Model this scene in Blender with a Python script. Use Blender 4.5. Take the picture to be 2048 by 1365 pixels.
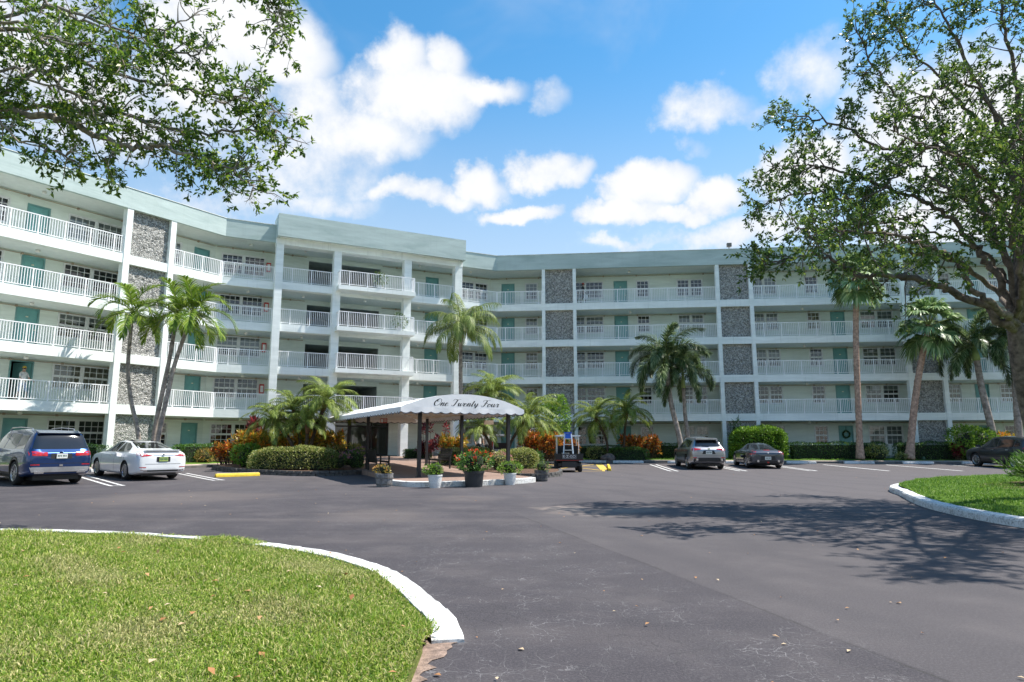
import bpy, bmesh, math, random
import numpy as np
from mathutils import Vector, Matrix
from mathutils.bvhtree import BVHTree
for o in list(bpy.data.objects): bpy.data.objects.remove(o)
S = bpy.context.scene
COL = S.collection
R_ = math.radians
EYE = 1.40
# ---------------------------------------------------------------- camera
cd = bpy.data.cameras.new('camera'); cam = bpy.data.objects.new('camera', cd); COL.objects.link(cam)
cam.location = (0, 0, EYE); cam.rotation_euler = (R_(90 + 8.7153), 0, 0)
cd.sensor_width = 36; cd.lens = 36 * 1323.45 / 2048; cd.clip_start = 0.1; cd.clip_end = 3000
S.camera = cam
S.cycles.diffuse_bounces = 6; S.cycles.max_bounces = 12
S.render.resolution_x, S.render.resolution_y = 1024, 682
# ---------------------------------------------------------------- light
SUN_AZ, SUN_EL = 11.0, 59.0           # azimuth measured from +X towards +Y
sdir = Vector((math.cos(R_(SUN_EL)) * math.cos(R_(SUN_AZ)), math.cos(R_(SUN_EL)) * math.sin(R_(SUN_AZ)), math.sin(R_(SUN_EL))))
sl = bpy.data.lights.new('sun', 'SUN'); sl.energy = 3.3; sl.angle = R_(0.53); sl.color = (1, .95, .86)
so = bpy.data.objects.new('sun', sl); COL.objects.link(so); so.location = (40, 10, 60)
so.rotation_euler = sdir.to_track_quat('Z', 'Y').to_euler()
S.view_settings.view_transform = 'Standard'; S.view_settings.look = 'None'
S.view_settings.gamma = 1; S.view_settings.use_curve_mapping = False
S.view_settings.exposure = 1.38
W = bpy.data.worlds.new('World'); S.world = W; W.use_nodes = True
SKY_STRENGTH = 0.13
CLOUD_LO, CLOUD_HI = (2.1, 2.33, 2.7), (3.0, 3.04, 3.12); SKY_HUE, SKY_SAT, SKY_VAL = .49, 1.34, .60

class NT:
    "tiny helper for writing node trees"
    def __init__(s, tree): s.t = tree; s.n = tree.nodes; s.l = tree.links
    def add(s, typ, **kw):
        n = s.n.new(typ)
        for k, v in kw.items():
            if hasattr(n, k): setattr(n, k, v)
            else: n.inputs[k.replace('_', ' ')].default_value = v
        return n
    def link(s, a, b): s.l.new(a, b)
    def val(s, sock, v):
        if hasattr(v, 'is_linked') or hasattr(v, 'links'): s.l.new(v, sock)
        else: sock.default_value = v
    def math(s, op, a, b=0.0, c=None, clamp=False):
        n = s.n.new('ShaderNodeMath'); n.operation = op; n.use_clamp = clamp
        s.val(n.inputs[0], a); s.val(n.inputs[1], b)
        if c is not None: s.val(n.inputs[2], c)
        return n.outputs[0]
    def vmath(s, op, a, b=None):
        n = s.n.new('ShaderNodeVectorMath'); n.operation = op
        s.val(n.inputs[0], a)
        if b is not None: s.val(n.inputs[1], b)
        return n
    def noise(s, vec, scale, detail=4, rough=.55, dist=0.0):
        n = s.n.new('ShaderNodeTexNoise'); n.inputs['Scale'].default_value = scale
        n.inputs['Detail'].default_value = detail; n.inputs['Roughness'].default_value = rough
        n.inputs['Distortion'].default_value = dist
        if vec is not None: s.l.new(vec, n.inputs['Vector'])
        return n
    def ramp(s, fac, stops, interp='LINEAR'):
        n = s.n.new('ShaderNodeValToRGB'); n.color_ramp.interpolation = interp
        e = n.color_ramp.elements
        while len(e) < len(stops): e.new(.5)
        for i, (p, c) in enumerate(stops):
            e[i].position = p; e[i].color = (c[0], c[1], c[2], 1) if hasattr(c, '__len__') else (c, c, c, 1)
        s.l.new(fac, n.inputs[0]); return n.outputs[0]
    def mix(s, fac, a, b, typ='MIX'):
        n = s.n.new('ShaderNodeMix'); n.data_type = 'RGBA'; n.blend_type = typ
        s.val(n.inputs[0], fac)
        for sock, v in ((n.inputs[6], a), (n.inputs[7], b)):
            if hasattr(v, 'links'): s.l.new(v, sock)
            else: sock.default_value = (v[0], v[1], v[2], 1)
        return n.outputs[2]
    def maprange(s, v, a, b, c=0., d=1., smooth=True):
        n = s.n.new('ShaderNodeMapRange'); n.interpolation_type = 'SMOOTHSTEP' if smooth else 'LINEAR'
        s.l.new(v, n.inputs[0])
        for i, x in zip((1, 2, 3, 4), (a, b, c, d)): n.inputs[i].default_value = x
        return n.outputs[0]

def build_world():
    t = NT(W.node_tree); t.n.clear()
    out = t.add('ShaderNodeOutputWorld'); bg = t.add('ShaderNodeBackground')
    sky = t.add('ShaderNodeTexSky'); sky.sky_type = 'NISHITA'; sky.sun_disc = False
    sky.sun_elevation = R_(SUN_EL); sky.sun_rotation = R_(90 - SUN_AZ)
    sky.altitude = 0; sky.air_density = 1.15; sky.dust_density = .35; sky.ozone_density = 1.6
    tc = t.add('ShaderNodeTexCoord'); d = tc.outputs['Generated']
    # cumulus: blobs fixed in the dome (direction x, y, z, angular radius), scattered all round the horizon
    def dirpx(u, v):
        th = R_(8.7153); x = (u - 1024) / 1323.45; y = -(v - 682.5) / 1323.45
        return Vector((x, math.cos(th) - y * math.sin(th), math.sin(th) + y * math.cos(th))).normalized()
    # cumulus: soft blobs fixed on the dome in (azimuth, elevation); u, v is where each stands as seen from the forecourt
    def azel(u, v): c = dirpx(u, v); return math.atan2(c.x, c.y), math.asin(c.z)
    blobs = []
    for u, v, ru, rv, w in ((830, 190, 150, 72, 1.1), (790, 115, 70, 55, 1.05), (880, 125, 62, 46, 1), (965, 195, 95, 34, .9), (710, 265, 150, 62, .8), (610, 330, 180, 75, .55), (570, 110, 95, 75, 1), (450, 50, 150, 95, 1.1),
                            (620, 215, 90, 60, .75), (400, 170, 150, 110, .8), (220, 220, 170, 110, .7), (60, 110, 140, 140, .7), (480, 400, 160, 50, .5), (660, 410, 110, 30, .5),
                            (1285, 368, 95, 50, 1.1), (1235, 425, 125, 32, 1), (1415, 395, 62, 46, 1.1), (1350, 428, 110, 24, .9), (965, 362, 72, 40, 1), (1090, 338, 72, 38, .9), (1030, 428, 95, 22, 1), (812, 388, 105, 30, .85), (1145, 345, 40, 32, .8), (900, 395, 90, 26, .7),
                            (1410, 217, 98, 38, .62), (1490, 225, 60, 24, .45), (1620, 150, 75, 58, .52), (1600, 345, 110, 66, 1.05), (1900, 250, 190, 115, 1), (1950, 420, 190, 90, .8), (1490, 470, 190, 40, .75), (1250, 490, 110, 18, .6), (1100, 195, 34, 26, .4), (1375, 295, 30, 22, .35)):
        z, e = azel(u, v); k = 1 / 1323.45
        blobs.append((z, e, ru * k * 1.18, rv * k * 1.18, w))
    rnd = random.Random(5)
    for i in range(16):                                            # the same sky goes on round the dome
        blobs.append((R_(rnd.uniform(62, 298)) - (0 if rnd.random() < .5 else 2 * math.pi) * 0, R_(rnd.choice([10, 14, 19, 26, 36]) + rnd.uniform(-3, 3)), rnd.uniform(.08, .2), rnd.uniform(.03, .09), rnd.uniform(.7, 1.05)))
    sep = t.add('ShaderNodeSeparateXYZ'); t.link(d, sep.inputs[0])
    az = t.math('ARCTAN2', sep.outputs['X'], sep.outputs['Y']); el = t.math('ARCSINE', sep.outputs['Z'])
    az = t.math('MODULO', t.math('ADD', az, 2 * math.pi + 1.6), 2 * math.pi); az = t.math('SUBTRACT', az, 1.6)      # seam behind, low in the west
    n1 = t.noise(d, 7, 3, .55); n2 = t.noise(d, 20, 5, .6)
    ce = t.add('ShaderNodeCombineXYZ'); t.link(az, ce.inputs[0]); t.link(el, ce.inputs[1])
    w1 = t.vmath('MULTIPLY', t.vmath('SUBTRACT', n1.outputs['Color'], (.5, .5, .5)).outputs[0], (.095, .07, 0)).outputs[0]
    w2 = t.vmath('MULTIPLY', t.vmath('SUBTRACT', n2.outputs['Color'], (.5, .5, .5)).outputs[0], (.055, .05, 0)).outputs[0]
    q0 = t.vmath('ADD', t.vmath('ADD', ce.outputs[0], w1).outputs[0], w2).outputs[0]
    acc = None
    for z, e, rx, ry, w in blobs:
        o_ = t.vmath('SUBTRACT', q0, (z, e, 0)).outputs[0]; o_ = t.vmath('MULTIPLY', o_, (1 / rx, 1 / ry, 0)).outputs[0]
        r2 = t.vmath('DOT_PRODUCT', o_, o_).outputs['Value']; m = t.math('MULTIPLY_ADD', r2, -w, w)
        acc = m if acc is None else t.math('SMOOTH_MAX', acc, m, .12)
    dens = t.math('ADD', acc, t.math('MULTIPLY', t.math('SUBTRACT', n2.outputs['Fac'], .5), .9))
    mask = t.maprange(dens, -.20, .82)
    hz = t.maprange(sep.outputs['Z'], .55, .16)                       # thin milky veil low over the horizon
    thin = t.math('MULTIPLY', t.maprange(t.noise(d, 3.0, 5, .6, .5).outputs['Fac'], .50, .8), .28)
    thin = t.math('MAXIMUM', thin, t.math('MULTIPLY', hz, .66)); mask = t.math('MAXIMUM', mask, thin)
    shade = t.maprange(t.math('ADD', t.math('MULTIPLY', acc, .55), t.math('MULTIPLY', n2.outputs['Fac'], 1.1)), .45, 1.15)
    cloud = t.mix(shade, CLOUD_LO, CLOUD_HI)
    skyc = t.add('ShaderNodeHueSaturation'); skyc.inputs['Hue'].default_value = SKY_HUE; skyc.inputs['Saturation'].default_value = SKY_SAT; skyc.inputs['Value'].default_value = SKY_VAL
    t.link(sky.outputs[0], skyc.inputs['Color'])
    col = t.mix(mask, skyc.outputs[0], cloud)
    t.link(col, bg.inputs['Color']); bg.inputs['Strength'].default_value = SKY_STRENGTH
    t.link(bg.outputs[0], out.inputs['Surface'])
    W.cycles.sampling_method = 'MANUAL'; W.cycles.sample_map_resolution = 512
build_world()

# ---------------------------------------------------------------- materials
def mat(name, col, rough=.6, metal=0., var=.12, scale=3., bump=0., bscale=40., coords='Object', col2=None, coat=0., spec=.5, bdist=.02):
    m = bpy.data.materials.new(name); m.use_nodes = True
    t = NT(m.node_tree); b = t.n['Principled BSDF']
    tc = t.add('ShaderNodeTexCoord').outputs[coords] if coords != 'World' else t.add('ShaderNodeNewGeometry').outputs['Position']
    n = t.noise(tc, scale, 6, .6)
    c2 = col2 or tuple(max(0, c * (1 - var * 2)) for c in col)
    c1 = tuple(min(1, c * (1 + var * .6)) for c in col) if not col2 else col
    t.link(t.ramp(n.outputs['Fac'], [(.32, c2), (.68, c1)]), b.inputs['Base Color'])
    b.inputs['Roughness'].default_value = rough; b.inputs['Metallic'].default_value = metal
    b.inputs['Coat Weight'].default_value = coat; b.inputs['Specular IOR Level'].default_value = spec
    if bump:
        bn = t.noise(tc, bscale, 5, .6); bp = t.add('ShaderNodeBump'); bp.inputs['Strength'].default_value = bump
        bp.inputs['Distance'].default_value = bdist
        t.link(bn.outputs['Fac'], bp.inputs['Height']); t.link(bp.outputs[0], b.inputs['Normal'])
    return m
def leafmat(name, stops, rough=.45, trans=.35, spec=.5):
    "foliage: every leaf (mesh island) draws its own colour from the ramp"
    m = bpy.data.materials.new(name); m.use_nodes = True
    t = NT(m.node_tree); b = t.n['Principled BSDF']; out = t.n['Material Output']
    g = t.add('ShaderNodeNewGeometry')
    c = t.ramp(g.outputs['Random Per Island'], stops)
    t.link(c, b.inputs['Base Color']); b.inputs['Roughness'].default_value = rough; b.inputs['Specular IOR Level'].default_value = spec
    tr = t.add('ShaderNodeBsdfTranslucent'); t.link(t.mix(.5, c, (.35, .5, .04), 'MULTIPLY') if False else c, tr.inputs['Color'])
    mx = t.add('ShaderNodeMixShader'); mx.inputs[0].default_value = trans
    t.link(b.outputs[0], mx.inputs[1]); t.link(tr.outputs[0], mx.inputs[2]); t.link(mx.outputs[0], out.inputs['Surface'])
    return m
M = {}
def GLASS(name, tint, tr=.8, rough=.02):
    m = bpy.data.materials.new(name); m.use_nodes = True
    t = NT(m.node_tree); t.n.remove(t.n['Principled BSDF']); out = t.n['Material Output']
    gl = t.add('ShaderNodeBsdfGlossy'); gl.inputs['Roughness'].default_value = rough; gl.inputs['Color'].default_value = (.9, .92, .95, 1)
    tn = t.add('ShaderNodeBsdfTransparent'); tn.inputs['Color'].default_value = (*tint, 1)
    fr = t.add('ShaderNodeLayerWeight'); fr.inputs[0].default_value = .35
    nz = t.noise(t.add('ShaderNodeTexCoord').outputs['Object'], .9, 2); bp = t.add('ShaderNodeBump'); bp.inputs['Strength'].default_value = .06
    t.link(nz.outputs['Fac'], bp.inputs['Height']); t.link(bp.outputs[0], gl.inputs['Normal'])
    f = t.math('MULTIPLY_ADD', fr.outputs['Fresnel'], .75, 1 - tr, clamp=True)
    mx = t.add('ShaderNodeMixShader'); t.link(f, mx.inputs[0]); t.link(tn.outputs[0], mx.inputs[1]); t.link(gl.outputs[0], mx.inputs[2])
    t.link(mx.outputs[0], out.inputs['Surface']); return m

# ---------------------------------------------------------------- mesh helpers
class MB:
    def __init__(s): s.v = []; s.f = []; s.mi = []; s.cur = 0
    def face(s, pts):
        b = len(s.v); s.v += [tuple(p) for p in pts]; s.f.append(tuple(range(b, b + len(pts)))); s.mi.append(s.cur)
    def grid(s, rows, closed=False, cap=False):
        "rows of equal length point lists"
        b = len(s.v); n = len(rows[0])
        for r in rows: s.v += [tuple(p) for p in r]
        for i in range(len(rows) - 1):
            for j in range(n if closed else n - 1):
                k = (j + 1) % n
                s.f.append((b + i * n + j, b + i * n + k, b + (i + 1) * n + k, b + (i + 1) * n + j)); s.mi.append(s.cur)
        if cap:
            s.f.append(tuple(b + j for j in range(n))[::-1]); s.mi.append(s.cur)
            s.f.append(tuple(b + (len(rows) - 1) * n + j for j in range(n))); s.mi.append(s.cur)
    def hexa(s, p):
        "p: 8 corners, bottom 4 ccw then top 4"
        b = len(s.v); s.v += [tuple(q) for q in p]
        for q in ((3, 2, 1, 0), (4, 5, 6, 7), (0, 1, 5, 4), (1, 2, 6, 5), (2, 3, 7, 6), (3, 0, 4, 7)):
            s.f.append(tuple(b + i for i in q)); s.mi.append(s.cur)
    def box(s, x0, x1, y0, y1, z0, z1):
        s.hexa([(x0, y0, z0), (x1, y0, z0), (x1, y1, z0), (x0, y1, z0), (x0, y0, z1), (x1, y0, z1), (x1, y1, z1), (x0, y1, z1)])
    def bar(s, a, b, w, h=None, up=(0, 0, 1)):
        a = Vector(a); b = Vector(b); h = h or w; d = (b - a).normalized(); u = Vector(up)
        if abs(d.dot(u)) > .98: u = Vector((1, 0, 0))
        x = d.cross(u).normalized() * w / 2; y = x.cross(d).normalized() * h / 2
        s.hexa([a - x - y, a + x - y, b + x - y, b - x - y, a - x + y, a + x + y, b + x + y, b - x + y])
    def tube(s, pts, rad, n=8, cap=True):
        pts = [Vector(p) for p in pts]
        if not hasattr(rad, '__len__'): rad = [rad] * len(pts)
        rows = []; u = None
        for i, p in enumerate(pts):
            d = (pts[min(i + 1, len(pts) - 1)] - pts[max(i - 1, 0)]).normalized()
            if u is None: u = d.orthogonal().normalized()
            u = (u - d * u.dot(d)).normalized(); w = d.cross(u)
            rows.append([p + (u * math.cos(a) + w * math.sin(a)) * rad[i] for a in (2 * math.pi * k / n for k in range(n))])
        s.grid(rows, closed=True, cap=cap)
    def lathe(s, prof, n=24, c=(0, 0, 0), cap=True):
        s.grid([[(c[0] + r * math.cos(2 * math.pi * k / n), c[1] + r * math.sin(2 * math.pi * k / n), c[2] + z) for k in range(n)] for r, z in prof], closed=True, cap=cap)
    def prism(s, poly, z0, z1):
        "poly: ccw list of (x, y)"
        b = len(s.v); n = len(poly)
        s.v += [(x, y, z0) for x, y in poly] + [(x, y, z1) for x, y in poly]
        s.f.append(tuple(range(b, b + n))[::-1]); s.mi.append(s.cur); s.f.append(tuple(range(b + n, b + 2 * n))); s.mi.append(s.cur)
        for i in range(n):
            j = (i + 1) % n; s.f.append((b + i, b + j, b + n + j, b + n + i)); s.mi.append(s.cur)
    def mesh(s, name, mats, org=(0, 0, 0), smooth=False):
        me = bpy.data.meshes.new(name)
        o = Vector(org)
        me.from_pydata([(x - o.x, y - o.y, z - o.z) for x, y, z in s.v], [], s.f)
        for m in (mats if isinstance(mats, (list, tuple)) else [mats]): me.materials.append(m)
        if any(s.mi): me.polygons.foreach_set('material_index', s.mi)
        if smooth: me.polygons.foreach_set('use_smooth', [True] * len(me.polygons))
        me.update(); return me
    def build(s, name, mats, parent=None, org=None, smooth=False, **kw):
        if org is None: org = WORG.get(parent.name, (0, 0, 0)) if parent is not None else (0, 0, 0)
        me = s.mesh(name, mats, org, smooth)
        return link(name, me, parent, **kw)
WORG = {}          # world origin of unrotated roots (parts are then written in world coordinates)
def link(name, me, parent=None, loc=None, rot=None, label=None, cat=None, group=None, kind=None):
    o = bpy.data.objects.new(name, me); COL.objects.link(o)
    if parent is not None:
        o.parent = parent
        if parent.name in WORG: WORG[o.name] = WORG[parent.name]
    if loc is not None: o.location = loc
    if rot is not None: o.rotation_euler = rot
    tag(o, label, cat, group, kind); return o
def tag(o, label=None, cat=None, group=None, kind=None):
    if label: o['label'] = label
    if cat: o['category'] = cat
    if group: o['group'] = group
    if kind: o['kind'] = kind
    return o
def thing(name, label, cat, loc=(0, 0, 0), rz=0., group=None, world=False):
    o = link(name, None, None, loc, (0, 0, rz), label, cat, group); o.empty_display_size = .3
    if world: WORG[o.name] = tuple(loc)
    return o
def copy_tree(o, parent=None):
    c = o.copy(); COL.objects.link(c)
    if parent is not None: c.parent = parent
    for ch in o.children: copy_tree(ch, c)
    return c
def npmesh(name, V, F, mats, smooth=False, mi=None):
    "V (n,3), F (m,k) arrays"
    me = bpy.data.meshes.new(name); V = np.asarray(V, np.float32); F = np.asarray(F, np.int32)
    me.vertices.add(len(V)); me.vertices.foreach_set('co', V.ravel())
    k = F.shape[1]; me.loops.add(F.size); me.loops.foreach_set('vertex_index', F.ravel())
    me.polygons.add(len(F)); me.polygons.foreach_set('loop_start', np.arange(0, F.size, k, dtype=np.int32))
    for m in (mats if isinstance(mats, (list, tuple)) else [mats]): me.materials.append(m)
    if mi is not None: me.polygons.foreach_set('material_index', np.asarray(mi, np.int32))
    if smooth: me.polygons.foreach_set('use_smooth', np.ones(len(F), bool))
    me.update(calc_edges=True); me.validate(); return me
def catmull(pts, n=6):
    pts = [np.array(p, float) for p in pts]; P = [2 * pts[0] - pts[1]] + pts + [2 * pts[-1] - pts[-2]]; out = []
    for i in range(1, len(P) - 2):
        a, b, c, d = P[i - 1:i + 3]
        for k in range(n):
            t = k / n; out.append(.5 * (2 * b + (c - a) * t + (2 * a - 5 * b + 4 * c - d) * t * t + (3 * b - a - 3 * c + d) * t ** 3))
    out.append(pts[-1]); return out

# ---------------------------------------------------------------- building frames
FR = {}
for k, d, a in (('L', 36.303, 147.427), ('C', 43.361, 116.822), ('R', 47.635, 83.876)):
    a = R_(a); FR[k] = dict(d=d, n=np.array([math.cos(a), math.sin(a)]), t=np.array([math.sin(a), -math.cos(a)]))
def xsect(a, oa, b, ob):
    return np.linalg.solve([FR[a]['n'], FR[b]['n']], [FR[a]['d'] + oa, FR[b]['d'] + ob])
PA, PB = xsect('L', 0, 'C', 0), xsect('C', 0, 'R', 0)
FR['L']['o'] = PA; FR['C']['o'] = PA; FR['R']['o'] = PB
def P2(k, s, o): f = FR[k]; p = f['o'] + s * f['t'] + o * f['n']; return (p[0], p[1])
def P3(k, s, o, z): p = P2(k, s, o); return (p[0], p[1], z)
def fbox(mb, k, s0, s1, o0, o1, z0, z1):
    a, b, c, d = P2(k, s0, o0), P2(k, s1, o0), P2(k, s1, o1), P2(k, s0, o1)
    mb.hexa([(*a, z0), (*b, z0), (*c, z0), (*d, z0), (*a, z1), (*b, z1), (*c, z1), (*d, z1)])
LS, RS = -32., 44.      # ends of the wings
def poly_off(o, oc=None, orr=None, ls=LS, rs=RS):
    oc = o if oc is None else oc; orr = o if orr is None else orr
    return [P2('L', ls, o), tuple(xsect('L', o, 'C', oc)), tuple(xsect('C', oc, 'R', orr)), P2('R', rs, orr)]
def DIST(x, y): p = np.array([x, y]); return min(FR[k]['d'] - FR[k]['n'] @ p for k in FR)
def gz(x, y):
    d = DIST(x, y); z = .02 * min(max(13 - d, 0), 7.8)
    return z if d > 5.2 else z + .12 + .02 * (5.2 - max(d, 0))
# ================================================================ ground
def asphalt_mat():
    m = bpy.data.materials.new('asphalt'); m.use_nodes = True
    t = NT(m.node_tree); b = t.n['Principled BSDF']; p = t.add('ShaderNodeNewGeometry').outputs['Position']
    big = t.noise(p, .16, 5, .6, .4).outputs['Fac']; mid = t.noise(p, .9, 6, .65).outputs['Fac']
    mp = t.add('ShaderNodeMapping'); mp.inputs['Rotation'].default_value = (0, 0, R_(-62)); mp.inputs['Scale'].default_value = (.06, .9, 1); t.link(p, mp.inputs['Vector'])
    streak = t.noise(mp.outputs[0], 1.2, 5, .6).outputs['Fac']
    fine = t.noise(p, 55, 3, .7).outputs['Fac']; grit = t.noise(p, 210, 2, .7).outputs['Fac']
    c = t.ramp(big, [(.28, (.029, .026, .032)), (.74, (.060, .053, .059))])
    c = t.mix(t.math('MULTIPLY', t.maprange(mid, .42, .72), .8), c, (.083, .073, .076))
    c = t.mix(t.math('MULTIPLY', t.maprange(streak, .48, .8), .7), c, (.100, .086, .085))
    sx0 = t.add('ShaderNodeSeparateXYZ'); t.link(p, sx0.inputs[0])
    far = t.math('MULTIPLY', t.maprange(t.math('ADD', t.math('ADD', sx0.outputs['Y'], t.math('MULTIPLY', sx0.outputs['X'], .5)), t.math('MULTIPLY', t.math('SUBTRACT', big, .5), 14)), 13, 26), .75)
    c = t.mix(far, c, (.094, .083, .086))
    # newer, paler and smoother lane to the right of the long seam
    sx = t.add('ShaderNodeSeparateXYZ'); t.link(p, sx.inputs[0])
    wob = t.math('MULTIPLY', t.math('SUBTRACT', t.noise(p, .6, 3).outputs['Fac'], .5), .12)
    # seam through (0.24, 12.9) (2.08, 6.06): x - 0.24 = -0.269 (y - 12.9), bending right towards the camera
    ln = t.math('ADD', t.math('ADD', sx.outputs['X'], t.math('MULTIPLY', sx.outputs['Y'], .269)), wob)
    side = t.math('SUBTRACT', ln, 3.71); lane = t.maprange(side, -.01, .05)
    lane = t.math('MULTIPLY', lane, t.maprange(sx.outputs['Y'], 14.6, 13.6)); lane = t.math('MULTIPLY', lane, t.maprange(sx.outputs['X'], 7.5, 5.5))
    c = t.mix(t.math('MULTIPLY', lane, .32), c, (.108, .096, .096))
    tyre = t.math('ADD', t.math('SINE', t.math('MULTIPLY', t.math('ADD', ln, t.math('MULTIPLY', t.noise(p, .12, 2).outputs['Fac'], 6)), 3.6)), t.math('MULTIPLY', t.math('SUBTRACT', mid, .5), 1.6))
    c = t.mix(t.math('MULTIPLY', t.maprange(tyre, .45, 1.1), .30), c, (.040, .037, .043))
    # sandy stains
    for (x, y, r, k) in ((1.05, 14.6, .75, .55), (2.5, 14.3, .9, .35), (1.7, 13.7, 1.1, .25), (-2.6, 13.2, 1.4, .12), (-8.5, 17.5, 3.0, .14), (-1.2, 17.2, 1.3, .10)):
        dd = t.vmath('DISTANCE', p, (x, y, 0)).outputs['Value']
        dd = t.math('ADD', t.math('DIVIDE', dd, r), t.math('MULTIPLY', t.math('SUBTRACT', mid, .5), 1.9))
        c = t.mix(t.math('MULTIPLY', t.maprange(dd, 1.0, .35), k), c, (.36, .29, .24))
    # dark drips
    vd = t.add('ShaderNodeTexVoronoi'); vd.inputs['Scale'].default_value = .33; t.link(p, vd.inputs['Vector'])
    dd = t.math('ADD', vd.outputs['Distance'], t.math('MULTIPLY', t.math('SUBTRACT', t.noise(p, 7, 3).outputs['Fac'], .5), .09))
    c = t.mix(t.math('MULTIPLY', t.maprange(dd, .045, .02), .7), c, (.02, .02, .024))
    c = t.mix(t.math('MULTIPLY', t.maprange(fine, .42, .75), .5), c, (.135, .125, .13))
    c = t.mix(t.math('MULTIPLY', t.maprange(grit, .58, .74), .6), c, (.18, .172, .178))
    # alligator cracks: two sizes, only where the old wearing course is worn
    wp = t.vmath('ADD', p, t.vmath('SCALE', t.noise(p, 3.0, 4).outputs['Color']).outputs[0])
    wn = [n for n in t.n if n.type == 'VECT_MATH' and n.operation == 'SCALE'][-1]; wn.inputs['Scale'].default_value = .35
    cr = None
    for sc, w, am in ((2.6, .010, .8), (6.5, .022, .5)):
        v = t.add('ShaderNodeTexVoronoi'); v.feature = 'DISTANCE_TO_EDGE'; v.inputs['Scale'].default_value = sc; t.link(wp.outputs[0], v.inputs['Vector'])
        k = t.math('MULTIPLY', t.maprange(v.outputs['Distance'], w, w * .2), am)
        cr = k if cr is None else t.math('MAXIMUM', cr, k)
    zone = t.math('MULTIPLY', t.maprange(t.noise(p, .45, 4).outputs['Fac'], .34, .50), t.maprange(sx.outputs['Y'], 19, 7))
    zone = t.math('MULTIPLY', zone, t.maprange(side, .3, -.3))
    cr = t.math('MULTIPLY', cr, zone)
    crc = t.mix(t.maprange(t.noise(p, 1.5).outputs['Fac'], .4, .6), (.045, .043, .045), (.22, .21, .215))
    c = t.mix(cr, c, crc)
    sm = t.math('MULTIPLY', t.maprange(t.math('ABSOLUTE', t.math('ADD', side, t.math('MULTIPLY', t.math('SUBTRACT', t.noise(p, 9, 4).outputs['Fac'], .5), .06))), .022, .004), t.maprange(sx.outputs['Y'], 14.4, 13.6))
    c = t.mix(t.math('MULTIPLY', t.math('MULTIPLY', sm, .7), t.math('MULTIPLY', t.maprange(t.noise(p, 1.1, 3).outputs['Fac'], .38, .6), .8)), c, (.035, .033, .03))
    t.link(c, b.inputs['Base Color']); b.inputs['Roughness'].default_value = .85; b.inputs['Specular IOR Level'].default_value = .25
    hgt = t.math('SUBTRACT', t.math('ADD', t.math('MULTIPLY', fine, .5), t.math('MULTIPLY', grit, .5)), t.math('MULTIPLY', cr, 1.2))
    bp = t.add('ShaderNodeBump'); bp.inputs['Strength'].default_value = .55; bp.inputs['Distance'].default_value = .012
    t.link(hgt, bp.inputs['Height']); t.link(bp.outputs[0], b.inputs['Normal']); return m
def turf_mat(name, g1, g2, straw, amt):
    m = bpy.data.materials.new(name); m.use_nodes = True
    t = NT(m.node_tree); b = t.n['Principled BSDF']; p = t.add('ShaderNodeNewGeometry').outputs['Position']
    a = t.noise(p, 1.3, 6, .65).outputs['Fac']; f = t.noise(p, 38, 4, .7).outputs['Fac']
    c = t.ramp(f, [(.3, g1), (.7, g2)]); c = t.mix(t.math('MULTIPLY', t.maprange(a, .45, .75), amt), c, straw)
    t.link(c, b.inputs['Base Color']); b.inputs['Roughness'].default_value = .9; b.inputs['Specular IOR Level'].default_value = .1
    bp = t.add('ShaderNodeBump'); bp.inputs['Strength'].default_value = .9; bp.inputs['Distance'].default_value = .04
    t.link(f, bp.inputs['Height']); t.link(bp.outputs[0], b.inputs['Normal']); return m
def paver_mat():
    m = bpy.data.materials.new('brick_paving'); m.use_nodes = True
    t = NT(m.node_tree); b = t.n['Principled BSDF']; p = t.add('ShaderNodeNewGeometry').outputs['Position']
    mp = t.add('ShaderNodeMapping'); mp.inputs['Rotation'].default_value = (0, 0, R_(-26.8)); t.link(p, mp.inputs['Vector'])
    br = t.add('ShaderNodeTexBrick'); t.link(mp.outputs[0], br.inputs['Vector']); br.inputs['Scale'].default_value = 1.0
    br.inputs['Brick Width'].default_value = .21; br.inputs['Row Height'].default_value = .105; br.inputs['Mortar Size'].default_value = .006
    br.inputs['Color1'].default_value = (.20, .115, .085, 1); br.inputs['Color2'].default_value = (.27, .175, .135, 1); br.inputs['Mortar'].default_value = (.16, .12, .10, 1)
    n = t.noise(p, .8, 5).outputs['Fac']; c = t.mix(t.math('MULTIPLY', n, .4), br.outputs['Color'], (.34, .26, .22))
    t.link(c, b.inputs['Base Color']); b.inputs['Roughness'].default_value = .8
    bp = t.add('ShaderNodeBump'); bp.inputs['Strength'].default_value = .4; bp.inputs['Distance'].default_value = .01
    t.link(br.outputs['Fac'], bp.inputs['Height']); bp.invert = True; t.link(bp.outputs[0], b.inputs['Normal']); return m
def kerbpaint_mat():
    m = bpy.data.materials.new('white_kerb_paint'); m.use_nodes = True
    t = NT(m.node_tree); b = t.n['Principled BSDF']; p = t.add('ShaderNodeNewGeometry').outputs['Position']
    n = t.noise(p, 2.3, 7, .7).outputs['Fac']; n2 = t.noise(p, 24, 5, .7).outputs['Fac']
    c = t.mix(t.maprange(n, .5, .85), (.68, .68, .67), (.50, .49, .47))
    sx = t.add('ShaderNodeSeparateXYZ'); t.link(p, sx.inputs[0])
    g = t.math('MULTIPLY', t.maprange(t.math('ADD', n2, t.math('MULTIPLY', n, .5)), .70, .92), .9)
    c = t.mix(g, c, (.27, .26, .25)); t.link(c, b.inputs['Base Color']); b.inputs['Roughness'].default_value = .75
    bp = t.add('ShaderNodeBump'); bp.inputs['Strength'].default_value = .5; bp.inputs['Distance'].default_value = .01
    t.link(n2, bp.inputs['Height']); t.link(bp.outputs[0], b.inputs['Normal']); return m
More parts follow.
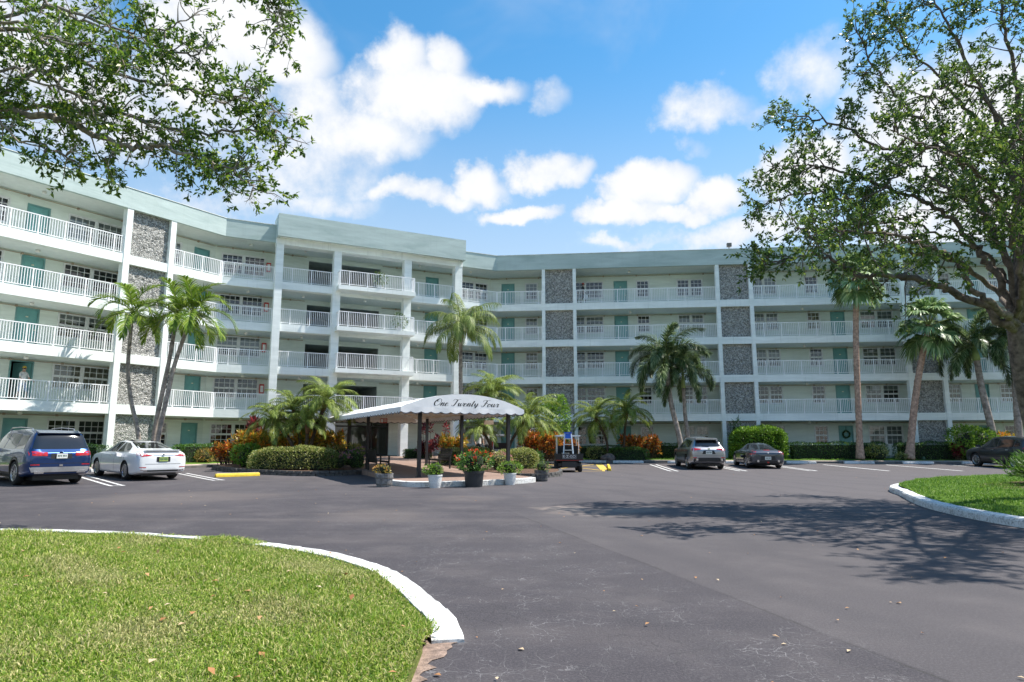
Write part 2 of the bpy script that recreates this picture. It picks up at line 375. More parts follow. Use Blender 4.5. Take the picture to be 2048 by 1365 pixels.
M['asphalt'] = asphalt_mat(); M['pavers'] = paver_mat(); M['kerbpaint'] = kerbpaint_mat()
M['turf'] = turf_mat('lawn_soil', (.09, .12, .025), (.22, .25, .07), (.36, .31, .14), .6)
M['turf_far'] = turf_mat('strip_turf', (.06, .12, .015), (.15, .25, .04), (.22, .24, .08), .35)
M['terrain'] = turf_mat('terrain', (.05, .08, .02), (.10, .14, .04), (.2, .18, .1), .3)
M['mulch'] = mat('mulch', (.16, .085, .05), .95, var=.35, scale=18, bump=1, bscale=60, coords='World', bdist=.04)
M['concrete'] = mat('concrete', (.36, .34, .31), .85, var=.15, scale=2, bump=.3, bscale=60, coords='World')
M['kerbgrey'] = mat('unpainted_kerb', (.17, .16, .15), .9, var=.25, scale=3, bump=.4, bscale=50, coords='World')
M['walk'] = mat('pink_walk', (.46, .36, .31), .85, var=.14, scale=1.6, bump=.3, bscale=70, coords='World')
M['linewhite'] = mat('line_paint_white', (.72, .72, .70), .7, coords='World', scale=9, col2=(.40, .39, .39), bump=.3, bscale=90)
M['lineyellow'] = mat('line_paint_yellow', (.72, .46, .05), .7, coords='World', scale=9, col2=(.45, .32, .10))
M['block'] = mat('edging_block', (.12, .115, .11), .9, var=.3, scale=7, bump=.6, bscale=45, coords='World')

mb = MB(); mb.box(-400, 400, -300, 500, -.6, -.09); mb.build('terrain', M['terrain'], kind='structure')
# parking lot: rises gently to the kerb along the building
rows = []
for o in (-5.2, -7.8, -10.4, -13): rows.append([(x, y, .02 * min(13 + o, 7.8)) for x, y in poly_off(o, ls=-45, rs=58)])
mb = MB(); mb.grid(rows)
e = rows[-1]; mb.face([e[3], e[2], e[1], e[0], (-70, -12, 0), (70, -12, 0)]); mb.build('parking_lot', M['asphalt'], kind='structure')
def ostrip(name, o0, o1, z0, z1, m, ls=-45, rs=58):
    mb = MB(); mb.grid([[(x, y, z1) for x, y in poly_off(o1, ls=ls, rs=rs)], [(x, y, z0) for x, y in poly_off(o0, ls=ls, rs=rs)]])
    return mb.build(name, m, kind='structure')
ostrip('walkway', -5.05, -4.0, .28, .30, M['walk']); ostrip('lawn_strip', -4.0, 0.05, .302, .38, M['turf_far'])
mb = MB()
a, b_ = poly_off(-5.2, ls=-45, rs=58), poly_off(-5.05, ls=-45, rs=58)
mb.grid([[(x, y, z) for x, y in q] for q, z in ((a, .02), (a, .27), (b_, .283), (b_, .02))]); mb.build('lot_kerb', M['kerbgrey'], kind='structure')

# painted lines -------------------------------------------------
def stripe(name, pts, w, m, dz=.005):
    pts = [np.array(p, float) for p in pts]; q = []
    for a, b in zip(pts[:-1], pts[1:]):
        n = max(1, int(np.linalg.norm(b - a) / .5)); q += [a + (b - a) * i / n for i in range(n)]
    q.append(pts[-1]); l, r = [], []
    for i, p in enumerate(q):
        d = q[min(i + 1, len(q) - 1)] - q[max(i - 1, 0)]; d /= np.linalg.norm(d); nn = np.array([-d[1], d[0]]) * w / 2
        for lst, pp in ((l, p + nn), (r, p - nn)): lst.append((pp[0], pp[1], gz(*pp) + dz))
    mb = MB(); mb.grid([r, l]); return mb.build(name, m, kind='structure')
def hairpin(a, b, w=.11, gap=.34):
    a, b = np.array(a), np.array(b); d = (b - a) / np.linalg.norm(b - a); n = np.array([-d[1], d[0]]) * gap / 2
    stripe('parking_line', [a + n, b + n], w, M['linewhite']); stripe('parking_line', [a - n, b - n], w, M['linewhite'])
    stripe('parking_line', [b + n * 1.32 + d * .055, b - n * 1.32 + d * .055], w, M['linewhite'])
hairpin((-16.9, 26.5), (-12.9, 22.1)); hairpin((-19.6, 23.8), (-15.6, 19.4)); hairpin((-14.2, 29.0), (-11.0, 25.3)); 
hairpin((8.3, 39.6), (8.0, 33.2)); hairpin((11.6, 39.3), (11.45, 33.4)); hairpin((14.9, 39.0), (14.95, 33.5))
for i in range(4): stripe('parking_line', [(18.05 + 3.45 * i, 39.0 - .32 * i), (18.6 + 3.55 * i, 33.2 - .1 * i)], .17, M['linewhite'])
for pts in ([(2.0, 40.6), (1.6, 32.9)], [(5.35, 40.6), (4.5, 33.0)], [(1.6, 32.9), (4.5, 33.0)], [(1.9, 40.4), (4.6, 34.0)], [(5.2, 40.3), (1.7, 34.2)], [(1.85, 38.0), (5.0, 37.8)]):
    stripe('hatched_line', pts, .13, M['lineyellow'], .009)
stripe('hatched_line', [(5.15, 39.8), (4.75, 34.6)], .42, M['lineyellow'], .012)

# kerbs ---------------------------------------------------------
def offs(pts, w):
    q = [np.array(p, float) for p in pts]; out = []
    for i, p in enumerate(q):
        d = q[min(i + 1, len(q) - 1)] - q[max(i - 1, 0)]; d /= np.linalg.norm(d); out.append(p + np.array([-d[1], d[0]]) * w)
    return out
def kerb(name, outer, w, hh0, m, seed=0, closed_ends=True, **kw):
    "outer edge polyline with the lawn on its left; rounded nose"
    rn = random.Random(seed); inner = offs(outer, w); n3 = offs(outer, .03); rows = []
    for i in range(len(outer)):
        a, b, c = outer[i], n3[i], inner[i]; z = gz(*a); hh = hh0(i, len(outer)) if callable(hh0) else hh0; j = lambda: rn.uniform(-.006, .006)
        rows.append([(a[0] + j(), a[1] + j(), z - .05), (a[0] + j() + (b[0] - a[0]) * .25, a[1] + j() + (b[1] - a[1]) * .25, z + hh * .72), (b[0], b[1], z + hh * .96 + j()), (c[0] + j(), c[1] + j(), z + hh + j()), (c[0], c[1], z - .05)])
    mb = MB(); mb.grid(rows); mb.face(rows[0]); mb.face(rows[-1][::-1]); return mb.build(name, m, smooth=False, **kw)
LAWN = [(-0.33, 4.96), (-0.45, 5.4), (-0.71, 6.06), (-1.0, 6.75), (-1.36, 7.38), (-2.05, 8.2), (-3.0, 8.93), (-4.35, 9.62), (-6.2, 10.25), (-7.65, 10.45), (-10, 10.4), (-13, 9.6), (-16, 7.5)]
lawn_k = [p for p in catmull(LAWN, 6)]
KW = .24
# the kerb of the near lawn comes in cast lengths with open joints
i0 = 0
cuts = [0, 7, 22, 34, 46, 58, len(lawn_k) - 1]
for a, b in zip(cuts[:-1], cuts[1:]):
    seg = [p.copy() for p in lawn_k[a:b + 1]]
    seg[0] = seg[0] + (seg[1] - seg[0]) * .04; seg[-1] = seg[-1] + (seg[-2] - seg[-1]) * .04
    kerb('lawn_kerb', seg, KW, (lambda i, n: .028 + .077 * min(1, i / 5)) if a == 0 else .10, M['kerbpaint'], a, kind='structure')
inner = [p + (q - p) * (1 - .25 * min(1, max(0, (p[1] - 7) / 2.5))) for p, q in zip(lawn_k, offs(lawn_k, KW - .01))]
poly = [(-.60, -3.0)] + [(-.585, 3.5), (-.60, 4.7)] + [tuple(p) for p in inner] + [(-22, 4), (-22, -3.0)]
LAWNPOLY = poly
mb = MB()
mb.face([(x, y, .082) for x, y in poly]); mb.face([(-.60, -3, .085), (-.60, -3, -.05), (-.585, 3.5, -.05), (-.585, 3.5, .085)][::-1]); mb.face([(-.585, 3.5, .085), (-.585, 3.5, -.05), (-.6, 4.7, -.05), (-.6, 4.7, .085)][::-1])
o = mb.build('front_lawn', M['turf'], kind='structure')
# washed-out soil beside the end of the kerb
mb = MB(); rn = random.Random(3)
ed = [(-.61, 4.99), (-.36, 4.97)] + [(-.40 - .015 * i + rn.uniform(-.05, .05), 4.9 - i * .07) for i in range(27)] + [(-.62, 3.0)]
mb.face([(x, y, .006) for x, y in ed][::-1]); mb.build('bare_soil', mat('bare_soil', (.34, .24, .19), .95, var=.3, scale=14, bump=.8, bscale=80, coords='World'), kind='structure')
ISL = [(19.5, 26.6), (17.0, 25.0), (15.4, 23.7), (13.7, 22.5), (12.4, 21.4), (11.3, 20.2), (10.75, 19.2), (10.3, 18.0), (9.6, 16.4), (9.0, 14.85), (8.6, 13.2), (8.45, 11.8), (8.55, 10.2), (9.2, 8.2), (11, 6), (15, 4.5)]
isl_k = catmull(ISL, 5)
cuts = [0, 15, 27, 36, 48, 60, len(isl_k) - 1]
for a, b in zip(cuts[:-1], cuts[1:]):
    seg = [p.copy() for p in isl_k[a:b + 1]]; seg[0] = seg[0] + (seg[1] - seg[0]) * .03
    kerb('island_kerb', seg, .26, .15, M['kerbpaint'], a + 50, kind='structure')
ii = offs(isl_k, .25); ISLPOLY = [tuple(p) for p in ii] + [(30, 4.5), (30, 27)]
def islz(x, y):   # the island bellies up a little
    return .13 + .22 * min(1, max(0, (x - 9.5) / 6)) * min(1, max(0, (26 - y) / 6))
mb = MB()
bm = bmesh.new(); f = bm.faces.new([bm.verts.new((x, y, 0)) for x, y in ISLPOLY])
for ax, rng in ((0, np.arange(9, 30, .7)), (1, np.arange(5, 27, .7))):
    for q in rng:
        co = [0, 0, 0]; co[ax] = q; no = [0, 0, 0]; no[ax] = 1
        bmesh.ops.bisect_plane(bm, geom=bm.verts[:] + bm.edges[:] + bm.faces[:], plane_co=co, plane_no=no)
for v in bm.verts: v.co.z = islz(v.co.x, v.co.y)
bmesh.ops.recalc_face_normals(bm, faces=bm.faces[:])
me = bpy.data.meshes.new('island_lawn'); bm.to_mesh(me); bm.free(); me.materials.append(M['turf_far']); link('island_lawn', me, kind='structure')
# entrance pad (brick) with its white kerb, rising to the door sill
def padz(o): return .17 + .33 * min(1, max(0, (15 + o) / 14))
front = [(4.75, -20.2), (4.55, -21.6), (4.75, -22.6), (5.4, -23.05), (6.8, -23.15), (8.2, -22.95), (9.3, -22.5), (9.75, -22.0), (9.85, -21.2)]
fr = catmull(front, 4)
edge = [P2('C', s, o) for s, o in fr]
mb = MB(); rows = [[(x, y, -.02) for x, y in edge], [(x, y, .155) for x, y in edge]]
ins = [P2('C', 7 + (s - 7) * .95, -20 + (o + 20) * .94) for s, o in fr]; rows += [[(x, y, .17) for x, y in ins]]
mb.grid(rows); mb.build('entrance_kerb', M['kerbpaint'], kind='structure')
mb = MB(); sl_ = [(4.95, -20.2), (5.3, -17.5), (5.5, -14.5), (5.5, -8), (4.2, -5), (4.2, 0), (4.2, 2.3)]; sr_ = [(9.7, -21.0), (9.85, -18), (9.9, -14), (10.4, -9), (12.4, -6), (15.5, -2), (15.6, 2.3)]
mb.grid([[P3('C', *a, padz(a[1])) for a in sl_], [P3('C', *b, padz(b[1])) for b in sr_]])
mb.face([(x, y, .1705) for x, y in ins] + [P3('C', 9.7, -21.0, .171), P3('C', 4.95, -20.2, .171)])
for q in (sl_, sr_): mb.grid([[P3('C', *a, padz(a[1])) for a in q], [P3('C', *a, 0) for a in q]])
mb.build('entrance_pad', M['pavers'], kind='structure')
# ================================================================ apartment building
def stucco(name, col, streak=.25, dark=None):
    m = bpy.data.materials.new(name); m.use_nodes = True
    t = NT(m.node_tree); b = t.n['Principled BSDF']; p = t.add('ShaderNodeNewGeometry').outputs['Position']
    mp = t.add('ShaderNodeMapping'); mp.inputs['Scale'].default_value = (.35, .35, 2.2); t.link(p, mp.inputs['Vector'])
    a = t.noise(mp.outputs[0], 1.1, 7, .65, .5).outputs['Fac']
    mp2 = t.add('ShaderNodeMapping'); mp2.inputs['Scale'].default_value = (3.4, 3.4, .16); t.link(p, mp2.inputs['Vector'])
    r = t.noise(mp2.outputs[0], 1.6, 6, .7).outputs['Fac']; f = t.noise(p, 40, 4, .7).outputs['Fac']
    dk = dark or tuple(c * .72 for c in col); lt = tuple(min(1, c * 1.12 + .015) for c in col)
    c = t.ramp(a, [(.33, dk), (.5, col), (.7, lt)]); c = t.mix(t.math('MULTIPLY', t.maprange(r, .52, .82), streak), c, tuple(x * .6 for x in col))
    t.link(c, b.inputs['Base Color']); b.inputs['Roughness'].default_value = .82; b.inputs['Specular IOR Level'].default_value = .25
    bp = t.add('ShaderNodeBump'); bp.inputs['Strength'].default_value = .35; bp.inputs['Distance'].default_value = .012
    t.link(t.math('ADD', f, t.math('MULTIPLY', a, 2.5)), bp.inputs['Height']); t.link(bp.outputs[0], b.inputs['Normal']); return m
def stone_mat():
    m = bpy.data.materials.new('split_stone'); m.use_nodes = True
    t = NT(m.node_tree); b = t.n['Principled BSDF']; p = t.add('ShaderNodeNewGeometry').outputs['Position']
    v = t.add('ShaderNodeTexVoronoi'); v.inputs['Scale'].default_value = 15; v.inputs['Randomness'].default_value = 1; t.link(p, v.inputs['Vector'])
    n = t.noise(p, 26, 5, .7).outputs['Fac']; n0 = t.noise(p, 1.5, 4).outputs['Fac']
    sep = t.add('ShaderNodeSeparateColor'); t.link(v.outputs['Color'], sep.inputs[0])
    c = t.ramp(sep.outputs[0], [(0, (.16, .16, .155)), (.5, (.40, .395, .375)), (1, (.72, .71, .68))])
    c = t.mix(t.math('MULTIPLY', t.maprange(n, .55, .35), .8), c, (.09, .09, .088)); c = t.mix(t.math('MULTIPLY', n0, .3), c, (.34, .33, .31))
    t.link(c, b.inputs['Base Color']); b.inputs['Roughness'].default_value = .9
    bp = t.add('ShaderNodeBump'); bp.inputs['Strength'].default_value = 1; bp.inputs['Distance'].default_value = .04
    t.link(t.math('ADD', t.math('MULTIPLY', v.outputs['Distance'], -1.6), t.math('MULTIPLY', n, .8)), bp.inputs['Height']); t.link(bp.outputs[0], b.inputs['Normal']); return m
M['wall'] = stucco('mint_stucco', (.66, .715, .655), .2, (.59, .645, .585)); M['band'] = stucco('pale_mint_paint', (.825, .86, .845), .5, (.74, .785, .77)); M['fascia'] = stucco('sea_green_parapet', (.45, .535, .52), .2, (.37, .46, .445))
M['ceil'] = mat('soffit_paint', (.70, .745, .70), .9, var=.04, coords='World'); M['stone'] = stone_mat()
M['white'] = mat('white_metal', (.88, .88, .89), .4, var=.02, scale=5); M['wframe'] = mat('white_window_frame', (.74, .75, .74), .5, var=.05)
M['door'] = mat('teal_door', (.15, .37, .355), .45, var=.08, scale=2); M['dframe'] = mat('door_trim', (.16, .33, .32), .6)
M['room'] = mat('dark_room', (.03, .028, .027), .9); M['blind'] = mat('window_blind', (.50, .50, .49), .7, var=.06); M['curtain'] = mat('beige_curtain', (.40, .33, .24), .9, var=.15)  # dark_room: the gloom of unlit interiors is put into a near-black colour
M['glass'] = GLASS('window_glass', (.74, .80, .80), .95); M['conduit'] = mat('tan_conduit', (.42, .33, .24), .6); M['brass'] = mat('plate', (.75, .70, .5), .4, .3)
M['black'] = mat('black_metal', (.015, .015, .016), .45, var=.2); M['red'] = mat('red_enamel', (.55, .03, .02), .4); M['coping'] = mat('coping', (.80, .83, .80), .5)
M['lampglass'] = mat('lamp_glass', (.85, .84, .80), .3)
B = thing('apartment_building', 'five-storey pale mint apartment building with open galleries, white railings and grey stone panels', 'building', (-9, 44, .3), world=True)
BO = WORG['apartment_building']
ZB = {k: 2.884 + (k - 2) * 2.7 for k in (2, 3, 4, 5)}; ZF = {1: .5}; ZF.update({k: ZB[k] + .5 for k in ZB}); ZP = 14.06; ZT = 15.18
ZC = {1: ZB[2], 2: ZB[3], 3: ZB[4], 4: ZB[5], 5: ZP}
WO = {'L': 2.2, 'C': 2.3, 'R': 2.2}
def polyprism(fo, bo, z0, z1, name, m, ls=LS, rs=RS):
    mb = MB(); pts = poly_off(fo, ls=ls, rs=rs) + poly_off(bo, ls=ls, rs=rs)[::-1]; mb.prism(pts, z0, z1); return mb.build(name, m, B)
for k in ZB: polyprism(0, 2.6, ZB[k], ZF[k], 'gallery_slab', M['band'])
polyprism(-.02, 2.6, .3, .5, 'ground_slab', M['concrete'])
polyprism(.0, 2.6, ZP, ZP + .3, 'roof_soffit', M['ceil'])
polyprism(2.5, 14, ZP + .31, ZP + .5, 'roof_deck', M['concrete'])
par = MB(); pts = poly_off(-.06) + poly_off(.14)[::-1]; par.prism(pts, ZP - .006, ZT); par.build('parapet', M['fascia'], B)
cop = MB(); pts = poly_off(-.09) + poly_off(.17)[::-1]; cop.prism(pts, ZT + .003, ZT + .035); cop.build('coping', M['coping'], B)
# soffit paint under every gallery slab (thin skim set below it)
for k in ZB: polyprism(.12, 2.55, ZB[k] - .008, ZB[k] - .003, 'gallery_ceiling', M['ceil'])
# back of the block so that it stands as a building from the side too
mb = MB(); q = poly_off(13.5); mb.grid([[(x, y, .2) for x, y in q], [(x, y, ZP + .4) for x, y in q]])
for i in (0, 3):
    a = poly_off(2.6)[i]; b = q[i]; mb.face([(*a, .2), (*b, .2), (*b, ZP + .4), (*a, ZP + .4)])
mb.build('rear_wall', M['wall'], B)

# ---- openings in the gallery walls: (kind, s0, s1, units)
OPEN = {'L': [('win2', -23.4, -21.6), ('win1', -14.5 - 5, -13.6 - 5), ('door', -17.9, -16.9), ('win2', -15.0, -13.2), ('win1', -11.45, -10.56), ('door', -9.76, -8.70), ('win2', -7.79, -5.0), ('win1', -2.4, -1.49), ('door', -.62, .42)],
        'C': [('win2', .0, 2.62), ('door', 13.9, 14.92), ('win2', 16.77, 18.95)],
        'R': [('door', .06, 1.08), ('win1', 1.94, 2.84), ('win2', 5.15, 7.85), ('door', 8.68, 9.70), ('win1', 10.41, 11.31), ('win2', 13.43, 15.26), ('win2', 18.80, 20.61), ('win1', 22.70, 23.57), ('door', 24.31, 25.30), ('win2', 26.37, 28.62), ('win2', 31.0, 32.75), ('door', 33.70, 34.63), ('win1', 35.37, 36.23), ('win2', 38.4, 40.2)]}
corner = {'L': (LS, None), 'C': (None, None), 'R': (None, RS)}
cA, cB = xsect('L', WO['L'], 'C', WO['C']), xsect('C', WO['C'], 'R', WO['R'])
sc = lambda k, p: float((np.array(p) - FR[k]['o']) @ FR[k]['t'])
SEG = {'L': (LS, sc('L', cA)), 'C': (sc('C', cA), sc('C', cB)), 'R': (sc('R', cB), RS)}
def wall_mesh(k, s0, s1, z0, z1, holes, reveal=.22):
    mb = MB(); o = WO[k]
    ss = sorted({s0, s1} | {h[0] for h in holes} | {h[1] for h in holes}); zz = sorted({z0, z1} | {h[2] for h in holes} | {h[3] for h in holes})
    for a, b in zip(ss[:-1], ss[1:]):
        for c, d in zip(zz[:-1], zz[1:]):
            m_, n_ = (a + b) / 2, (c + d) / 2
            if any(h[0] < m_ < h[1] and h[2] < n_ < h[3] for h in holes): continue
            mb.face([P3(k, a, o, c), P3(k, b, o, c), P3(k, b, o, d), P3(k, a, o, d)])
    for a, b, c, d in holes:
        p = [(a, c), (b, c), (b, d), (a, d)]
        for (q, r), (u, v) in zip(p, p[1:] + p[:1]): mb.face([P3(k, q, o, r), P3(k, q, o + reveal, r), P3(k, u, o + reveal, v), P3(k, u, o, v)])
    return mb
rw = random.Random(11)
def window(k, s0, s1, z0, z1, units, floor):
    o = WO[k]; fw = .055
    fr = MB()                                  # outer casing and mullions
    fbox(fr, k, s0 - .05, s1 + .05, o - .035, o + .02, z1, z1 + .06); fbox(fr, k, s0 - .07, s1 + .07, o - .06, o + .02, z0 - .06, z0)
    for s in (s0 - .05, s1): fbox(fr, k, s, s + .05, o - .034, o + .02, z0, z1)
    us = []; w = (s1 - s0) / units
    for i in range(units):
        a, b = s0 + w * i, s0 + w * (i + 1)
        if i: fbox(fr, k, a - .05, a + .05, o - .02, o + .10, z0, z1)
        us.append((a + (.05 if i else 0), b - (.05 if i < units - 1 else 0)))
    win = fr.build('window', M['wframe'], B)
    zm = z0 + (z1 - z0) * .5
    grid = MB(); style = rw.random()
    for a, b in us:
        for u, v, oo in ((zm, z1, o + .03), (z0, zm, o + .06)):
            sa = MB()
            fbox(sa, k, a, b, oo - .02, oo + .02, v - fw, v); fbox(sa, k, a, b, oo - .02, oo + .02, u, u + fw)
            fbox(sa, k, a, a + fw, oo - .019, oo + .019, u + fw, v - fw); fbox(sa, k, b - fw, b, oo - .019, oo + .019, u + fw, v - fw)
            sa.build('sash', M['wframe'], win)
            g = MB(); g.face([P3(k, a + fw, oo, u + fw), P3(k, b - fw, oo, u + fw), P3(k, b - fw, oo, v - fw), P3(k, a + fw, oo, v - fw)]); g.build('pane', M['glass'], win)
            nc = max(2, round((b - a) / .32))
            for i in range(1, nc): s = a + (b - a) * i / nc; fbox(grid, k, s - .015, s + .015, oo - .012, oo - .002, u + fw, v - fw)
            zz = (u + v) / 2; fbox(grid, k, a + fw, b - fw, oo - .011, oo - .0015, zz - .015, zz + .015)
    grid.build('muntin_grid', M['wframe'], win)
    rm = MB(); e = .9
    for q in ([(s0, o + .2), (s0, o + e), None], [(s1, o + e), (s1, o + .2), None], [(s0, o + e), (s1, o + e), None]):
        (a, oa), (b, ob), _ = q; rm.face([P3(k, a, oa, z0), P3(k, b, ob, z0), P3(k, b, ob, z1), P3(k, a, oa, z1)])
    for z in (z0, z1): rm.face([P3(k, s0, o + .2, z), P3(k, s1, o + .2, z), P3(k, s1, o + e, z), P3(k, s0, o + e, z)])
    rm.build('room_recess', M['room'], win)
    # blinds: real slats
    if rw.random() < (.5 if floor >= 3 else .18):
        drop = rw.choice([.35, .5, .5, .62, 1.0]); bl = MB(); h = (z1 - z0) * drop; n = int(h / .05)
        for a, b in us:
            for i in range(n): z = z1 - .03 - i * .05; bl.face([P3(k, a + .04, o + .13, z), P3(k, b - .04, o + .13, z), P3(k, b - .04, o + .155, z - .043), P3(k, a + .04, o + .155, z - .043)])
        bl.build('blind', M['blind'], win)
    elif rw.random() < .16:
        cu = MB()
        for a, b in us:
            n = 14; cu.grid([[P3(k, a + (b - a) * i / n, o + .16 + (.03 if i % 2 else 0), z) for i in range(n + 1)] for z in (z0, z1)])
        cu.build('curtain', M['curtain'], win)
def door(k, s0, s1, z0, z1, floor):
    o = WO[k]; fr = MB()
    fbox(fr, k, s0, s1, o + .05, o + .10, z0 + .01, z1 - .07)
    w = s1 - s0 - .14
    d = MB(); a, b = s0 + .07, s1 - .07
    fbox(d, k, a, b, o + .04, o + .085, z0 + .012, z1 - .07)
    for i in range(2):
        for (u, v) in ((.15, .75), (.9, 1.45), (1.58, 1.88)):
            x0 = a + .1 + i * (w / 2); fbox(d, k, x0, x0 + w / 2 - .2, o + .03, o + .04, z0 + u, z0 + min(v, z1 - z0 - .15))
    dr = d.build('door', M['door'], B)
    t = MB(); fbox(t, k, s0, a, o - .03, o + .12, z0, z1); fbox(t, k, b, s1, o - .03, o + .12, z0, z1); fbox(t, k, a, b, o - .029, o + .119, z1 - .07, z1); t.build('door_frame', M['dframe'], dr)
    p = MB(); c = (a + b) / 2; fbox(p, k, c - .055, c + .055, o + .012, o + .029, z0 + 1.6, z0 + 1.65); p.build('number_plate', M['brass'], dr)
    h_ = MB(); h_.tube([P3(k, b - .09, o + .035, z0 + .98), P3(k, b - .09, o - .02, z0 + .98)], .028, 8); h_.build('door_handle', M['brass'], dr)
    return dr
def open_door(k, s0, s1, z0, z1):
    "the one flat whose door stands open: dark hall behind, leaf swung inwards"
    o = WO[k]; a, b = s0 + .07, s1 - .07; t = MB()
    fbox(t, k, s0, a, o - .03, o + .12, z0, z1); fbox(t, k, b, s1, o - .03, o + .12, z0, z1); fbox(t, k, a, b, o - .029, o + .119, z1 - .07, z1); f = t.build('door_frame', M['dframe'], B)
    r = MB(); e = o + 2.0
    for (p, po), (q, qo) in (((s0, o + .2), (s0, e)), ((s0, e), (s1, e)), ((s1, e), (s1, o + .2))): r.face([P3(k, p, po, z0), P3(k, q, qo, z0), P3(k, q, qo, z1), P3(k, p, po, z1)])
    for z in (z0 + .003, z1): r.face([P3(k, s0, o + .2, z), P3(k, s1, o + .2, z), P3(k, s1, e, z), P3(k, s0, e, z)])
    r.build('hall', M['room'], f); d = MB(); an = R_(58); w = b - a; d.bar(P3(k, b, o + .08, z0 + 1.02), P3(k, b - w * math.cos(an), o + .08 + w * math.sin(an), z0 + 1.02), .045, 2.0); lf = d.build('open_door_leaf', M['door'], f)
DOORS = {}
for fl in range(1, 6):
    zf, zc = ZF[fl], ZC[fl]; zw0, zw1 = (zf + .82, zf + 2.07) if fl > 1 else (1.25, 2.57)
    for k in 'LCR':
        holes = []
        for kind, s0, s1 in OPEN[k]:
            if kind == 'door': holes.append((s0, s1, zf + .002, zf + 2.09))
            else: holes.append((s0, s1, zw0, zw1))
        if k == 'C':
            if fl == 1: holes = [h for h in holes if h[0] > 16 or h[0] < 4]; holes.append((5.46, 11.4, zf + .002, 2.80))
            else: holes.append((5.46, 10.48, zf + .002, zc - .32))
        wall_mesh(k, *SEG[k], zf, zc - .009, holes).build('gallery_wall', M['wall'], B)
        for kind, s0, s1 in OPEN[k]:
            if k == 'C' and fl == 1 and kind == 'door': continue
            if k == 'L' and s1 < -13: 
                if fl > 0: pass
            if kind == 'door' and (k, fl, s0) == ('L', 2, -9.76): open_door(k, s0, s1, zf, zf + 2.09)
            elif kind == 'door': DOORS[(k, fl, s0)] = door(k, s0, s1, zf, zf + 2.09, fl)
            else: window(k, s0, s1, zw0, zw1, int(kind[-1]), fl)
        # conduit along the wall head
        c = MB(); a, b = SEG[k]; z = zc - .10
        cuts = [(a + .05, b - .05)] if k != 'C' else [(a + .1, 5.3), (10.6, b - .1)]
        for a, b in cuts:
            c = MB(); c.tube([P3(k, a, WO[k] - .05, z), P3(k, b, WO[k] - .05, z)], .022, 6)
            n = int((b - a) / 2.5) + 1
            for i in range(n): s = a + (b - a) * (i + .5) / n; fbox(c, k, s - .05, s + .05, WO[k] - .09, WO[k], z - .05, z + .05)
            c.build('conduit', M['conduit'], B)
    # lobby recess behind the lift opening
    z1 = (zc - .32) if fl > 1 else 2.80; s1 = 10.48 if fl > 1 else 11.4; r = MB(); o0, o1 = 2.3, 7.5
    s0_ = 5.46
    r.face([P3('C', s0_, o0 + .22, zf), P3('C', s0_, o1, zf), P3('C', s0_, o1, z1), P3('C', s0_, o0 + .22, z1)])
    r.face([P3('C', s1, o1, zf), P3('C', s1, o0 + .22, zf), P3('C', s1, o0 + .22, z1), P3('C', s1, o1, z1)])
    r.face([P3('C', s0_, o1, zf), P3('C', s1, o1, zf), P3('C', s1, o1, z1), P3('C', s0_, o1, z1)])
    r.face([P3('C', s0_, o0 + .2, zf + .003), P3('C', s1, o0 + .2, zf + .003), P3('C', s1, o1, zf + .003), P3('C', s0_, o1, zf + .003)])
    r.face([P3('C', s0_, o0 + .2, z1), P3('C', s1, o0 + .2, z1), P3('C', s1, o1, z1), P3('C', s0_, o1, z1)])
    r.build('lift_lobby', mat('shaded_lobby_tone_%d' % fl, (.33, .36, .33), .8), B)  # wall green darkened in the colour so the lobby opening looks shaded
    for (k, s, o) in (('C', 5.0, 1.1), ('C', 9.0, .6), ('C', 13.0, 1.1), ('C', 1.6, 1.1), ('C', 17.0, 1.1), ('L', -9.5, 1.1), ('R', 9.8, 1.1), ('R', 22, 1.1)):
        g = MB(); p = P3(k, s, o, zc - .01); g.lathe([(.02, -.15), (.09, -.13), (.11, -.08), (.09, -.03), (.10, 0)], 12, p); g.build('ceiling_light', M['lampglass'], B, smooth=True)
    if fl > 1:
        for s in (2.72,):
            x = MB(); fbox(x, 'C', s, s + .28, 2.3 - .14, 2.3, zf + 1.15, zf + 1.75); e = x.build('extinguisher_cabinet', M['red'], B)
            x = MB(); fbox(x, 'C', s + .05, s + .23, 2.3 - .146, 2.3 - .141, zf + 1.22, zf + 1.65); x.build('cabinet_pane', M['lampglass'], e)
# storefront doors of the ground floor
sf = MB(); o = 2.42
for s in (5.5, 7.2, 8.75, 10.2, 11.33): fbox(sf, 'C', s - .045, s + .045, o - .05, o + .05, .51, 2.79)
fbox(sf, 'C', 5.5, 11.33, o - .049, o + .049, 2.45, 2.55); fbox(sf, 'C', 5.5, 11.33, o - .049, o + .049, 2.73, 2.795); fbox(sf, 'C', 5.5, 11.33, o - .048, o + .048, .505, .60)
s_ = sf.build('storefront', M['black'], B)
for a, b in ((5.5, 7.2), (7.2, 8.75), (8.75, 10.2), (10.2, 11.33)):
    for z0, z1 in ((.6, 2.45), (2.55, 2.73)):
        g = MB(); g.face([P3('C', a + .045, o, z0), P3('C', b - .045, o, z0), P3('C', b - .045, o, z1), P3('C', a + .045, o, z1)]); g.build('door_pane', M['glass'], s_)
for s in (8.6, 8.9): h_ = MB(); h_.tube([P3('C', s, o - .1, 1.2), P3('C', s, o - .1, 1.9)], .018, 8); h_.build('pull_handle', M['white'], s_)
x = MB(); fbox(x, 'C', 12.45, 12.75, 2.22, 2.3, 1.55, 2.05); x.build('intercom_panel', mat('intercom', (.45, .40, .3), .4, .6), B)
x = MB(); fbox(x, 'C', 12.5, 12.68, 2.15, 2.3, 2.35, 2.55); x.build('wall_camera', M['black'], B)

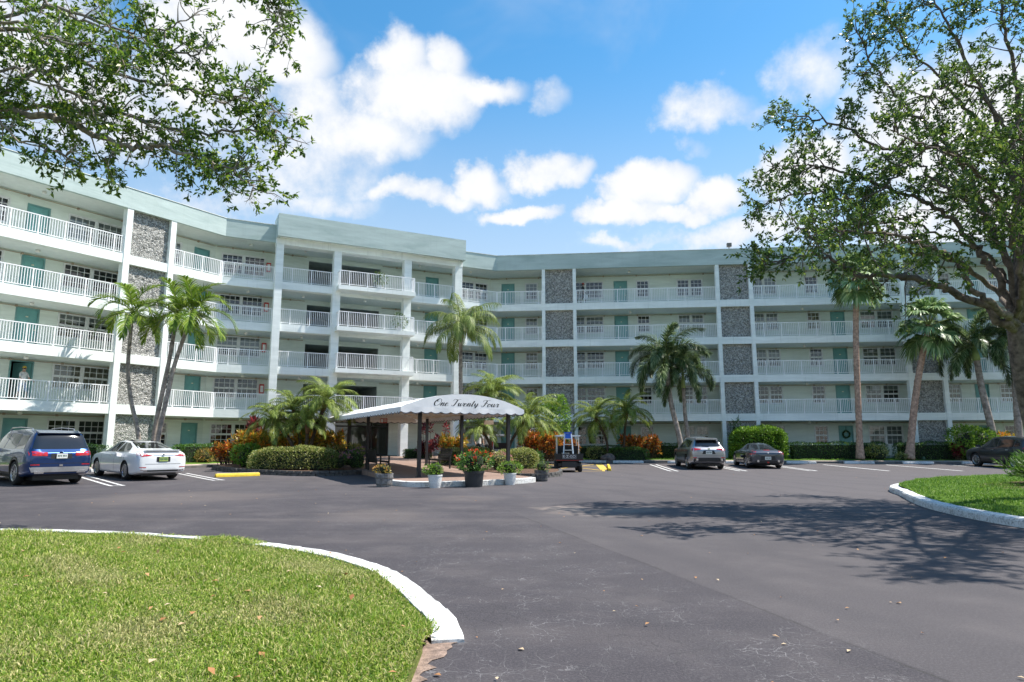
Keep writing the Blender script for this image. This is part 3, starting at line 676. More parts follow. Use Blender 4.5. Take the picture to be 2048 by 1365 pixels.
# ---- stone bays and columns
def stonepanel(k, s0, s1, z0, z1, seed):
    rs = np.random.RandomState(seed); st = .058; nx = int((s1 - s0) / st); nz = int((z1 - z0) / st)
    S_, Z_ = np.meshgrid(np.linspace(0, 1, nx + 1), np.linspace(0, 1, nz + 1)); h = rs.rand(nz + 1, nx + 1); h2 = rs.rand(nz // 3 + 2, nx // 3 + 2)
    d = .045 * h + .04 * h2[np.arange(nz + 1)[:, None] // 3, np.arange(nx + 1)[None] // 3]
    js = (rs.rand(nz + 1, nx + 1) - .5) * .05; jz = (rs.rand(nz + 1, nx + 1) - .5) * .05
    js[:, [0, -1]] = 0; jz[[0, -1]] = 0
    s = s0 + (s1 - s0) * S_ + js; z = z0 + (z1 - z0) * Z_ + jz; o = .26 - d
    f = FR[k]; V = np.stack([f['o'][0] + s * f['t'][0] + o * f['n'][0] - BO[0], f['o'][1] + s * f['t'][1] + o * f['n'][1] - BO[1], z - BO[2]], -1).reshape(-1, 3)
    i = np.arange(nz * nx); r, c = i // nx, i % nx; a = r * (nx + 1) + c
    return npmesh('stone_panel', V, np.stack([a, a + 1, a + nx + 2, a + nx + 1], 1), M['stone'])
BAYS = {'L': [(-18.45, -18.15, -16.0, -15.7), (-5.93, -5.60, -3.45, -3.13)], 'R': [(3.33, 3.57, 5.60, 5.84), (15.82, 16.08, 18.12, 18.38), (28.34, 28.62, 30.55, 30.83), (40.8, 41.06, 43.1, 43.36)]}
for k in BAYS:
    for bi, (a, b, c, d) in enumerate(BAYS[k]):
        for u, v in ((a, b), (c, d)):
            m_ = MB(); fbox(m_, k, u, v, -.035, .38, .25, ZP - .007); m_.build('column', M['band'], B)
        for fl in range(1, 6):
            z0 = ZF[fl] + (.0 if fl > 1 else -.2); z1 = ZC[fl] - (0 if fl < 5 else .01)
            link('stone_panel', stonepanel(k, b, c, z0, z1, bi * 7 + fl + (50 if k == 'R' else 0)), B)
            m_ = MB(); fbox(m_, k, b, c, .27, .37, z0, z1); m_.build('screen_wall', M['wall'], B)
# ---- central block
CC = [(2.99, 3.44), (6.61, 7.10), (11.41, 11.92), (15.16, 15.70)]
for a, b in CC: m_ = MB(); fbox(m_, 'C', a, b, -.45, .15, .3, 13.86); m_.build('column', M['band'], B)
m_ = MB(); fbox(m_, 'C', 2.97, 15.72, -.47, .3, 13.863, 14.30); m_.build('lintel_beam', M['band'], B)
m_ = MB(); fbox(m_, 'C', 2.96, 15.73, -1.0, -.8, 14.25, 15.72); fbox(m_, 'C', 2.96, 3.16, -.8, .9, 14.25, 15.72); fbox(m_, 'C', 15.53, 15.73, -.8, .9, 14.25, 15.72); fbox(m_, 'C', 3.16, 15.53, .7, .9, 14.5, 15.72); m_.build('entrance_parapet', M['fascia'], B)
m_ = MB(); fbox(m_, 'C', 3.165, 15.525, -.795, .69, 14.305, 14.40); m_.build('entrance_soffit', M['band'], B)
for fl in (2, 3, 4, 5):
    for (a, b) in ((3.44, 6.61), (11.92, 15.16)):
        m_ = MB(); fbox(m_, 'C', a, b, -.30, .01, ZB[fl] + .02, ZF[fl] - .003); m_.build('edge_beam', M['band'], B)
    m_ = MB(); fbox(m_, 'C', 6.80, 11.98, -1.25, -.455, ZF[fl] - .30, ZF[fl] - .02); fbox(m_, 'C', 7.105, 11.405, -.455, .01, ZF[fl] - .30, ZF[fl] - .0205); m_.build('balcony_slab', M['band'], B)

# ---- railings
PITCH = .1195
bmesh_bal = MB(); bmesh_bal.box(-.014, .014, -.014, .014, 0, .84); ME_BAL = bmesh_bal.mesh('baluster', M['white'])
bm2 = MB(); bm2.box(-.03, .03, -.03, .03, -.06, .93); ME_POST = bm2.mesh('railing_post', M['white'])
def railing(k, s0, s1, o, zf, singles=False, ends=(False, False)):
    m_ = MB(); zb = zf + .09; zt = zf + .97
    for (a, oa, b, ob) in [(s0, o, s1, o)] + ([(s0, o, s0, ends[0])] if ends[0] is not False else []) + ([(s1, o, s1, ends[1])] if ends[1] is not False else []):
        m_.bar(P3(k, a, oa, zb), P3(k, b, ob, zb), .035, .03); m_.bar(P3(k, a, oa, zt), P3(k, b, ob, zt), .05, .045)
    r = m_.build('railing', M['white'], B)
    rz = math.atan2(FR[k]['t'][1], FR[k]['t'][0]); n = max(2, round((s1 - s0) / PITCH)); rows = MB()
    def put(s, oo, post, sng):
        p = P3(k, s, oo, zf + (.06 if post else .10))
        if post: x = link('railing_post', ME_POST, r)
        elif sng: x = link('baluster', ME_BAL, r)
        else:
            f = FR[k]; t = f['t'] * .014; q = f['n'] * .014; c = np.array(p[:2])
            cs = [c - t - q, c + t - q, c + t + q, c - t + q]; rows.hexa([(*v, p[2]) for v in cs] + [(*v, p[2] + .85) for v in cs]); return
        x.location = (p[0] - BO[0], p[1] - BO[1], p[2] - BO[2]); x.rotation_euler = (0, 0, rz)
    for i in range(n + 1):
        post = i % 10 == 5 or (i in (0, n))
        put(s0 + (s1 - s0) * i / n, o, post, singles)
    for e, s in ((ends[0], s0), (ends[1], s1)):
        if e is not False:
            m = max(2, round(abs(e - o) / PITCH))
            for j in range(1, m): put(s, o + (e - o) * j / m, False, False)
    if rows.v: rows.build('baluster_row', M['white'], r, kind='stuff')
for fl in (2, 3, 4, 5):
    z = ZF[fl]
    railing('L', -15.68, -12.95, .08, z); railing('L', -12.95, -5.95, .08, z, True)
    railing('L', -3.11, -.03, .08, z, fl == 5); railing('C', .03, 2.97, .08, z); railing('C', 3.46, 6.59, -.15, z); railing('C', 11.94, 15.14, -.15, z)
    railing('C', 6.90, 11.90, -1.17, z - .02, False, (-.47, -.47)); railing('C', 15.72, 18.65, .08, z); railing('R', .03, 3.31, .08, z)
    railing('R', 5.86, 15.80, .08, z); railing('R', 18.40, 28.32, .08, z); railing('R', 30.85, 40.78, .08, z)
# floodlight on the roof
fl_ = thing('roof_floodlight', 'small boxy floodlight standing on the parapet of the right wing', 'floodlight', P3('R', 16.9, .1, ZT + .03), world=True)
m_ = MB(); p = P3('R', 16.9, .1, ZT + .03); m_.tube([p, (p[0], p[1], p[2] + .16)], .03); m_.build('bracket', M['black'], fl_)
m_ = MB(); fbox(m_, 'R', 16.74, 17.06, -.1, .15, ZT + .19, ZT + .46); m_.build('lamp_housing', mat('floodlight_case', (.22, .2, .18), .6), fl_)
# ================================================================ plants: building blocks
def PX(u, v, Y):
    "the point at distance Y in front of the forecourt that was measured at (u, v)"
    th = R_(8.7153); x = (u - 1024) / 1323.45; y = -(v - 682.5) / 1323.45
    r = Vector((x, math.cos(th) - y * math.sin(th), math.sin(th) + y * math.cos(th))); p = r * (Y / r.y); return Vector((p.x, p.y, p.z + EYE))
def unit(a): return a / np.maximum(np.linalg.norm(a, axis=-1, keepdims=True), 1e-9)
def leaf_quads(C, A, L, W, rs, bend=.15):
    "one pointed leaf (quad) per row: C base points, A axes"
    n = len(C); A = unit(A); r = unit(rs.normal(size=(n, 3))); sd = unit(np.cross(A, r)); nn = np.cross(sd, A)
    L = np.broadcast_to(np.asarray(L, float).reshape(-1, 1), (n, 1)); W = np.broadcast_to(np.asarray(W, float).reshape(-1, 1), (n, 1))
    m = C + A * L * .48 + nn * L * bend
    V = np.stack([C, m + sd * W / 2, C + A * L, m - sd * W / 2], 1).reshape(-1, 3); F = np.arange(4 * n).reshape(n, 4); return V, F
LM = {}
G = lambda *c: c
LM['hedge'] = leafmat('hedge_leaf', [(0, (0.032, 0.083, 0.016)), (.5, (0.074, 0.180, 0.026)), (1, (0.166, 0.300, 0.053))], .35)
LM['hedge_dark'] = leafmat('dark_hedge_leaf', [(0, (0.024, 0.057, 0.014)), (.6, (0.057, 0.138, 0.024)), (1, (0.162, 0.275, 0.065))], .3)
LM['varieg'] = leafmat('variegated_leaf', [(0, (.07, .13, .02)), (.4, (.22, .27, .05)), (.75, (.46, .45, .13)), (1, (.60, .58, .28))], .45)
LM['croton'] = leafmat('croton_leaf', [(0, (.03, .06, .012)), (.22, (.10, .12, .02)), (.42, (.42, .06, .015)), (.62, (.62, .16, .02)), (.8, (.70, .36, .04)), (1, (.16, .012, .012))], .35)
LM['croton_y'] = leafmat('yellow_croton_leaf', [(0, (.05, .10, .015)), (.35, (.35, .28, .03)), (.65, (.66, .42, .04)), (.85, (.62, .16, .02)), (1, (.20, .22, .03))], .35)
LM['cordy'] = leafmat('red_cordyline_leaf', [(0, (.035, .008, .012)), (.5, (.15, .018, .026)), (.8, (.36, .05, .06)), (1, (.07, .03, .018))], .35)
LM['lime'] = leafmat('lime_leaf', [(0, (0.070, 0.150, 0.010)), (.6, (0.170, 0.320, 0.030)), (1, (0.300, 0.450, 0.070))], .4)
LM['fern'] = leafmat('fern_leaf', [(0, (.05, .10, .02)), (.6, (.12, .22, .04)), (1, (.20, .22, .06))], .5)
LM['pygmy'] = leafmat('date_palm_leaflet', [(0, (0.085, 0.13, 0.022)), (.5, (0.2, 0.27, 0.05)), (1, (0.36, 0.42, 0.1))], .5, .35, .25)
LM['adonidia'] = leafmat('arched_palm_leaflet', [(0, (0.07, 0.14, 0.015)), (.5, (0.18, 0.29, 0.03)), (1, (0.32, 0.4, 0.07))], .5, .35, .25)
LM['queen'] = leafmat('queen_palm_leaflet', [(0, (0.07, 0.12, 0.025)), (.5, (0.18, 0.25, 0.06)), (1, (0.34, 0.38, 0.14))], .5, .35, .25)
LM['fox'] = leafmat('foxtail_leaflet', [(0, (.03, .06, .02)), (.5, (.095, .16, .05)), (.8, (.22, .29, .13)), (1, (.42, .47, .28))], .35, .3)
LM['sabal'] = leafmat('fan_palm_leaf', [(0, (0.089, 0.163, 0.059)), (.6, (0.223, 0.342, 0.119)), (1, (0.446, 0.535, 0.267))], .35, .3)
LM['oak'] = leafmat('live_oak_leaf', [(0, (.045, .095, .013)), (.5, (.10, .19, .022)), (.85, (.20, .31, .04)), (1, (.36, .42, .05))], .35, .5)
LM['oak_far'] = leafmat('live_oak_leaf_right', [(0, (0.042, 0.082, 0.018)), (.5, (0.090, 0.162, 0.031)), (.85, (0.168, 0.258, 0.048)), (1, (0.300, 0.360, 0.072))], .32, .45)
LM['juniper'] = leafmat('juniper_leaf', [(0, (0.036, 0.096, 0.012)), (.6, (0.096, 0.216, 0.024)), (1, (0.192, 0.336, 0.048))], .5)
LM['fl_red'] = leafmat('red_petal', [(0, (.55, .03, .01)), (1, (.80, .12, .03))], .5); LM['fl_pink'] = leafmat('pink_petal', [(0, (.55, .16, .20)), (1, (.78, .42, .42))], .5)
LM['fl_purple'] = leafmat('purple_petal', [(0, (.30, .08, .34)), (1, (.55, .25, .55))], .5); LM['fl_orange'] = leafmat('orange_leaf', [(0, (.12, .16, .03)), (.5, (.40, .30, .06)), (1, (.55, .26, .08))], .5)
M['twig'] = mat('shrub_core', (.020, .030, .012), .95, var=.3, scale=9); M['soil'] = mat('potting_soil', (.05, .035, .025), .95)  # shrub_core: darkness behind the leaves put into a near-black green
M['palmtrunk'] = mat('palm_trunk', (.34, .29, .25), .9, var=.3, scale=5, bump=.6, bscale=25); M['brown'] = mat('palm_fibre', (.20, .10, .05), .9, var=.3, scale=12, bump=.7, bscale=30)
M['sabaltrunk'] = mat('sabal_trunk', (.50, .32, .235), .9, var=.3, scale=6, bump=.6, bscale=30); M['darktrunk'] = mat('date_palm_trunk', (.11, .075, .05), .95, var=.4, scale=14, bump=1, bscale=30)
M['greenshaft'] = mat('crownshaft', (.28, .38, .12), .5, var=.15); M['rachis'] = mat('frond_stalk', (.22, .26, .07), .6)

def shell_points(kind, dims, n, rs):
    "points and outward normals on a box (hedge) or lumpy ellipsoid (bush); base at z = 0"
    if kind in ('box', 'round'):
        lx, ly, h = dims; ar = np.array([lx * ly, lx * h, lx * h, ly * h, ly * h]); f = rs.choice(5, n, p=ar / ar.sum())
        x = (rs.rand(n) - .5) * lx; y = (rs.rand(n) - .5) * ly; z = rs.rand(n) * h; N = np.zeros((n, 3))
        for i, (ax, sg) in enumerate(((2, 1), (1, 1), (1, -1), (0, 1), (0, -1))):
            m = f == i; N[m, ax] = sg
            if ax == 2: z[m] = h
            elif ax == 1: y[m] = sg * ly / 2
            else: x[m] = sg * lx / 2
        P = np.stack([x, y, z], 1)
        if kind == 'round' or True:
            pw = 3.6 if kind == 'round' else 9.; hh = np.array([lx / 2, ly / 2, h]); q = np.abs(P / hh); q[:, 2] = np.clip((P[:, 2] / h - .35) / .65, 0, 1); nrm = np.maximum((q ** pw).sum(1) ** (1 / pw), 1e-6); sc_ = np.where(q.max(1) > 0, np.minimum(1, 1 / nrm), 1)[:, None]; P = np.concatenate([P[:, :2] * sc_, P[:, 2:] * (.35 * (1 - sc_) + sc_)], 1)
        w = np.sin(P[:, 0] * 2.1 + 1) * .035 + np.sin(P[:, 0] * 5.3) * .025 + np.sin(P[:, 2] * 6 + P[:, 0] * 3) * .02 + np.sin(P[:, 0] * 9 + P[:, 1] * 7) * .018
        return P + N * w[:, None], N
    lx, ly, h = dims; nl = max(4, int(6 * max(lx, ly) / h)); C = np.stack([(rs.rand(nl) - .5) * lx * .62, (rs.rand(nl) - .5) * ly * .62, h * (.38 + rs.rand(nl) * .28)], 1)
    R = np.stack([np.full(nl, min(lx, ly) * .34), np.full(nl, min(lx, ly) * .34), np.full(nl, h * .36)], 1) * (.8 + .4 * rs.rand(nl, 1))
    C[0] = (0, 0, h * .5); R[0] = (lx * .4, ly * .4, h * .47)
    i = rs.randint(0, nl, n); N = unit(rs.normal(size=(n, 3))); P = C[i] + N * R[i]; P[:, 2] = np.clip(P[:, 2], .02, None)
    keep = np.ones(n, bool)
    for j in range(nl):
        q = (P - C[j]) / R[j]; keep &= ~(((q ** 2).sum(1) < .8) & (i != j))
    return P[keep], N[keep]
def shrub(name, label, cat, loc, dims, rz=0., kind='box', leaf=(.075, .04), n=4000, m='hedge', seed=0, group=None, flowers=None, core=.82, depth=.12, out=.6, stems=0):
    rs = np.random.RandomState(seed + 17); t = thing(name, label, cat, loc, rz, group)
    P, N = shell_points(kind, dims, n, rs); n = len(P)
    P = P - N * (rs.rand(n, 1) ** 2) * depth + rs.normal(size=(n, 3)) * .012
    A = N * out + rs.normal(size=(n, 3)) * .55 + np.array([0, 0, .25])
    sz = leaf[0] * (.6 + .8 * rs.rand(n)); V, F = leaf_quads(P, A, sz, leaf[1] * (.7 + .6 * rs.rand(n)), rs)
    link('foliage', npmesh('foliage', V, F, LM[m]), t, kind='stuff')
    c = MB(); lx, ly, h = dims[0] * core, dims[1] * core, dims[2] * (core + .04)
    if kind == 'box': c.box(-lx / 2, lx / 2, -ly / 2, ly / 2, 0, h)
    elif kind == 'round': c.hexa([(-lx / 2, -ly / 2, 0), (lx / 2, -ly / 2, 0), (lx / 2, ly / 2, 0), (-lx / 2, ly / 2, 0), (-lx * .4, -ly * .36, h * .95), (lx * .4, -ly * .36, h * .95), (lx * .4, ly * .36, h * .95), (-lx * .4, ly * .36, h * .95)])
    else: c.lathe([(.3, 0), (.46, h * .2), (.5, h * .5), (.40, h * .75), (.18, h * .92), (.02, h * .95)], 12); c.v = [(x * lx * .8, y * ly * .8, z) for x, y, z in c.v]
    c.build('dark_core', M['twig'], t, org=(0, 0, 0))  # added solid dark core that stops the view through the leaves
    if flowers:
        fm, fn, fs = flowers; P, N = shell_points(kind, dims, fn * 3, rs); k = N[:, 2] > -.2; P, N = P[k][:fn], N[k][:fn]; q = []
        fn = len(P); P = np.repeat(P + N * .03, 6, 0) + rs.normal(size=(fn * 6, 3)) * fs * .35; A = np.repeat(N, 6, 0) + rs.normal(size=(fn * 6, 3)) * .7
        V, F = leaf_quads(P, A, fs, fs * .7, rs); link('flowers', npmesh('flowers', V, F, LM[fm]), t, kind='stuff')
    return t
def rosette(name, label, cat, loc, heads, m, leaf=(.30, .07), per=26, seed=0, group=None, stem=True, up=.45):
    "croton / cordyline: whorls of long leaves on stems; heads = (x, y, z) local"
    rs = np.random.RandomState(seed + 5); t = thing(name, label, cat, loc, 0, group); Vs, Fs, b = [], [], 0; st = MB()
    for hx, hy, hz in heads:
        n = per; k = np.arange(n); az = k * 2.399 + rs.rand() * 6; el = np.linspace(-.25, 1.25, n) + rs.normal(size=n) * .15
        A = np.stack([np.cos(az) * np.cos(el), np.sin(az) * np.cos(el), np.sin(el)], 1); base = np.array([hx, hy, hz]) + np.stack([0 * k, 0 * k, (k / n - .5) * leaf[0] * 1.1], 1) + rs.normal(size=(n, 3)) * .02
        L = leaf[0] * (.7 + .5 * rs.rand(n)); V, F = leaf_quads(base, A, L, leaf[1] * (.8 + .5 * rs.rand(n)), rs, .06)
        # droop the tips
        V = V.reshape(-1, 4, 3); V[:, 2, 2] -= L * .22 * (1 - np.sin(el)); V = V.reshape(-1, 3)
        Vs.append(V); Fs.append(F + b); b += len(V)
        if stem: st.tube([(hx * .7, hy * .7, -.02), (hx, hy, hz)], [.018, .010], 5)
    link('foliage', npmesh('foliage', np.concatenate(Vs), np.concatenate(Fs), LM[m]), t, kind='stuff')
    if stem: st.build('stems', M['darktrunk'], t, org=(0, 0, 0), kind='stuff')
    return t
def croton(name, label, loc, w, d, h, m='croton', seed=0, group=None, dens=1., leaf=(.26, .075)):
    rs = np.random.RandomState(seed); n = int(38 * w * max(d, .6) * dens / .9) + 4
    H = [((rs.rand() - .5) * w, (rs.rand() - .5) * d, h * (.32 + .68 * rs.rand() ** .7)) for _ in range(n)]
    return rosette(name, label, 'shrub', loc, H, m, leaf, 20, seed, group)

# ---------------------------------------------------------------- palms
def frond_mesh(name, L, el0, curve, nl, ll, lw, m, plume=0., vee=.35, droop=.5, rs=None, sweep=.55):
    t_ = np.linspace(0, 1, 26); ang = el0 - curve * t_ ** 1.25; st = L / 25
    x = np.concatenate([[0], np.cumsum(np.cos(ang[:-1]) * st)]); z = np.concatenate([[0], np.cumsum(np.sin(ang[:-1]) * st)])
    Vs, Fs, mi, b = [], [], [], 0
    mb = MB(); mb.tube([(a, 0, c) for a, c in zip(x[::3].tolist() + [x[-1]], z[::3].tolist() + [z[-1]])], list(np.linspace(.028, .006, len(x[::3]) + 1) * (L / 2.2) ** .5), 5)
    t = np.repeat(.12 + .88 * (np.arange(nl) / nl), 2) + rs.rand(2 * nl) * .4 / nl; t = np.clip(t, 0, 1); sg = np.tile([1, -1], nl); n = 2 * nl
    px = np.interp(t, t_, x); pz = np.interp(t, t_, z); a = np.interp(t, t_, ang)
    fw = np.stack([np.cos(a), 0 * a, np.sin(a)], 1); up = np.stack([-np.sin(a), 0 * a, np.cos(a)], 1); sd = np.stack([0 * a, sg, 0 * a], 1)
    roll = vee + (rs.rand(n) - .5) * .25 if not plume else (rs.rand(n) - .5) * 2 * math.pi * plume
    lat = sd * np.cos(roll)[:, None] + up * np.sin(roll)[:, None]
    sw = sweep + t * .5; ax = unit(lat * np.cos(sw)[:, None] + fw * np.sin(sw)[:, None] + rs.normal(size=(n, 3)) * .06)
    ln = ll * (np.clip(np.sin(math.pi * (.14 + .80 * t)), 0, 1) ** .7) * (.85 + .3 * rs.rand(n))
    base = np.stack([px, 0 * px, pz], 1); g = np.array([0, 0, -1.])
    mid = base + ax * ln[:, None] * .5 + g * (ln * droop * .12)[:, None]; tip = base + unit(ax + g * droop * .55) * ln[:, None] * .98 + g * (ln * droop * .18)[:, None]
    wd = unit(np.cross(ax, np.where(np.abs(up) > 0, up, up) + sd * .01)) * (lw / 2)
    V = np.stack([base - wd * .6, base + wd * .6, mid + wd, mid - wd, tip + wd * .15, tip - wd * .15], 1).reshape(-1, 3); o = np.arange(n)[:, None] * 6
    F = np.concatenate([o + np.array([0, 1, 2, 3]), o + np.array([3, 2, 4, 5])]); k = len(V)
    V = np.concatenate([V, np.array(mb.v)]); fq = np.array([f for f in mb.f if len(f) == 4]) + k
    return npmesh(name, V, np.concatenate([F, fq]), [m, M['rachis']], mi=np.concatenate([np.zeros(len(F), int), np.ones(len(fq), int)]))
def fan_mesh(name, pet, R, el0, m, rs, nseg=34):
    "costapalmate fan leaf: stalk, then radiating segments with drooping tips"
    p1 = np.array([math.cos(el0) * pet, 0, math.sin(el0) * pet]); e2 = el0 - .25; fw = np.array([math.cos(e2), 0, math.sin(e2)]); up = np.array([-math.sin(e2), 0, math.cos(e2)]); sd = np.array([0, 1., 0])
    a = np.linspace(-1.9, 1.9, nseg); n = nseg; ax = fw * np.cos(a)[:, None] + sd * np.sin(a)[:, None] + up * (.18 + .15 * np.abs(np.sin(a)))[:, None]; ax = unit(ax + rs.normal(size=(n, 3)) * .03)
    L = R * (.75 + .25 * np.cos(a * .6)) * (.93 + .14 * rs.rand(n)); w = unit(np.cross(ax, up)) * (R * .055); g = np.array([0, 0, -1.])
    m1 = p1 + ax * (L * .62)[:, None] + g * (L * .04)[:, None]; tp = p1 + ax * (L * .92)[:, None] + g * (L * (.28 + .2 * rs.rand(n)))[:, None]
    V = np.stack([p1 - w * .15 + 0 * ax, p1 + w * .15 + 0 * ax, m1 + w * 1.0, m1 - w * 1.0, tp + w * .12, tp - w * .12], 1).reshape(-1, 3); o = np.arange(n)[:, None] * 6
    F = np.concatenate([o + np.array([0, 1, 2, 3]), o + np.array([3, 2, 4, 5])]); mb = MB(); mb.tube([(0, 0, 0), tuple(p1 * .5 + np.array([0, 0, .03])), tuple(p1)], [.03, .02, .016], 5); k = len(V)
    fq = np.array([f for f in mb.f if len(f) == 4]) + k
    return npmesh(name, np.concatenate([V, np.array(mb.v)]), np.concatenate([F, fq]), [m, M['rachis']], mi=np.concatenate([np.zeros(len(F), int), np.ones(len(fq), int)]))
FROND = {}
def fronds_for(kind):
    if kind in FROND: return FROND[kind]
    rs = np.random.RandomState(hash(kind) % 97 if False else len(kind) * 7 + 3); out = []
    spec = {'pygmy': [(1.75, e, c, 46, .42, .022) for e, c in ((1.25, 1.5), (.95, 1.7), (.6, 1.7), (.25, 1.5), (-.1, 1.1))],
            'adonidia': [(2.3, e, c, 34, .62, .055) for e, c in ((1.3, 1.5), (1.0, 2.1), (.65, 2.2), (.3, 1.9), (-.1, 1.4))],
            'queen': [(3.3, e, c, 62, .75, .035) for e, c in ((1.35, 1.5), (1.05, 1.9), (.75, 2.2), (.4, 2.1), (.05, 1.7))],
            'fox': [(2.5, e, c, 200, .50, .036) for e, c in ((1.3, 1.6), (1.0, 2.2), (.65, 2.4), (.25, 2.1), (-.2, 1.5))]}
    if kind == 'sabal': out = [fan_mesh('frond', .95, .95, e, LM['sabal'], rs) for e in (1.35, .95, .5, .05, -.4, -.8)]
    else:
        for (L, e, c, nl, ll, lw) in spec[kind]:
            out.append(frond_mesh('frond', L, e, c, nl, ll, lw, LM[kind], plume=.5 if kind == 'fox' else 0, vee={'adonidia': .55, 'pygmy': .3, 'queen': .1}.get(kind, 0), droop={'queen': 1.5, 'pygmy': .8, 'adonidia': .45, 'fox': .35}[kind], rs=rs))
    FROND[kind] = out; return out
def palm(name, label, path, kind, nf, scale=1., r0=.12, r1=.09, tm='palmtrunk', seed=0, group=None, shaft=0., wild=.15, skirt=True):
    "path: world points from the base to the growing tip"
    rn = random.Random(seed); base = Vector(path[0]); t = thing(name, label, 'palm tree', tuple(base), 0, group)
    pts = [Vector(p) - base for p in catmull([tuple(p) for p in path], 8)]; tr = MB(); rad = []
    n = len(pts)
    # ringed trunk: small steps in radius
    q = []; 
    for i in range(n - 1):
        for j in range(3): q.append(pts[i].lerp(pts[i + 1], j / 3))
    q.append(pts[-1]); m_ = len(q)
    for i in range(m_): f = i / (m_ - 1); rad.append((r0 + (r1 - r0) * f + (.45 * r0 * max(0, 1 - f * 9))) * (1 + (.05 if i % 2 else -.03)))
    tr.tube([tuple(p) for p in q], rad, 9); tr.build('trunk', M[tm], t, org=(0, 0, 0), smooth=True)
    top = pts[-1]; d = (pts[-1] - pts[-2]).normalized()
    if shaft: s_ = MB(); s_.tube([tuple(top - d * .05), tuple(top + d * shaft * .4), tuple(top + d * shaft)], [r1 * 1.25, r1 * 1.1, r1 * .5], 10); s_.build('crownshaft', M['greenshaft'], t, org=(0, 0, 0), smooth=True); top = top + d * shaft * .9
    elif skirt: s_ = MB(); s_.tube([tuple(top - d * .45), tuple(top - d * .1), tuple(top + d * .12)], [r1 * 1.1, r1 * 1.9, r1 * 1.2], 9); s_.build('fibre_sheath', M['brown'], t, org=(0, 0, 0), smooth=True)
    fm = fronds_for(kind)
    for i in range(nf):
        f = (i + .5) / nf; ci = min(len(fm) - 1, int(f * len(fm))); x = link('frond', fm[ci], t)
        x.location = top + d * (.12 * (1 - f)); sc_ = scale * rn.uniform(.88, 1.1)
        x.rotation_euler = (rn.uniform(-wild, wild), rn.uniform(-wild, wild), i * 2.39996 + rn.uniform(-.2, .2)); x.scale = (sc_, sc_, sc_)
    return t
def inpoly(X, Y, poly):
    px, py = np.array([p[0] for p in poly]), np.array([p[1] for p in poly]); inside = np.zeros(len(X), bool); j = len(poly) - 1
    for i in range(len(poly)):
        c = ((py[i] > Y) != (py[j] > Y)) & (X < (px[j] - px[i]) * (Y - py[i]) / (py[j] - py[i] + 1e-12) + px[i]); inside ^= c; j = i
    return inside
# ================================================================ planting round the building
SEED = [100]
def sd(): SEED[0] += 1; return SEED[0]
def onL(s, D): x, y = P2('L', s, -D); return (x, y, gz(x, y))
def onC(s, D, z=None): x, y = P2('C', s, -D); return (x, y, gz(x, y) if z is None else z)
def onR(s, D): x, y = P2('R', s, -D); return (x, y, gz(x, y))
aL, aC, aR = (math.atan2(FR[k]['t'][1], FR[k]['t'][0]) for k in 'LCR')
def at(u, v, Y, z): p = PX(u, v, Y); return (p.x, p.y, z)
hg = 'clipped hedges along the galleries'
shrub('hedge', 'long clipped green hedge along the left wing, behind the white sedan', 'hedge', onL(-11.2, 1.5), (9.6, .9, .95), aL, n=7000, seed=sd(), group=hg)
shrub('hedge', 'clipped green hedge in front of the teal ground-floor door between stone panel and planting bed', 'hedge', onL(-1.4, 2.0), (4.2, .9, .95), aL, n=5000, seed=sd(), group=hg)
shrub('hedge', 'clipped hedge piece behind the silver crossover car', 'hedge', onR(12.6, 2.0), (4.6, .9, 1.0), aR, n=4000, seed=sd(), m='hedge_dark', group=hg)
shrub('hedge', 'long dark glossy hedge behind the grey coupe, up to the straight palm trunk', 'hedge', onR(22.3, 2.3), (6.4, .95, 1.05), aR, n=6500, seed=sd(), m='hedge_dark', group=hg)
shrub('hedge', 'dark glossy hedge between the straight and the leaning fan palm trunks', 'hedge', onR(27.9, 2.3), (3.8, .95, 1.05), aR, n=4500, seed=sd(), m='hedge_dark', group=hg)
shrub('hedge', 'low dark hedge behind the date palms right of the golf cart', 'hedge', onR(7.6, 1.6), (4.0, .8, .8), aR, n=3500, seed=sd(), m='hedge_dark', group=hg)
shrub('hedge', 'low neatly clipped green hedge beside the rock, right of the golf cart', 'hedge', onR(9.0, 4.15), (2.75, .8, .78), aR, 'round', n=4500, seed=sd(), leaf=(.055, .03), group=hg)
shrub('hedge', 'loose variegated low hedge next to the golf cart, left of the rock', 'hedge', onR(7.05, 3.9), (1.5, .9, .85), aR, 'bush', n=3200, seed=sd(), m='varieg', group=hg)
shrub('bush', 'tall rounded glossy green bush behind the silver and grey cars', 'bush', onR(17.6, 2.2), (3.6, 1.6, 2.05), aR, 'round', n=8500, seed=sd(), leaf=(.16, .075), m='lime', out=.5, depth=.25)
shrub('bush', 'big rounded green bush with pale leaves right of the leaning palm', 'bush', onR(30.6, 2.6), (3.5, 2.2, 2.1), aR, 'bush', n=9000, seed=sd(), leaf=(.17, .075), m='lime', depth=.25)
shrub('bush', 'small yellow-green shrub in front of the dark hedge by the straight palm', 'bush', onR(24.6, 3.2), (1.5, .9, .95), aR, 'bush', n=2200, seed=sd(), leaf=(.11, .05), m='varieg')
shrub('bush', 'tiny pale shrub at the foot of the straight palm trunk', 'bush', onR(25.9, 3.3), (.7, .5, .5), aR, 'bush', n=900, seed=sd(), leaf=(.09, .04), m='varieg')
shrub('bush', 'light green feathery fern clump beside the silver crossover car', 'bush', onR(12.9, 3.3), (1.3, .9, .75), aR, 'bush', n=1800, seed=sd(), leaf=(.22, .03), m='lime')
croton('croton_bush', 'red and yellow croton by the bonnet of the dark crossover', onR(32.6, 2.6), 1.0, .8, 1.5, 'croton_y', sd())
croton('croton_bush', 'dark red croton low in front of the big bush right of the leaning palm', onR(29.4, 3.2), .6, .5, .8, 'cordy', sd())
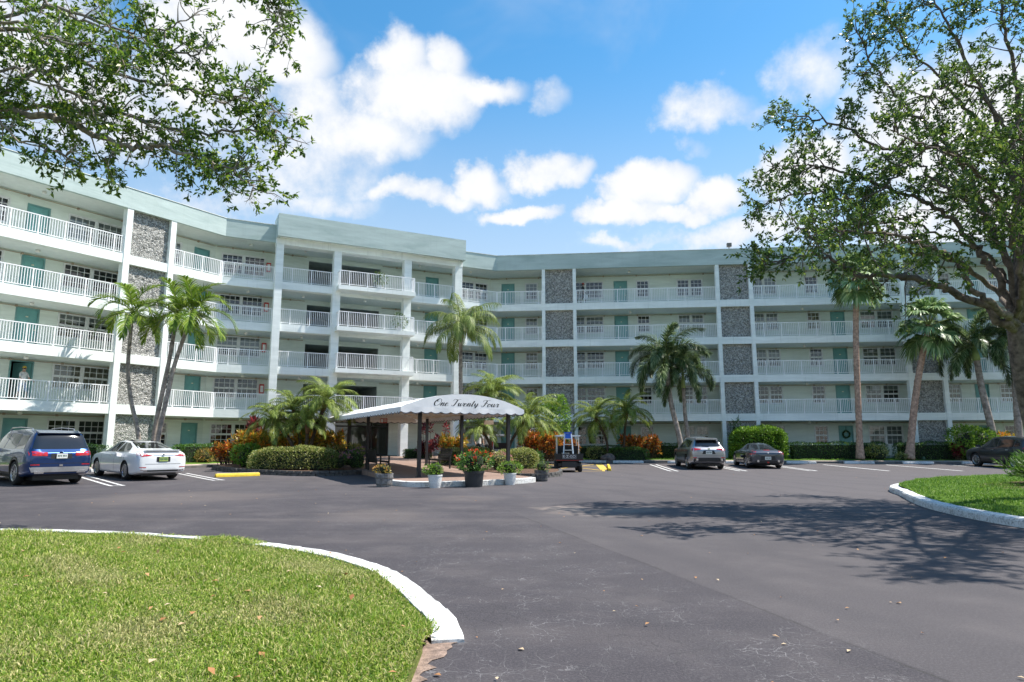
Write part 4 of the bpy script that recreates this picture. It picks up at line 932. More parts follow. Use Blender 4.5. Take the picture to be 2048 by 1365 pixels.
# left bed ----------------------------------------------------------------
bed = [(-14.3, 32.2), (-12.9, 30.6), (-11.6, 29.5), (-10.0, 28.85), (-8.6, 28.35), (-7.6, 28.6), (-6.9, 29.4), (-6.45, 30.5)]
bk = catmull(bed, 4)
mb = MB(); tail = [P2('C', 5.35, -12.2), P2('C', 5.25, -8), P2('C', 4.1, -5), P2('C', 4.0, -2), P2('C', -.3, -2.2), P2('L', -1.0, -4.6)]
pts = [tuple(p) for p in bk] + tail
mb.face([(x, y, gz(x, y) + .17 if DIST(x, y) > 5.2 else gz(x, y) + .06) for x, y in pts]); mb.build('planting_bed', M['mulch'], kind='structure')
def edging(name, label, pts, h, group):
    "low wall of dark edging blocks, each block its own piece"
    acc = 0; q = [np.array(p, float) for p in pts]; L = [0]
    for a, b in zip(q[:-1], q[1:]): L.append(L[-1] + np.linalg.norm(b - a))
    n = int(L[-1] / .36); root = thing(name, label, 'edging', (q[0][0], q[0][1], gz(*q[0])), group=group); rn = random.Random(4)
    m_ = MB(); m_.box(-.17, .17, -.07, .07, 0, h / 2 - .012); me = m_.mesh('block', M['block'])
    for row in range(2):
        for i in range(n):
            l = (i + .5 * (1 + row * .9)) * L[-1] / n
            if l > L[-1]: continue
            x = np.interp(l, L, [p[0] for p in q]); y = np.interp(l, L, [p[1] for p in q]); x2 = np.interp(l + .1, L, [p[0] for p in q]); y2 = np.interp(l + .1, L, [p[1] for p in q])
            if l + .1 > L[-1]: continue
            b = link('block', me, root); b.location = (x - q[0][0] + rn.uniform(-.008, .008), y - q[0][1] + rn.uniform(-.008, .008), gz(x, y) - gz(*q[0]) + row * h / 2); b.rotation_euler = (0, 0, math.atan2(y2 - y, x2 - x) + rn.uniform(-.03, .03))
    return root
edging('bed_edging', 'low curved dark grey block edging round the left planting bed', bk, .22, 'block edgings of the planting beds')
bz = .26
shrub('hedge', 'wide yellow variegated clipped hedge at the front of the left planting bed', 'hedge', at(590, 930, 30.0, bz), (3.9, 1.1, .92), .12, 'round', n=8500, seed=sd(), m='varieg', leaf=(.075, .04))
shrub('hedge', 'smaller variegated yellow shrub behind the wide hedge, next to the entrance column', 'hedge', at(690, 915, 33.5, .3), (2.4, 1.0, 1.0), .4, 'bush', n=4200, seed=sd(), m='varieg', leaf=(.085, .045))
shrub('flower_bush', 'low bush with purple flowers at the right tip of the left bed', 'flowering bush', at(712, 938, 30.8, bz), (1.1, .9, .85), 0, 'bush', n=2600, seed=sd(), leaf=(.07, .03), flowers=('fl_purple', 70, .05))
shrub('flower_bush', 'low bush with salmon pink flowers beside the purple one in the left bed', 'flowering bush', at(668, 938, 30.2, bz), (1.5, .9, .72), 0, 'bush', n=3000, seed=sd(), m='fern', leaf=(.07, .03), flowers=('fl_pink', 90, .045))
shrub('bush', 'bright green leafy shrub at the left end of the left planting bed', 'bush', at(494, 925, 31.6, bz), (1.2, 1.0, 1.05), 0, 'bush', n=2600, seed=sd(), m='lime', leaf=(.12, .06))
shrub('bush', 'dark green shrub between variegated hedge and bright green shrub', 'bush', at(520, 935, 30.6, bz), (1.0, .9, .8), 0, 'bush', n=2200, seed=sd(), m='hedge', leaf=(.10, .05))
shrub('bush', 'thin reddish brown fern clump in front of the left hedge', 'bush', at(410, 918, 36.5, .3), (1.0, .7, .7), 0, 'bush', n=900, seed=sd(), m='fl_orange', leaf=(.20, .03))
croton('croton_bush', 'wide orange and yellow croton mass below the left date palms', at(560, 905, 33.0, .3), 4.2, 1.5, 1.45, 'croton_y', sd(), dens=.75)
croton('croton_bush', 'low red-green croton row left of the date palms', at(470, 905, 34.5, .3), 2.2, .9, .95, 'croton', sd())
croton('croton_bush', 'orange croton just left of the entrance column', at(655, 900, 34.3, .3), 1.6, 1.0, 1.5, 'croton_y', sd())
rosette('cordyline', 'tall dark red cordyline rising behind the left date palms', 'shrub', at(518, 900, 34.2, .3), [(random.Random(i).uniform(-.7, .7), random.Random(i + 40).uniform(-.5, .5), .9 + (i % 5) * .27) for i in range(17)], 'cordy', (.42, .10), 22, sd())
pg = 'small date palms in the entrance beds'
def pyg(label, b, c, Y, z0, seed, sc=1., nf=26):
    p0 = PX(*b, Y); p0.z = z0; p2 = PX(*c, Y + .2); p1 = p0.lerp(p2, .5) + Vector((.05, 0, -.02)) + Vector(((p0.x - p2.x) * .25, 0, 0)); return palm('date_palm', label, [p0, p1, p2], 'pygmy', nf, sc, .085, .075, 'darktrunk', seed, pg, wild=.22)
pyg('date palm with broad low crown, leftmost in the left bed', (592, 903), (548, 842), 31.5, bz, 1, .95)
pyg('date palm with middle crown leaning slightly left in the left bed', (600, 903), (588, 826), 32.0, bz, 2, 1.0, 28)
pyg('tallest date palm of the left bed, its crown against the entrance balconies', (615, 903), (652, 806), 31.8, bz, 3, 1.05, 30)
pyg('short date palm crown low between its taller neighbours in the left bed', (608, 905), (616, 850), 31.2, bz, 4, .8, 20)
# right of the entrance ----------------------------------------------------
bed2 = [P2('C', 10.2, -19.2), P2('C', 10.6, -19.9), P2('C', 11.6, -19.7), P2('C', 12.8, -18.6), P2('C', 14.6, -15.5), P2('C', 16.2, -11.5), P2('C', 17.2, -8.2)]
bk2 = catmull(bed2, 4); mb = MB(); tail = [P2('C', 18.6, -4.6), P2('C', 18.3, -1.6), P2('C', 15.9, -1.6), P2('C', 12.7, -6), P2('C', 10.7, -9), P2('C', 10.15, -14), P2('C', 10.1, -18)]
pts = [tuple(p) for p in bk2] + tail
mb.face([(x, y, gz(x, y) + .17 if DIST(x, y) > 5.2 else gz(x, y) + .07) for x, y in pts]); mb.build('planting_bed', M['mulch'], kind='structure')
edging('bed_edging', 'low dark block edging of the right planting bed behind the flower pots', bk2, .20, 'block edgings of the planting beds')
bz2 = .22
shrub('hedge', 'variegated clipped hedge behind the right canopy post and the potted flowers', 'hedge', at(1035, 928, 31.5, bz2), (2.1, .95, .85), .5, 'round', n=5000, seed=sd(), m='varieg')
shrub('hedge', 'variegated clipped hedge behind the black bench under the canopy', 'hedge', at(935, 915, 36.0, .3), (3.4, .85, .8), .5, 'round', n=5500, seed=sd(), m='varieg')
shrub('hedge', 'small dark green hedge at the foot of the entrance column', 'hedge', at(835, 914, 41.5, .45), (1.7, .7, .5), .45, n=2200, seed=sd(), m='hedge_dark')
shrub('flower_bush', 'pink flowering shrub behind the big pot of red flowers', 'flowering bush', at(1000, 936, 30.0, bz2), (1.2, .9, .75), 0, 'bush', n=2600, seed=sd(), m='varieg', leaf=(.07, .035), flowers=('fl_pink', 110, .05))
shrub('bush', 'green lily-like shrub on top of the right bed, behind the variegated hedge', 'bush', at(1062, 912, 34.0, .3), (1.3, .8, .6), .3, 'bush', n=1700, seed=sd(), leaf=(.2, .03), m='hedge')
croton('croton_bush', 'large orange and red croton left of the golf cart', at(1082, 915, 38.5, .36), 2.5, 1.3, 1.45, 'croton', sd(), dens=.8)
croton('croton_bush', 'orange croton under the two date palms right of the golf cart', onR(9.9, 2.7), 2.5, 1.0, 1.35, 'croton', sd(), dens=.8)
croton('croton_bush', 'orange croton under the canopy beside the black bench', at(905, 905, 40, .42), 1.5, .9, 1.25, 'croton_y', sd())
croton('croton_bush', 'green and orange croton behind the golf cart roof', at(1128, 912, 40.5, .36), 1.6, .9, 1.0, 'croton', sd())
rosette('cordyline', 'dark red cordyline behind the middle canopy post', 'shrub', at(868, 912, 41.0, .42), [(random.Random(i).uniform(-1.1, .8), random.Random(i + 40).uniform(-.4, .4), .5 + (i % 4) * .2 + (.75 if i in (3, 7, 11, 15, 18) else 0)) for i in range(22)], 'cordy', (.36, .09), 20, sd())
pyg('date palm rising over the right end of the canopy', (979, 908), (985, 792), 37.0, .32, 5, 1.2, 32)
pyg('date palm leaning right, between canopy and golf cart', (1010, 905), (1054, 838), 36.0, .32, 6, 1.25, 30)
pyg('short date palm seen under the canopy, beside the two gardeners', (985, 908), (962, 856), 35.5, .32, 7, .9, 22)
pyg('date palm with drooping crown, left of the pair right of the golf cart', (1217, 898), (1192, 838), 43.0, .36, 8, 1.2, 30)
pyg('date palm with the tallest crown of the pair right of the golf cart', (1246, 895), (1253, 828), 43.2, .36, 9, 1.2, 30)
shrub('young_tree', 'bright green young leafy tree beside the stone panel, behind the date palms', 'tree', at(1100, 912, 41.5, .36), (2.2, 1.6, 3.9), 0, 'bush', n=6000, seed=sd(), leaf=(.15, .085), m='lime', core=.55, depth=.5)
shrub('bush', 'spiky dark green plant on top of the bush behind the coupe', 'bush', onR(16.4, 1.0), (.7, .6, 2.6), 0, 'bush', n=500, seed=sd(), leaf=(.3, .04), m='hedge_dark')
# taller palms ------------------------------------------------------------
def pth(Y, z0, *uv):
    q = [PX(u, v, Y) for u, v in uv]; q[0].z = z0; return q
palm('arched_palm', 'slim palm with a single curved trunk in front of the left stone panel', pth(32.6, .32, (282, 918), (276, 866), (262, 800), (256, 735), (263, 645)), 'adonidia', 13, 1.0, .11, .085, seed=3, shaft=.55, group='palms by the left stone panel')
palm('arched_palm', 'left-hand trunk of the crossed palm pair in front of the left wing', pth(32.2, .32, (308, 918), (309, 866), (326, 780), (338, 724), (350, 655)), 'adonidia', 14, 1.05, .12, .09, seed=4, shaft=.6, group='palms by the left stone panel')
palm('arched_palm', 'right-hand trunk of the palm pair, leaning right over the gallery railing', pth(32.0, .32, (314, 918), (317, 874), (338, 777), (351, 724), (377, 650)), 'adonidia', 14, 1.05, .12, .09, seed=8, shaft=.6, group='palms by the left stone panel')
palm('queen_palm', 'tall thin queen palm with drooping feathery crown before the entrance block', pth(41.3, .36, (922, 905), (922, 820), (921, 740), (922, 664)), 'queen', 22, 1.0, .15, .11, seed=5)
palm('foxtail_palm', 'foxtail palm with the taller leaning trunk behind the silver crossover', pth(42.3, .36, (1366, 905), (1358, 872), (1342, 805), (1334, 740)), 'fox', 16, 1.3, .19, .14, seed=6, shaft=.75, group='foxtail palms')
palm('foxtail_palm', 'foxtail palm with the slimmer trunk and low hanging fronds behind the silver crossover', pth(42.6, .36, (1378, 905), (1375, 868), (1370, 827), (1367, 775)), 'fox', 13, 1.05, .15, .11, seed=7, shaft=.95, group='foxtail palms')
palm('fan_palm', 'fan palm with a straight tall trunk, its crown up in the oak leaves', pth(42.0, .36, (1720, 912), (1716, 800), (1712, 690), (1712, 560)), 'sabal', 30, 1.15, .19, .17, 'sabaltrunk', seed=9, wild=.25, group='fan palms')
palm('fan_palm', 'fan palm with a curved leaning trunk, right of the straight one', pth(42.0, .36, (1818, 912), (1829, 810), (1842, 725), (1857, 655)), 'sabal', 32, 1.25, .22, .17, 'sabaltrunk', seed=10, wild=.25, group='fan palms')
palm('foxtail_palm', 'foxtail palm with dark drooping fronds right of the leaning fan palm', pth(41.5, .36, (1992, 905), (1984, 862), (1965, 785), (1953, 720)), 'fox', 15, 1.2, .22, .18, seed=11, shaft=.9, group='foxtail palms')
palm('foxtail_palm', 'foxtail palm trunk at the right edge, beside the oak', pth(41.0, .36, (2040, 905), (2036, 850), (2030, 760), (2022, 690)), 'fox', 13, 1.2, .22, .18, seed=12, shaft=.9, group='foxtail palms')
# rock
rs = np.random.RandomState(8); bm = bmesh.new(); bmesh.ops.create_icosphere(bm, subdivisions=3, radius=1)
for v in bm.verts:
    n = v.co.normalized(); k = 1 + .12 * math.sin(n.x * 4 + 1) + .1 * math.sin(n.y * 5 + n.z * 3) + .05 * rs.rand(); v.co = Vector((n.x * .48 * k, n.y * .36 * k, max(-.05, n.z * .27 * k + .12)))
me = bpy.data.meshes.new('rock'); bm.to_mesh(me); bm.free(); me.materials.append(mat('rock', (.20, .15, .13), .9, var=.3, scale=6, bump=.8, bscale=20))
link('rock', me, None, onR(7.75, 4.7), label='reddish brown boulder lying in front of the low clipped hedge', cat='rock')
# ================================================================ entrance canopy
M['canvas'] = mat('white_canvas', (.86, .855, .87), .85, var=.04, scale=2, bump=.2, bscale=8); M['navy'] = mat('navy_trim', (.05, .06, .09), .7); M['canvas_in'] = mat('canopy_lining', (.60, .52, .36), .9, var=.12, scale=2)
M['ink'] = mat('black_lettering', (.012, .012, .014), .6); M['postblack'] = mat('dark_post', (.022, .022, .026), .5, var=.2)
CS0, CS1, CO0, CO1 = 4.92, 9.68, -21.2, -9.0; ZE = 2.62; CM = (CS0 + CS1) / 2
base = P2('C', CM, CO0)
CAN = thing('entrance_canopy', 'white canvas entrance canopy with scalloped edge and script lettering on black posts', 'canopy', (base[0], base[1], .17), world=True)
def arc(s): return ZE + .50 * max(0, 1 - abs((s - CM) / (CS1 - CM)) ** 2.1)
ns = 28; ss = [CS0 + (CS1 - CS0) * i / ns for i in range(ns + 1)]; oo = [CO0 + (CO1 - CO0) * i / 8 for i in range(9)]
rn = random.Random(2)
mb = MB(); mb.grid([[P3('C', s, o, arc(s) + (.012 * math.sin(i * 1.7 + j * 2.1))) for j, o in enumerate(oo)] for i, s in enumerate(ss)]); mb.build('canvas_roof', M['canvas'], CAN, smooth=True)
mb = MB(); mb.grid([[P3('C', s, o, arc(s) - .03) for o in oo] for s in ss][::-1]); mb.build('canvas_lining', M['canvas_in'], CAN, smooth=True)
mb = MB(); mb.grid([[P3('C', s, CO0 - .02, ZE - .02) for s in ss], [P3('C', s, CO0 - .02, arc(s)) for s in ss]]); mb.build('gable_panel', M['canvas'], CAN)
mb = MB(); mb.grid([[P3('C', s, CO1 + .01, ZE - .02) for s in ss], [P3('C', s, CO1 + .01, arc(s)) for s in ss]]); mb.build('rear_gable', M['canvas'], CAN)
def valance(a, b, name, pitch=.36):
    "scalloped hanging strip with navy binding"
    a, b = np.array(a), np.array(b); L = np.linalg.norm(b - a); n = max(2, round(L / pitch)); m_ = n * 8; top, lo, bi = [], [], []
    d = (b - a) / L; nn = np.array([-d[1], d[0]])
    for i in range(m_ + 1):
        t = i / m_; p = a + (b - a) * t + nn * .012 * math.sin(t * n * 2.2); sc_ = .055 * abs(math.sin(math.pi * t * n))
        top.append((p[0], p[1], ZE - .0)); lo.append((p[0], p[1], ZE - .145 - sc_)); bi.append((p[0], p[1], ZE - .175 - sc_))
    m1 = MB(); m1.grid([lo, top]); v = m1.build(name, M['canvas'], CAN); m2 = MB(); m2.grid([bi, lo]); m2.build('binding', M['navy'], v)
q = [P2('C', CS0 - .02, CO0 - .03), P2('C', CS1 + .02, CO0 - .03), P2('C', CS1 + .02, CO1 + .02), P2('C', CS0 - .02, CO1 + .02)]
for i in range(4): valance(q[i], q[(i + 1) % 4], 'valance')
for s, o in ((5.9, -20.35), (5.9, -13.15), (5.9, -9.4), (9.47, -20.35), (9.47, -15.7), (9.47, -11.1)):
    mb = MB(); z = padz(o); fbox(mb, 'C', s - .06, s + .06, o - .06, o + .06, z, arc(s) - .035); fbox(mb, 'C', s - .10, s + .10, o - .10, o + .10, z, z + .02); mb.build('post', M['postblack'], CAN)
for o in oo:                                  # bows and eave tubes of the frame
    mb = MB(); mb.tube([P3('C', s, o, arc(s) - .06) for s in ss[1:-1:2]], .02, 6); mb.build('frame_bow', M['wframe'], CAN)
    mb = MB(); mb.tube([P3('C', CS0 + .05, o, ZE - .03), P3('C', CS1 - .05, o, ZE - .03)], .018, 6); mb.build('cross_tube', M['wframe'], CAN)
for s in (CS0 + .05, 6.9, CM, 8.3, CS1 - .05):
    mb = MB(); mb.tube([P3('C', s, CO0 + .03, arc(s) - .07 if s not in (CS0 + .05, CS1 - .05) else ZE - .03), P3('C', s, CO1 - .03, arc(s) - .07 if s not in (CS0 + .05, CS1 - .05) else ZE - .03)], .02, 6); mb.build('purlin', M['wframe'], CAN)
# script lettering, one mesh per letter: pen strokes with thick down-strokes
GL = {'O': (.78, [[(.55, .98), (.30, .92), (.10, .62), (.06, .32), (.20, .04), (.45, .02), (.68, .30), (.74, .66), (.62, .94), (.42, .98), (.26, .80), (.34, .62), (.52, .66)]]),
      'n': (.50, [[(-.06, .12), (.06, .40), (.12, .44), (.10, .22), (.06, .0)], [(.07, .10), (.20, .36), (.32, .44), (.34, .30), (.30, .06), (.38, .0), (.50, .12)]]),
      'e': (.40, [[(-.04, .12), (.12, .20), (.28, .32), (.24, .44), (.12, .40), (.05, .20), (.10, .02), (.24, .0), (.42, .14)]]),
      'T': (.74, [[(.10, .74), (.06, .86), (.20, .98), (.50, .92), (.86, 1.0)], [(.52, .93), (.44, .55), (.36, .18), (.22, .0), (.06, .06), (.08, .18)]]),
      'w': (.66, [[(-.04, .30), (.06, .44), (.08, .20), (.12, .02), (.22, .06), (.32, .42)], [(.32, .42), (.30, .16), (.36, .0), (.48, .08), (.56, .34), (.54, .44), (.68, .38)]]),
      't': (.36, [[(-.04, .12), (.10, .40), (.20, .80), (.12, .30), (.12, .04), (.20, .0), (.38, .14)], [(.02, .52), (.30, .55)]]),
      'l': (.34, [[(-.04, .12), (.12, .36), (.30, .84), (.26, .98), (.18, .84), (.12, .30), (.12, .05), (.20, .0), (.36, .14)]]),
      'y': (.52, [[(-.04, .28), (.06, .44), (.08, .20), (.14, .04), (.24, .10), (.36, .44)], [(.36, .44), (.32, .10), (.22, -.30), (.10, -.40), (.04, -.28), (.20, -.08), (.54, .16)]]),
      'F': (.72, [[(.10, .72), (.06, .86), (.20, .98), (.50, .92), (.84, 1.0)], [(.50, .93), (.42, .55), (.34, .18), (.20, .0), (.04, .06), (.08, .18)], [(.24, .50), (.44, .54), (.62, .50), (.64, .60)]]),
      'o': (.44, [[(.22, .43), (.08, .36), (.05, .14), (.14, .0), (.28, .06), (.34, .28), (.24, .43), (.22, .36), (.46, .36)]]),
      'u': (.54, [[(-.04, .14), (.08, .44), (.08, .18), (.14, .01), (.26, .10), (.36, .44)], [(.36, .44), (.34, .14), (.40, .0), (.54, .14)]]),
      'r': (.40, [[(-.04, .12), (.10, .42), (.14, .48), (.24, .40), (.32, .40), (.26, .20), (.26, .04), (.34, .0), (.44, .12)]])}
txt = 'One Twenty Four'; tw = sum(GL[c][0] if c != ' ' else .34 for c in txt); SC = 2.55 / tw; x0 = CM - 2.55 / 2 + .05
def letter(ch, sx):
    mb = MB()
    for st in GL[ch][1]:
        pts = catmull(st, 5); rows = []
        for i, p in enumerate(pts):
            d = pts[min(i + 1, len(pts) - 1)] - pts[max(i - 1, 0)]; L_ = np.linalg.norm(d) or 1; d = d / L_; nn = np.array([-d[1], d[0]])
            w = (.018 + .075 * max(0, -d[1]) ** 1.2 + .018 * abs(d[1])) * .62; r = []
            for sg in (-1, 1): qx, qy = p + nn * w * sg; qx += qy * .34; r.append(P3('C', sx + qx * SC, CO0 - .0235, 2.69 + qy * SC * .74))
            rows.append(r)
        mb.grid(rows)
    return mb.build('letter', M['ink'], CAN)
for ch in txt:
    if ch == ' ': x0 += .34 * SC; continue
    letter(ch, x0); x0 += GL[ch][0] * SC
# hanging signs
sg = thing('hanging_sign', 'small red and white sign hanging under the canopy near the entrance doors', 'sign', P3('C', 6.95, -12.0, 2.30), world=True)
mb = MB(); fbox(mb, 'C', 6.78, 7.12, -12.02, -12.0, 2.32, 2.54); mb.build('sign_board', M['red'], sg)
mb = MB(); fbox(mb, 'C', 6.80, 6.92, -12.026, -12.021, 2.35, 2.51); mb.build('white_field', M['white'], sg)
for z in (2.37, 2.42, 2.47): mb = MB(); fbox(mb, 'C', 6.95, 7.09, -12.026, -12.021, z, z + .022); mb.build('white_line', M['white'], sg)
for s in (6.82, 7.08): mb = MB(); mb.tube([P3('C', s, -12.01, 2.54), P3('C', s, -12.01, arc(s) - .05)], .006, 5); mb.build('hanger', M['black'], sg)
sg = thing('hanging_sign', 'blank tan sign hanging under the right eave of the canopy', 'sign', P3('C', 9.8, -17.9, 2.1), world=True)
mb = MB(); fbox(mb, 'C', 9.55, 10.0, -17.92, -17.89, 2.14, 2.32); mb.build('sign_board', mat('tan_board', (.42, .30, .20), .7), sg)
for s in (9.6, 9.9): mb = MB(); mb.tube([P3('C', s, -17.9, 2.32), P3('C', s, -17.9, ZE - .03)], .006, 5); mb.build('hanger', M['black'], sg)

# ================================================================ benches
M['bench'] = mat('black_bench_paint', (.02, .019, .018), .5, var=.3, scale=8)
def bench(label, s, o, facing):
    p = P2('C', s, o); t = thing('bench', label, 'bench', (p[0], p[1], padz(o)), aC + (math.pi / 2 if facing > 0 else -math.pi / 2), 'benches under the canopy')
    # local: y = back to front (front at -y), x along the bench
    W_ = 1.35
    for i in range(5): m_ = MB(); y = -.26 + i * .105; m_.box(-W_ / 2, W_ / 2, y - .042, y + .042, .41, .435); m_.build('seat_slat', M['bench'], t, org=(0, 0, 0))
    n = 15
    for i in range(n): x = -W_ / 2 + .06 + (W_ - .12) * i / (n - 1); m_ = MB(); m_.bar((x, .24, .47), (x, .34, .86), .035, .018); m_.build('back_slat', M['bench'], t, org=(0, 0, 0))
    for z, y in ((.47, .235), (.88, .345)): m_ = MB(); m_.bar((-W_ / 2, y, z), (W_ / 2, y, z), .04, .07); m_.build('back_rail', M['bench'], t, org=(0, 0, 0))
    for x in (-W_ / 2 + .02, W_ / 2 - .02):
        m_ = MB(); m_.box(x - .03, x + .03, -.33, -.27, 0, .63); m_.build('leg', M['bench'], t, org=(0, 0, 0))
        m_ = MB(); m_.bar((x, .24, 0), (x, .24, .45), .06); m_.bar((x, .24, .45), (x, .35, .92), .06); m_.build('leg', M['bench'], t, org=(0, 0, 0))
        m_ = MB(); m_.box(x - .04, x + .04, -.36, .30, .63, .66); m_.build('armrest', M['bench'], t, org=(0, 0, 0))
    for y in (-.3, .22): m_ = MB(); m_.box(-W_ / 2 + .06, W_ / 2 - .06, y - .02, y + .02, .35, .41); m_.build('apron', M['bench'], t, org=(0, 0, 0))
bench('black slatted bench under the right side of the canopy, facing the path', 9.25, -13.6, -1)
bench('black bench half hidden behind the left rear canopy post', 6.0, -14.6, 1)

# ================================================================ pots
M['barrel'] = mat('weathered_barrel_wood', (.26, .255, .26), .8, var=.3, scale=9, bump=.4, bscale=30); M['barrel_dk'] = mat('dark_barrel_wood', (.10, .10, .11), .8, var=.3, scale=9, bump=.4, bscale=30)
M['potwhite'] = mat('white_ceramic', (.74, .75, .76), .5, var=.08, scale=20, bump=.9, bscale=26); M['potblack'] = mat('black_plastic_pot', (.03, .032, .038), .5, var=.15)
def pot(label, x, y, d, h, kind, plant, seed):
    t = thing('plant_pot', label, 'plant pot', (x, y, 0), 0, 'flower pots along the entrance kerb'); r = d / 2; rs = np.random.RandomState(seed)
    if kind == 'barrel' or kind == 'barrel_dk':
        n = 18; me = None
        for i in range(n):
            a0, a1 = 2 * math.pi * (i + .06) / n, 2 * math.pi * (i + .94) / n; m_ = MB(); c = []
            for z, rr in ((0, .80), (h * .5, .93), (h, 1.0)): c.append([(r * rr * math.cos(a0), r * rr * math.sin(a0), z), (r * rr * math.cos(a1), r * rr * math.sin(a1), z), (r * (rr - .1) * math.cos(a1), r * (rr - .1) * math.sin(a1), z), (r * (rr - .1) * math.cos(a0), r * (rr - .1) * math.sin(a0), z)])
            m_.grid(c, closed=True, cap=True); m_.build('stave', M[kind], t, org=(0, 0, 0))
        for z, rr in ((.16, .86), (.62, .965)): m_ = MB(); m_.lathe([(r * rr, h * z), (r * rr + .008, h * z), (r * (rr + .015) + .008, h * z + .04), (r * (rr + .015), h * z + .04)], 24); m_.build('hoop', M['kerbgrey'], t, org=(0, 0, 0))
        m_ = MB(); m_.lathe([(r * .8, 0), (r * .72, .002), (0.01, .003)], 20, cap=False); m_.build('pot_base', M[kind], t, org=(0, 0, 0))
    else:
        m_ = MB(); pr = [(r * .70, 0), (r * .84, h * .35), (r * .93, h * .75), (r * .95, h * .88), (r * 1.0, h * .89), (r * 1.0, h), (r * .92, h), (r * .90, h * .86)] if kind == 'potwhite' else [(r * .82, 0), (r * .90, h * .5), (r * .95, h * .84), (r * 1.02, h * .85), (r * 1.03, h), (r * .95, h), (r * .93, h * .86)]
        m_.lathe(pr, 32, cap=False); m_.build('pot_body', M[kind], t, org=(0, 0, 0), smooth=False)
    m_ = MB(); m_.lathe([(r * .93, h * .87), (.01, h * .88)], 20, cap=False); m_.build('soil', M['soil'], t, org=(0, 0, 0))
    pw, ph, n, lm, leaf, fl = plant; P, N = shell_points('bush', (pw, pw, ph), n, rs); A = N * .7 + rs.normal(size=P.shape) * .5 + np.array([0, 0, .3]); P = P - N * rs.rand(len(P), 1) * .07
    P[:, 2] += h * .84
    V, F = leaf_quads(P, A, leaf[0] * (.6 + .8 * rs.rand(len(P))), leaf[1], rs); link('foliage', npmesh('foliage', V, F, LM[lm]), t, kind='stuff')
    m_ = MB(); m_.lathe([(.05, h * .8), (pw * .3, h + ph * .3), (pw * .28, h + ph * .6), (.02, h + ph * .75)], 10); m_.build('dark_plant_core', M['twig'], t, org=(0, 0, 0))  # added dark filler body behind the pot foliage, not modelled stems
    if fl:
        fm, fn, fs = fl; P, N = shell_points('bush', (pw, pw, ph), fn * 4, rs); k = N[:, 2] > -.1; P, N = P[k][:fn], N[k][:fn]; k = len(P); P[:, 2] += h * .84
        P = np.repeat(P + N * .02, 7, 0) + rs.normal(size=(k * 7, 3)) * fs * .4; A = np.repeat(N, 7, 0) + rs.normal(size=(k * 7, 3)) * .7; V, F = leaf_quads(P, A, fs, fs * .8, rs); link('flowers', npmesh('flowers', V, F, LM[fm]), t, kind='stuff')
pot('grey weathered half-barrel with a small orange-green plant, leftmost of the pots', -4.09, 21.62, .58, .42, 'barrel', (.52, .32, 420, 'fl_orange', (.08, .045), None), 1)
pot('white textured pot with a bright green bush, second from the left', -2.41, 21.15, .46, .40, 'potwhite', (.62, .44, 1500, 'lime', (.06, .03), None), 2)
pot('large black plastic pot with orange-red flowers', -1.22, 21.62, .66, .50, 'potblack', (1.0, .72, 2600, 'hedge', (.08, .04), ('fl_red', 42, .055)), 3)
pot('white pot with a loose green plant, right of the red-flowered pot', -.07, 22.63, .44, .39, 'potwhite', (.72, .44, 1500, 'lime', (.065, .03), None), 4)
pot('dark half-barrel with a sparse pale plant, rightmost of the pots', 1.08, 24.65, .53, .40, 'barrel_dk', (.55, .36, 420, 'fern', (.10, .03), None), 5)

# ================================================================ wheel stops
M['stopyellow'] = mat('yellow_stop_paint', (.72, .50, .03), .7, var=.12, scale=8, coords='World')
def wheelstop(label, a, b, m, m2=None):
    a, b = np.array(a, float), np.array(b, float); c = (a + b) / 2; L = np.linalg.norm(b - a); t = thing('wheel_stop', label, 'wheel stop', (c[0], c[1], gz(*c) + .004), math.atan2(*(b - a)[::-1]), 'concrete wheel stops')
    t.rotation_euler = (0, -math.atan2(gz(*b) - gz(*a), L), t.rotation_euler[2])
    m_ = MB(); l = L / 2
    prof = [(-.09, 0), (-.085, .07), (-.055, .145), (.055, .145), (.085, .07), (.09, 0)]
    m_.grid([[(x, y * k, z * k2) for y, z in prof] for x, k, k2 in ((-l, .95, .86), (-l + .05, 1, 1), (l - .05, 1, 1), (l, .95, .86))], cap=True); m_.build('stop_body', M[m], t, org=(0, 0, 0))
    if m2:
        m_ = MB(); m_.box(-l + .02, l - .02, -.05, .05, .1455, .149); m_.build('painted_top', M[m2], t, org=(0, 0, 0))
wheelstop('wheel stop with yellow sides and a white top in front of the left planting bed', (-11.85, 26.95), (-10.6, 28.25), 'stopyellow', 'linewhite')
wheelstop('nearer of the two bright yellow wheel stops right of the golf cart', (4.85, 33.5), (5.1, 35.4), 'stopyellow'); wheelstop('farther of the two bright yellow wheel stops right of the golf cart', (5.13, 35.55), (5.35, 37.45), 'stopyellow')
for lab, s0, s1 in (('long white wheel stop between golf cart and silver crossover', 8.0, 9.85), ('white wheel stop in front of the silver crossover', 11.3, 13.0), ('white wheel stop in front of the grey coupe', 14.7, 16.4), ('white wheel stop in the empty bay right of the grey coupe', 18.3, 20.0), ('white wheel stop before the dark hedge with the straight palm', 21.6, 23.3), ('white wheel stop before the leaning palm', 24.9, 26.6), ('white wheel stop by the nose of the dark crossover', 28.2, 29.9)):
    wheelstop(lab, P2('R', s0, -5.75), P2('R', s1, -5.75), 'kerbpaint')
for lab, s0, s1 in (('white wheel stop in front of the blue car', -13.2, -11.5), ('white wheel stop in front of the white sedan', -9.3, -7.6)): wheelstop(lab, P2('L', s0, -5.75), P2('L', s1, -5.75), 'kerbpaint')
mb = MB(); fbox(mb, 'R', 3.0, 7.6, -5.215, -5.04, .05, .288); mb.build('white_kerb_length', M['kerbpaint'], kind='structure')
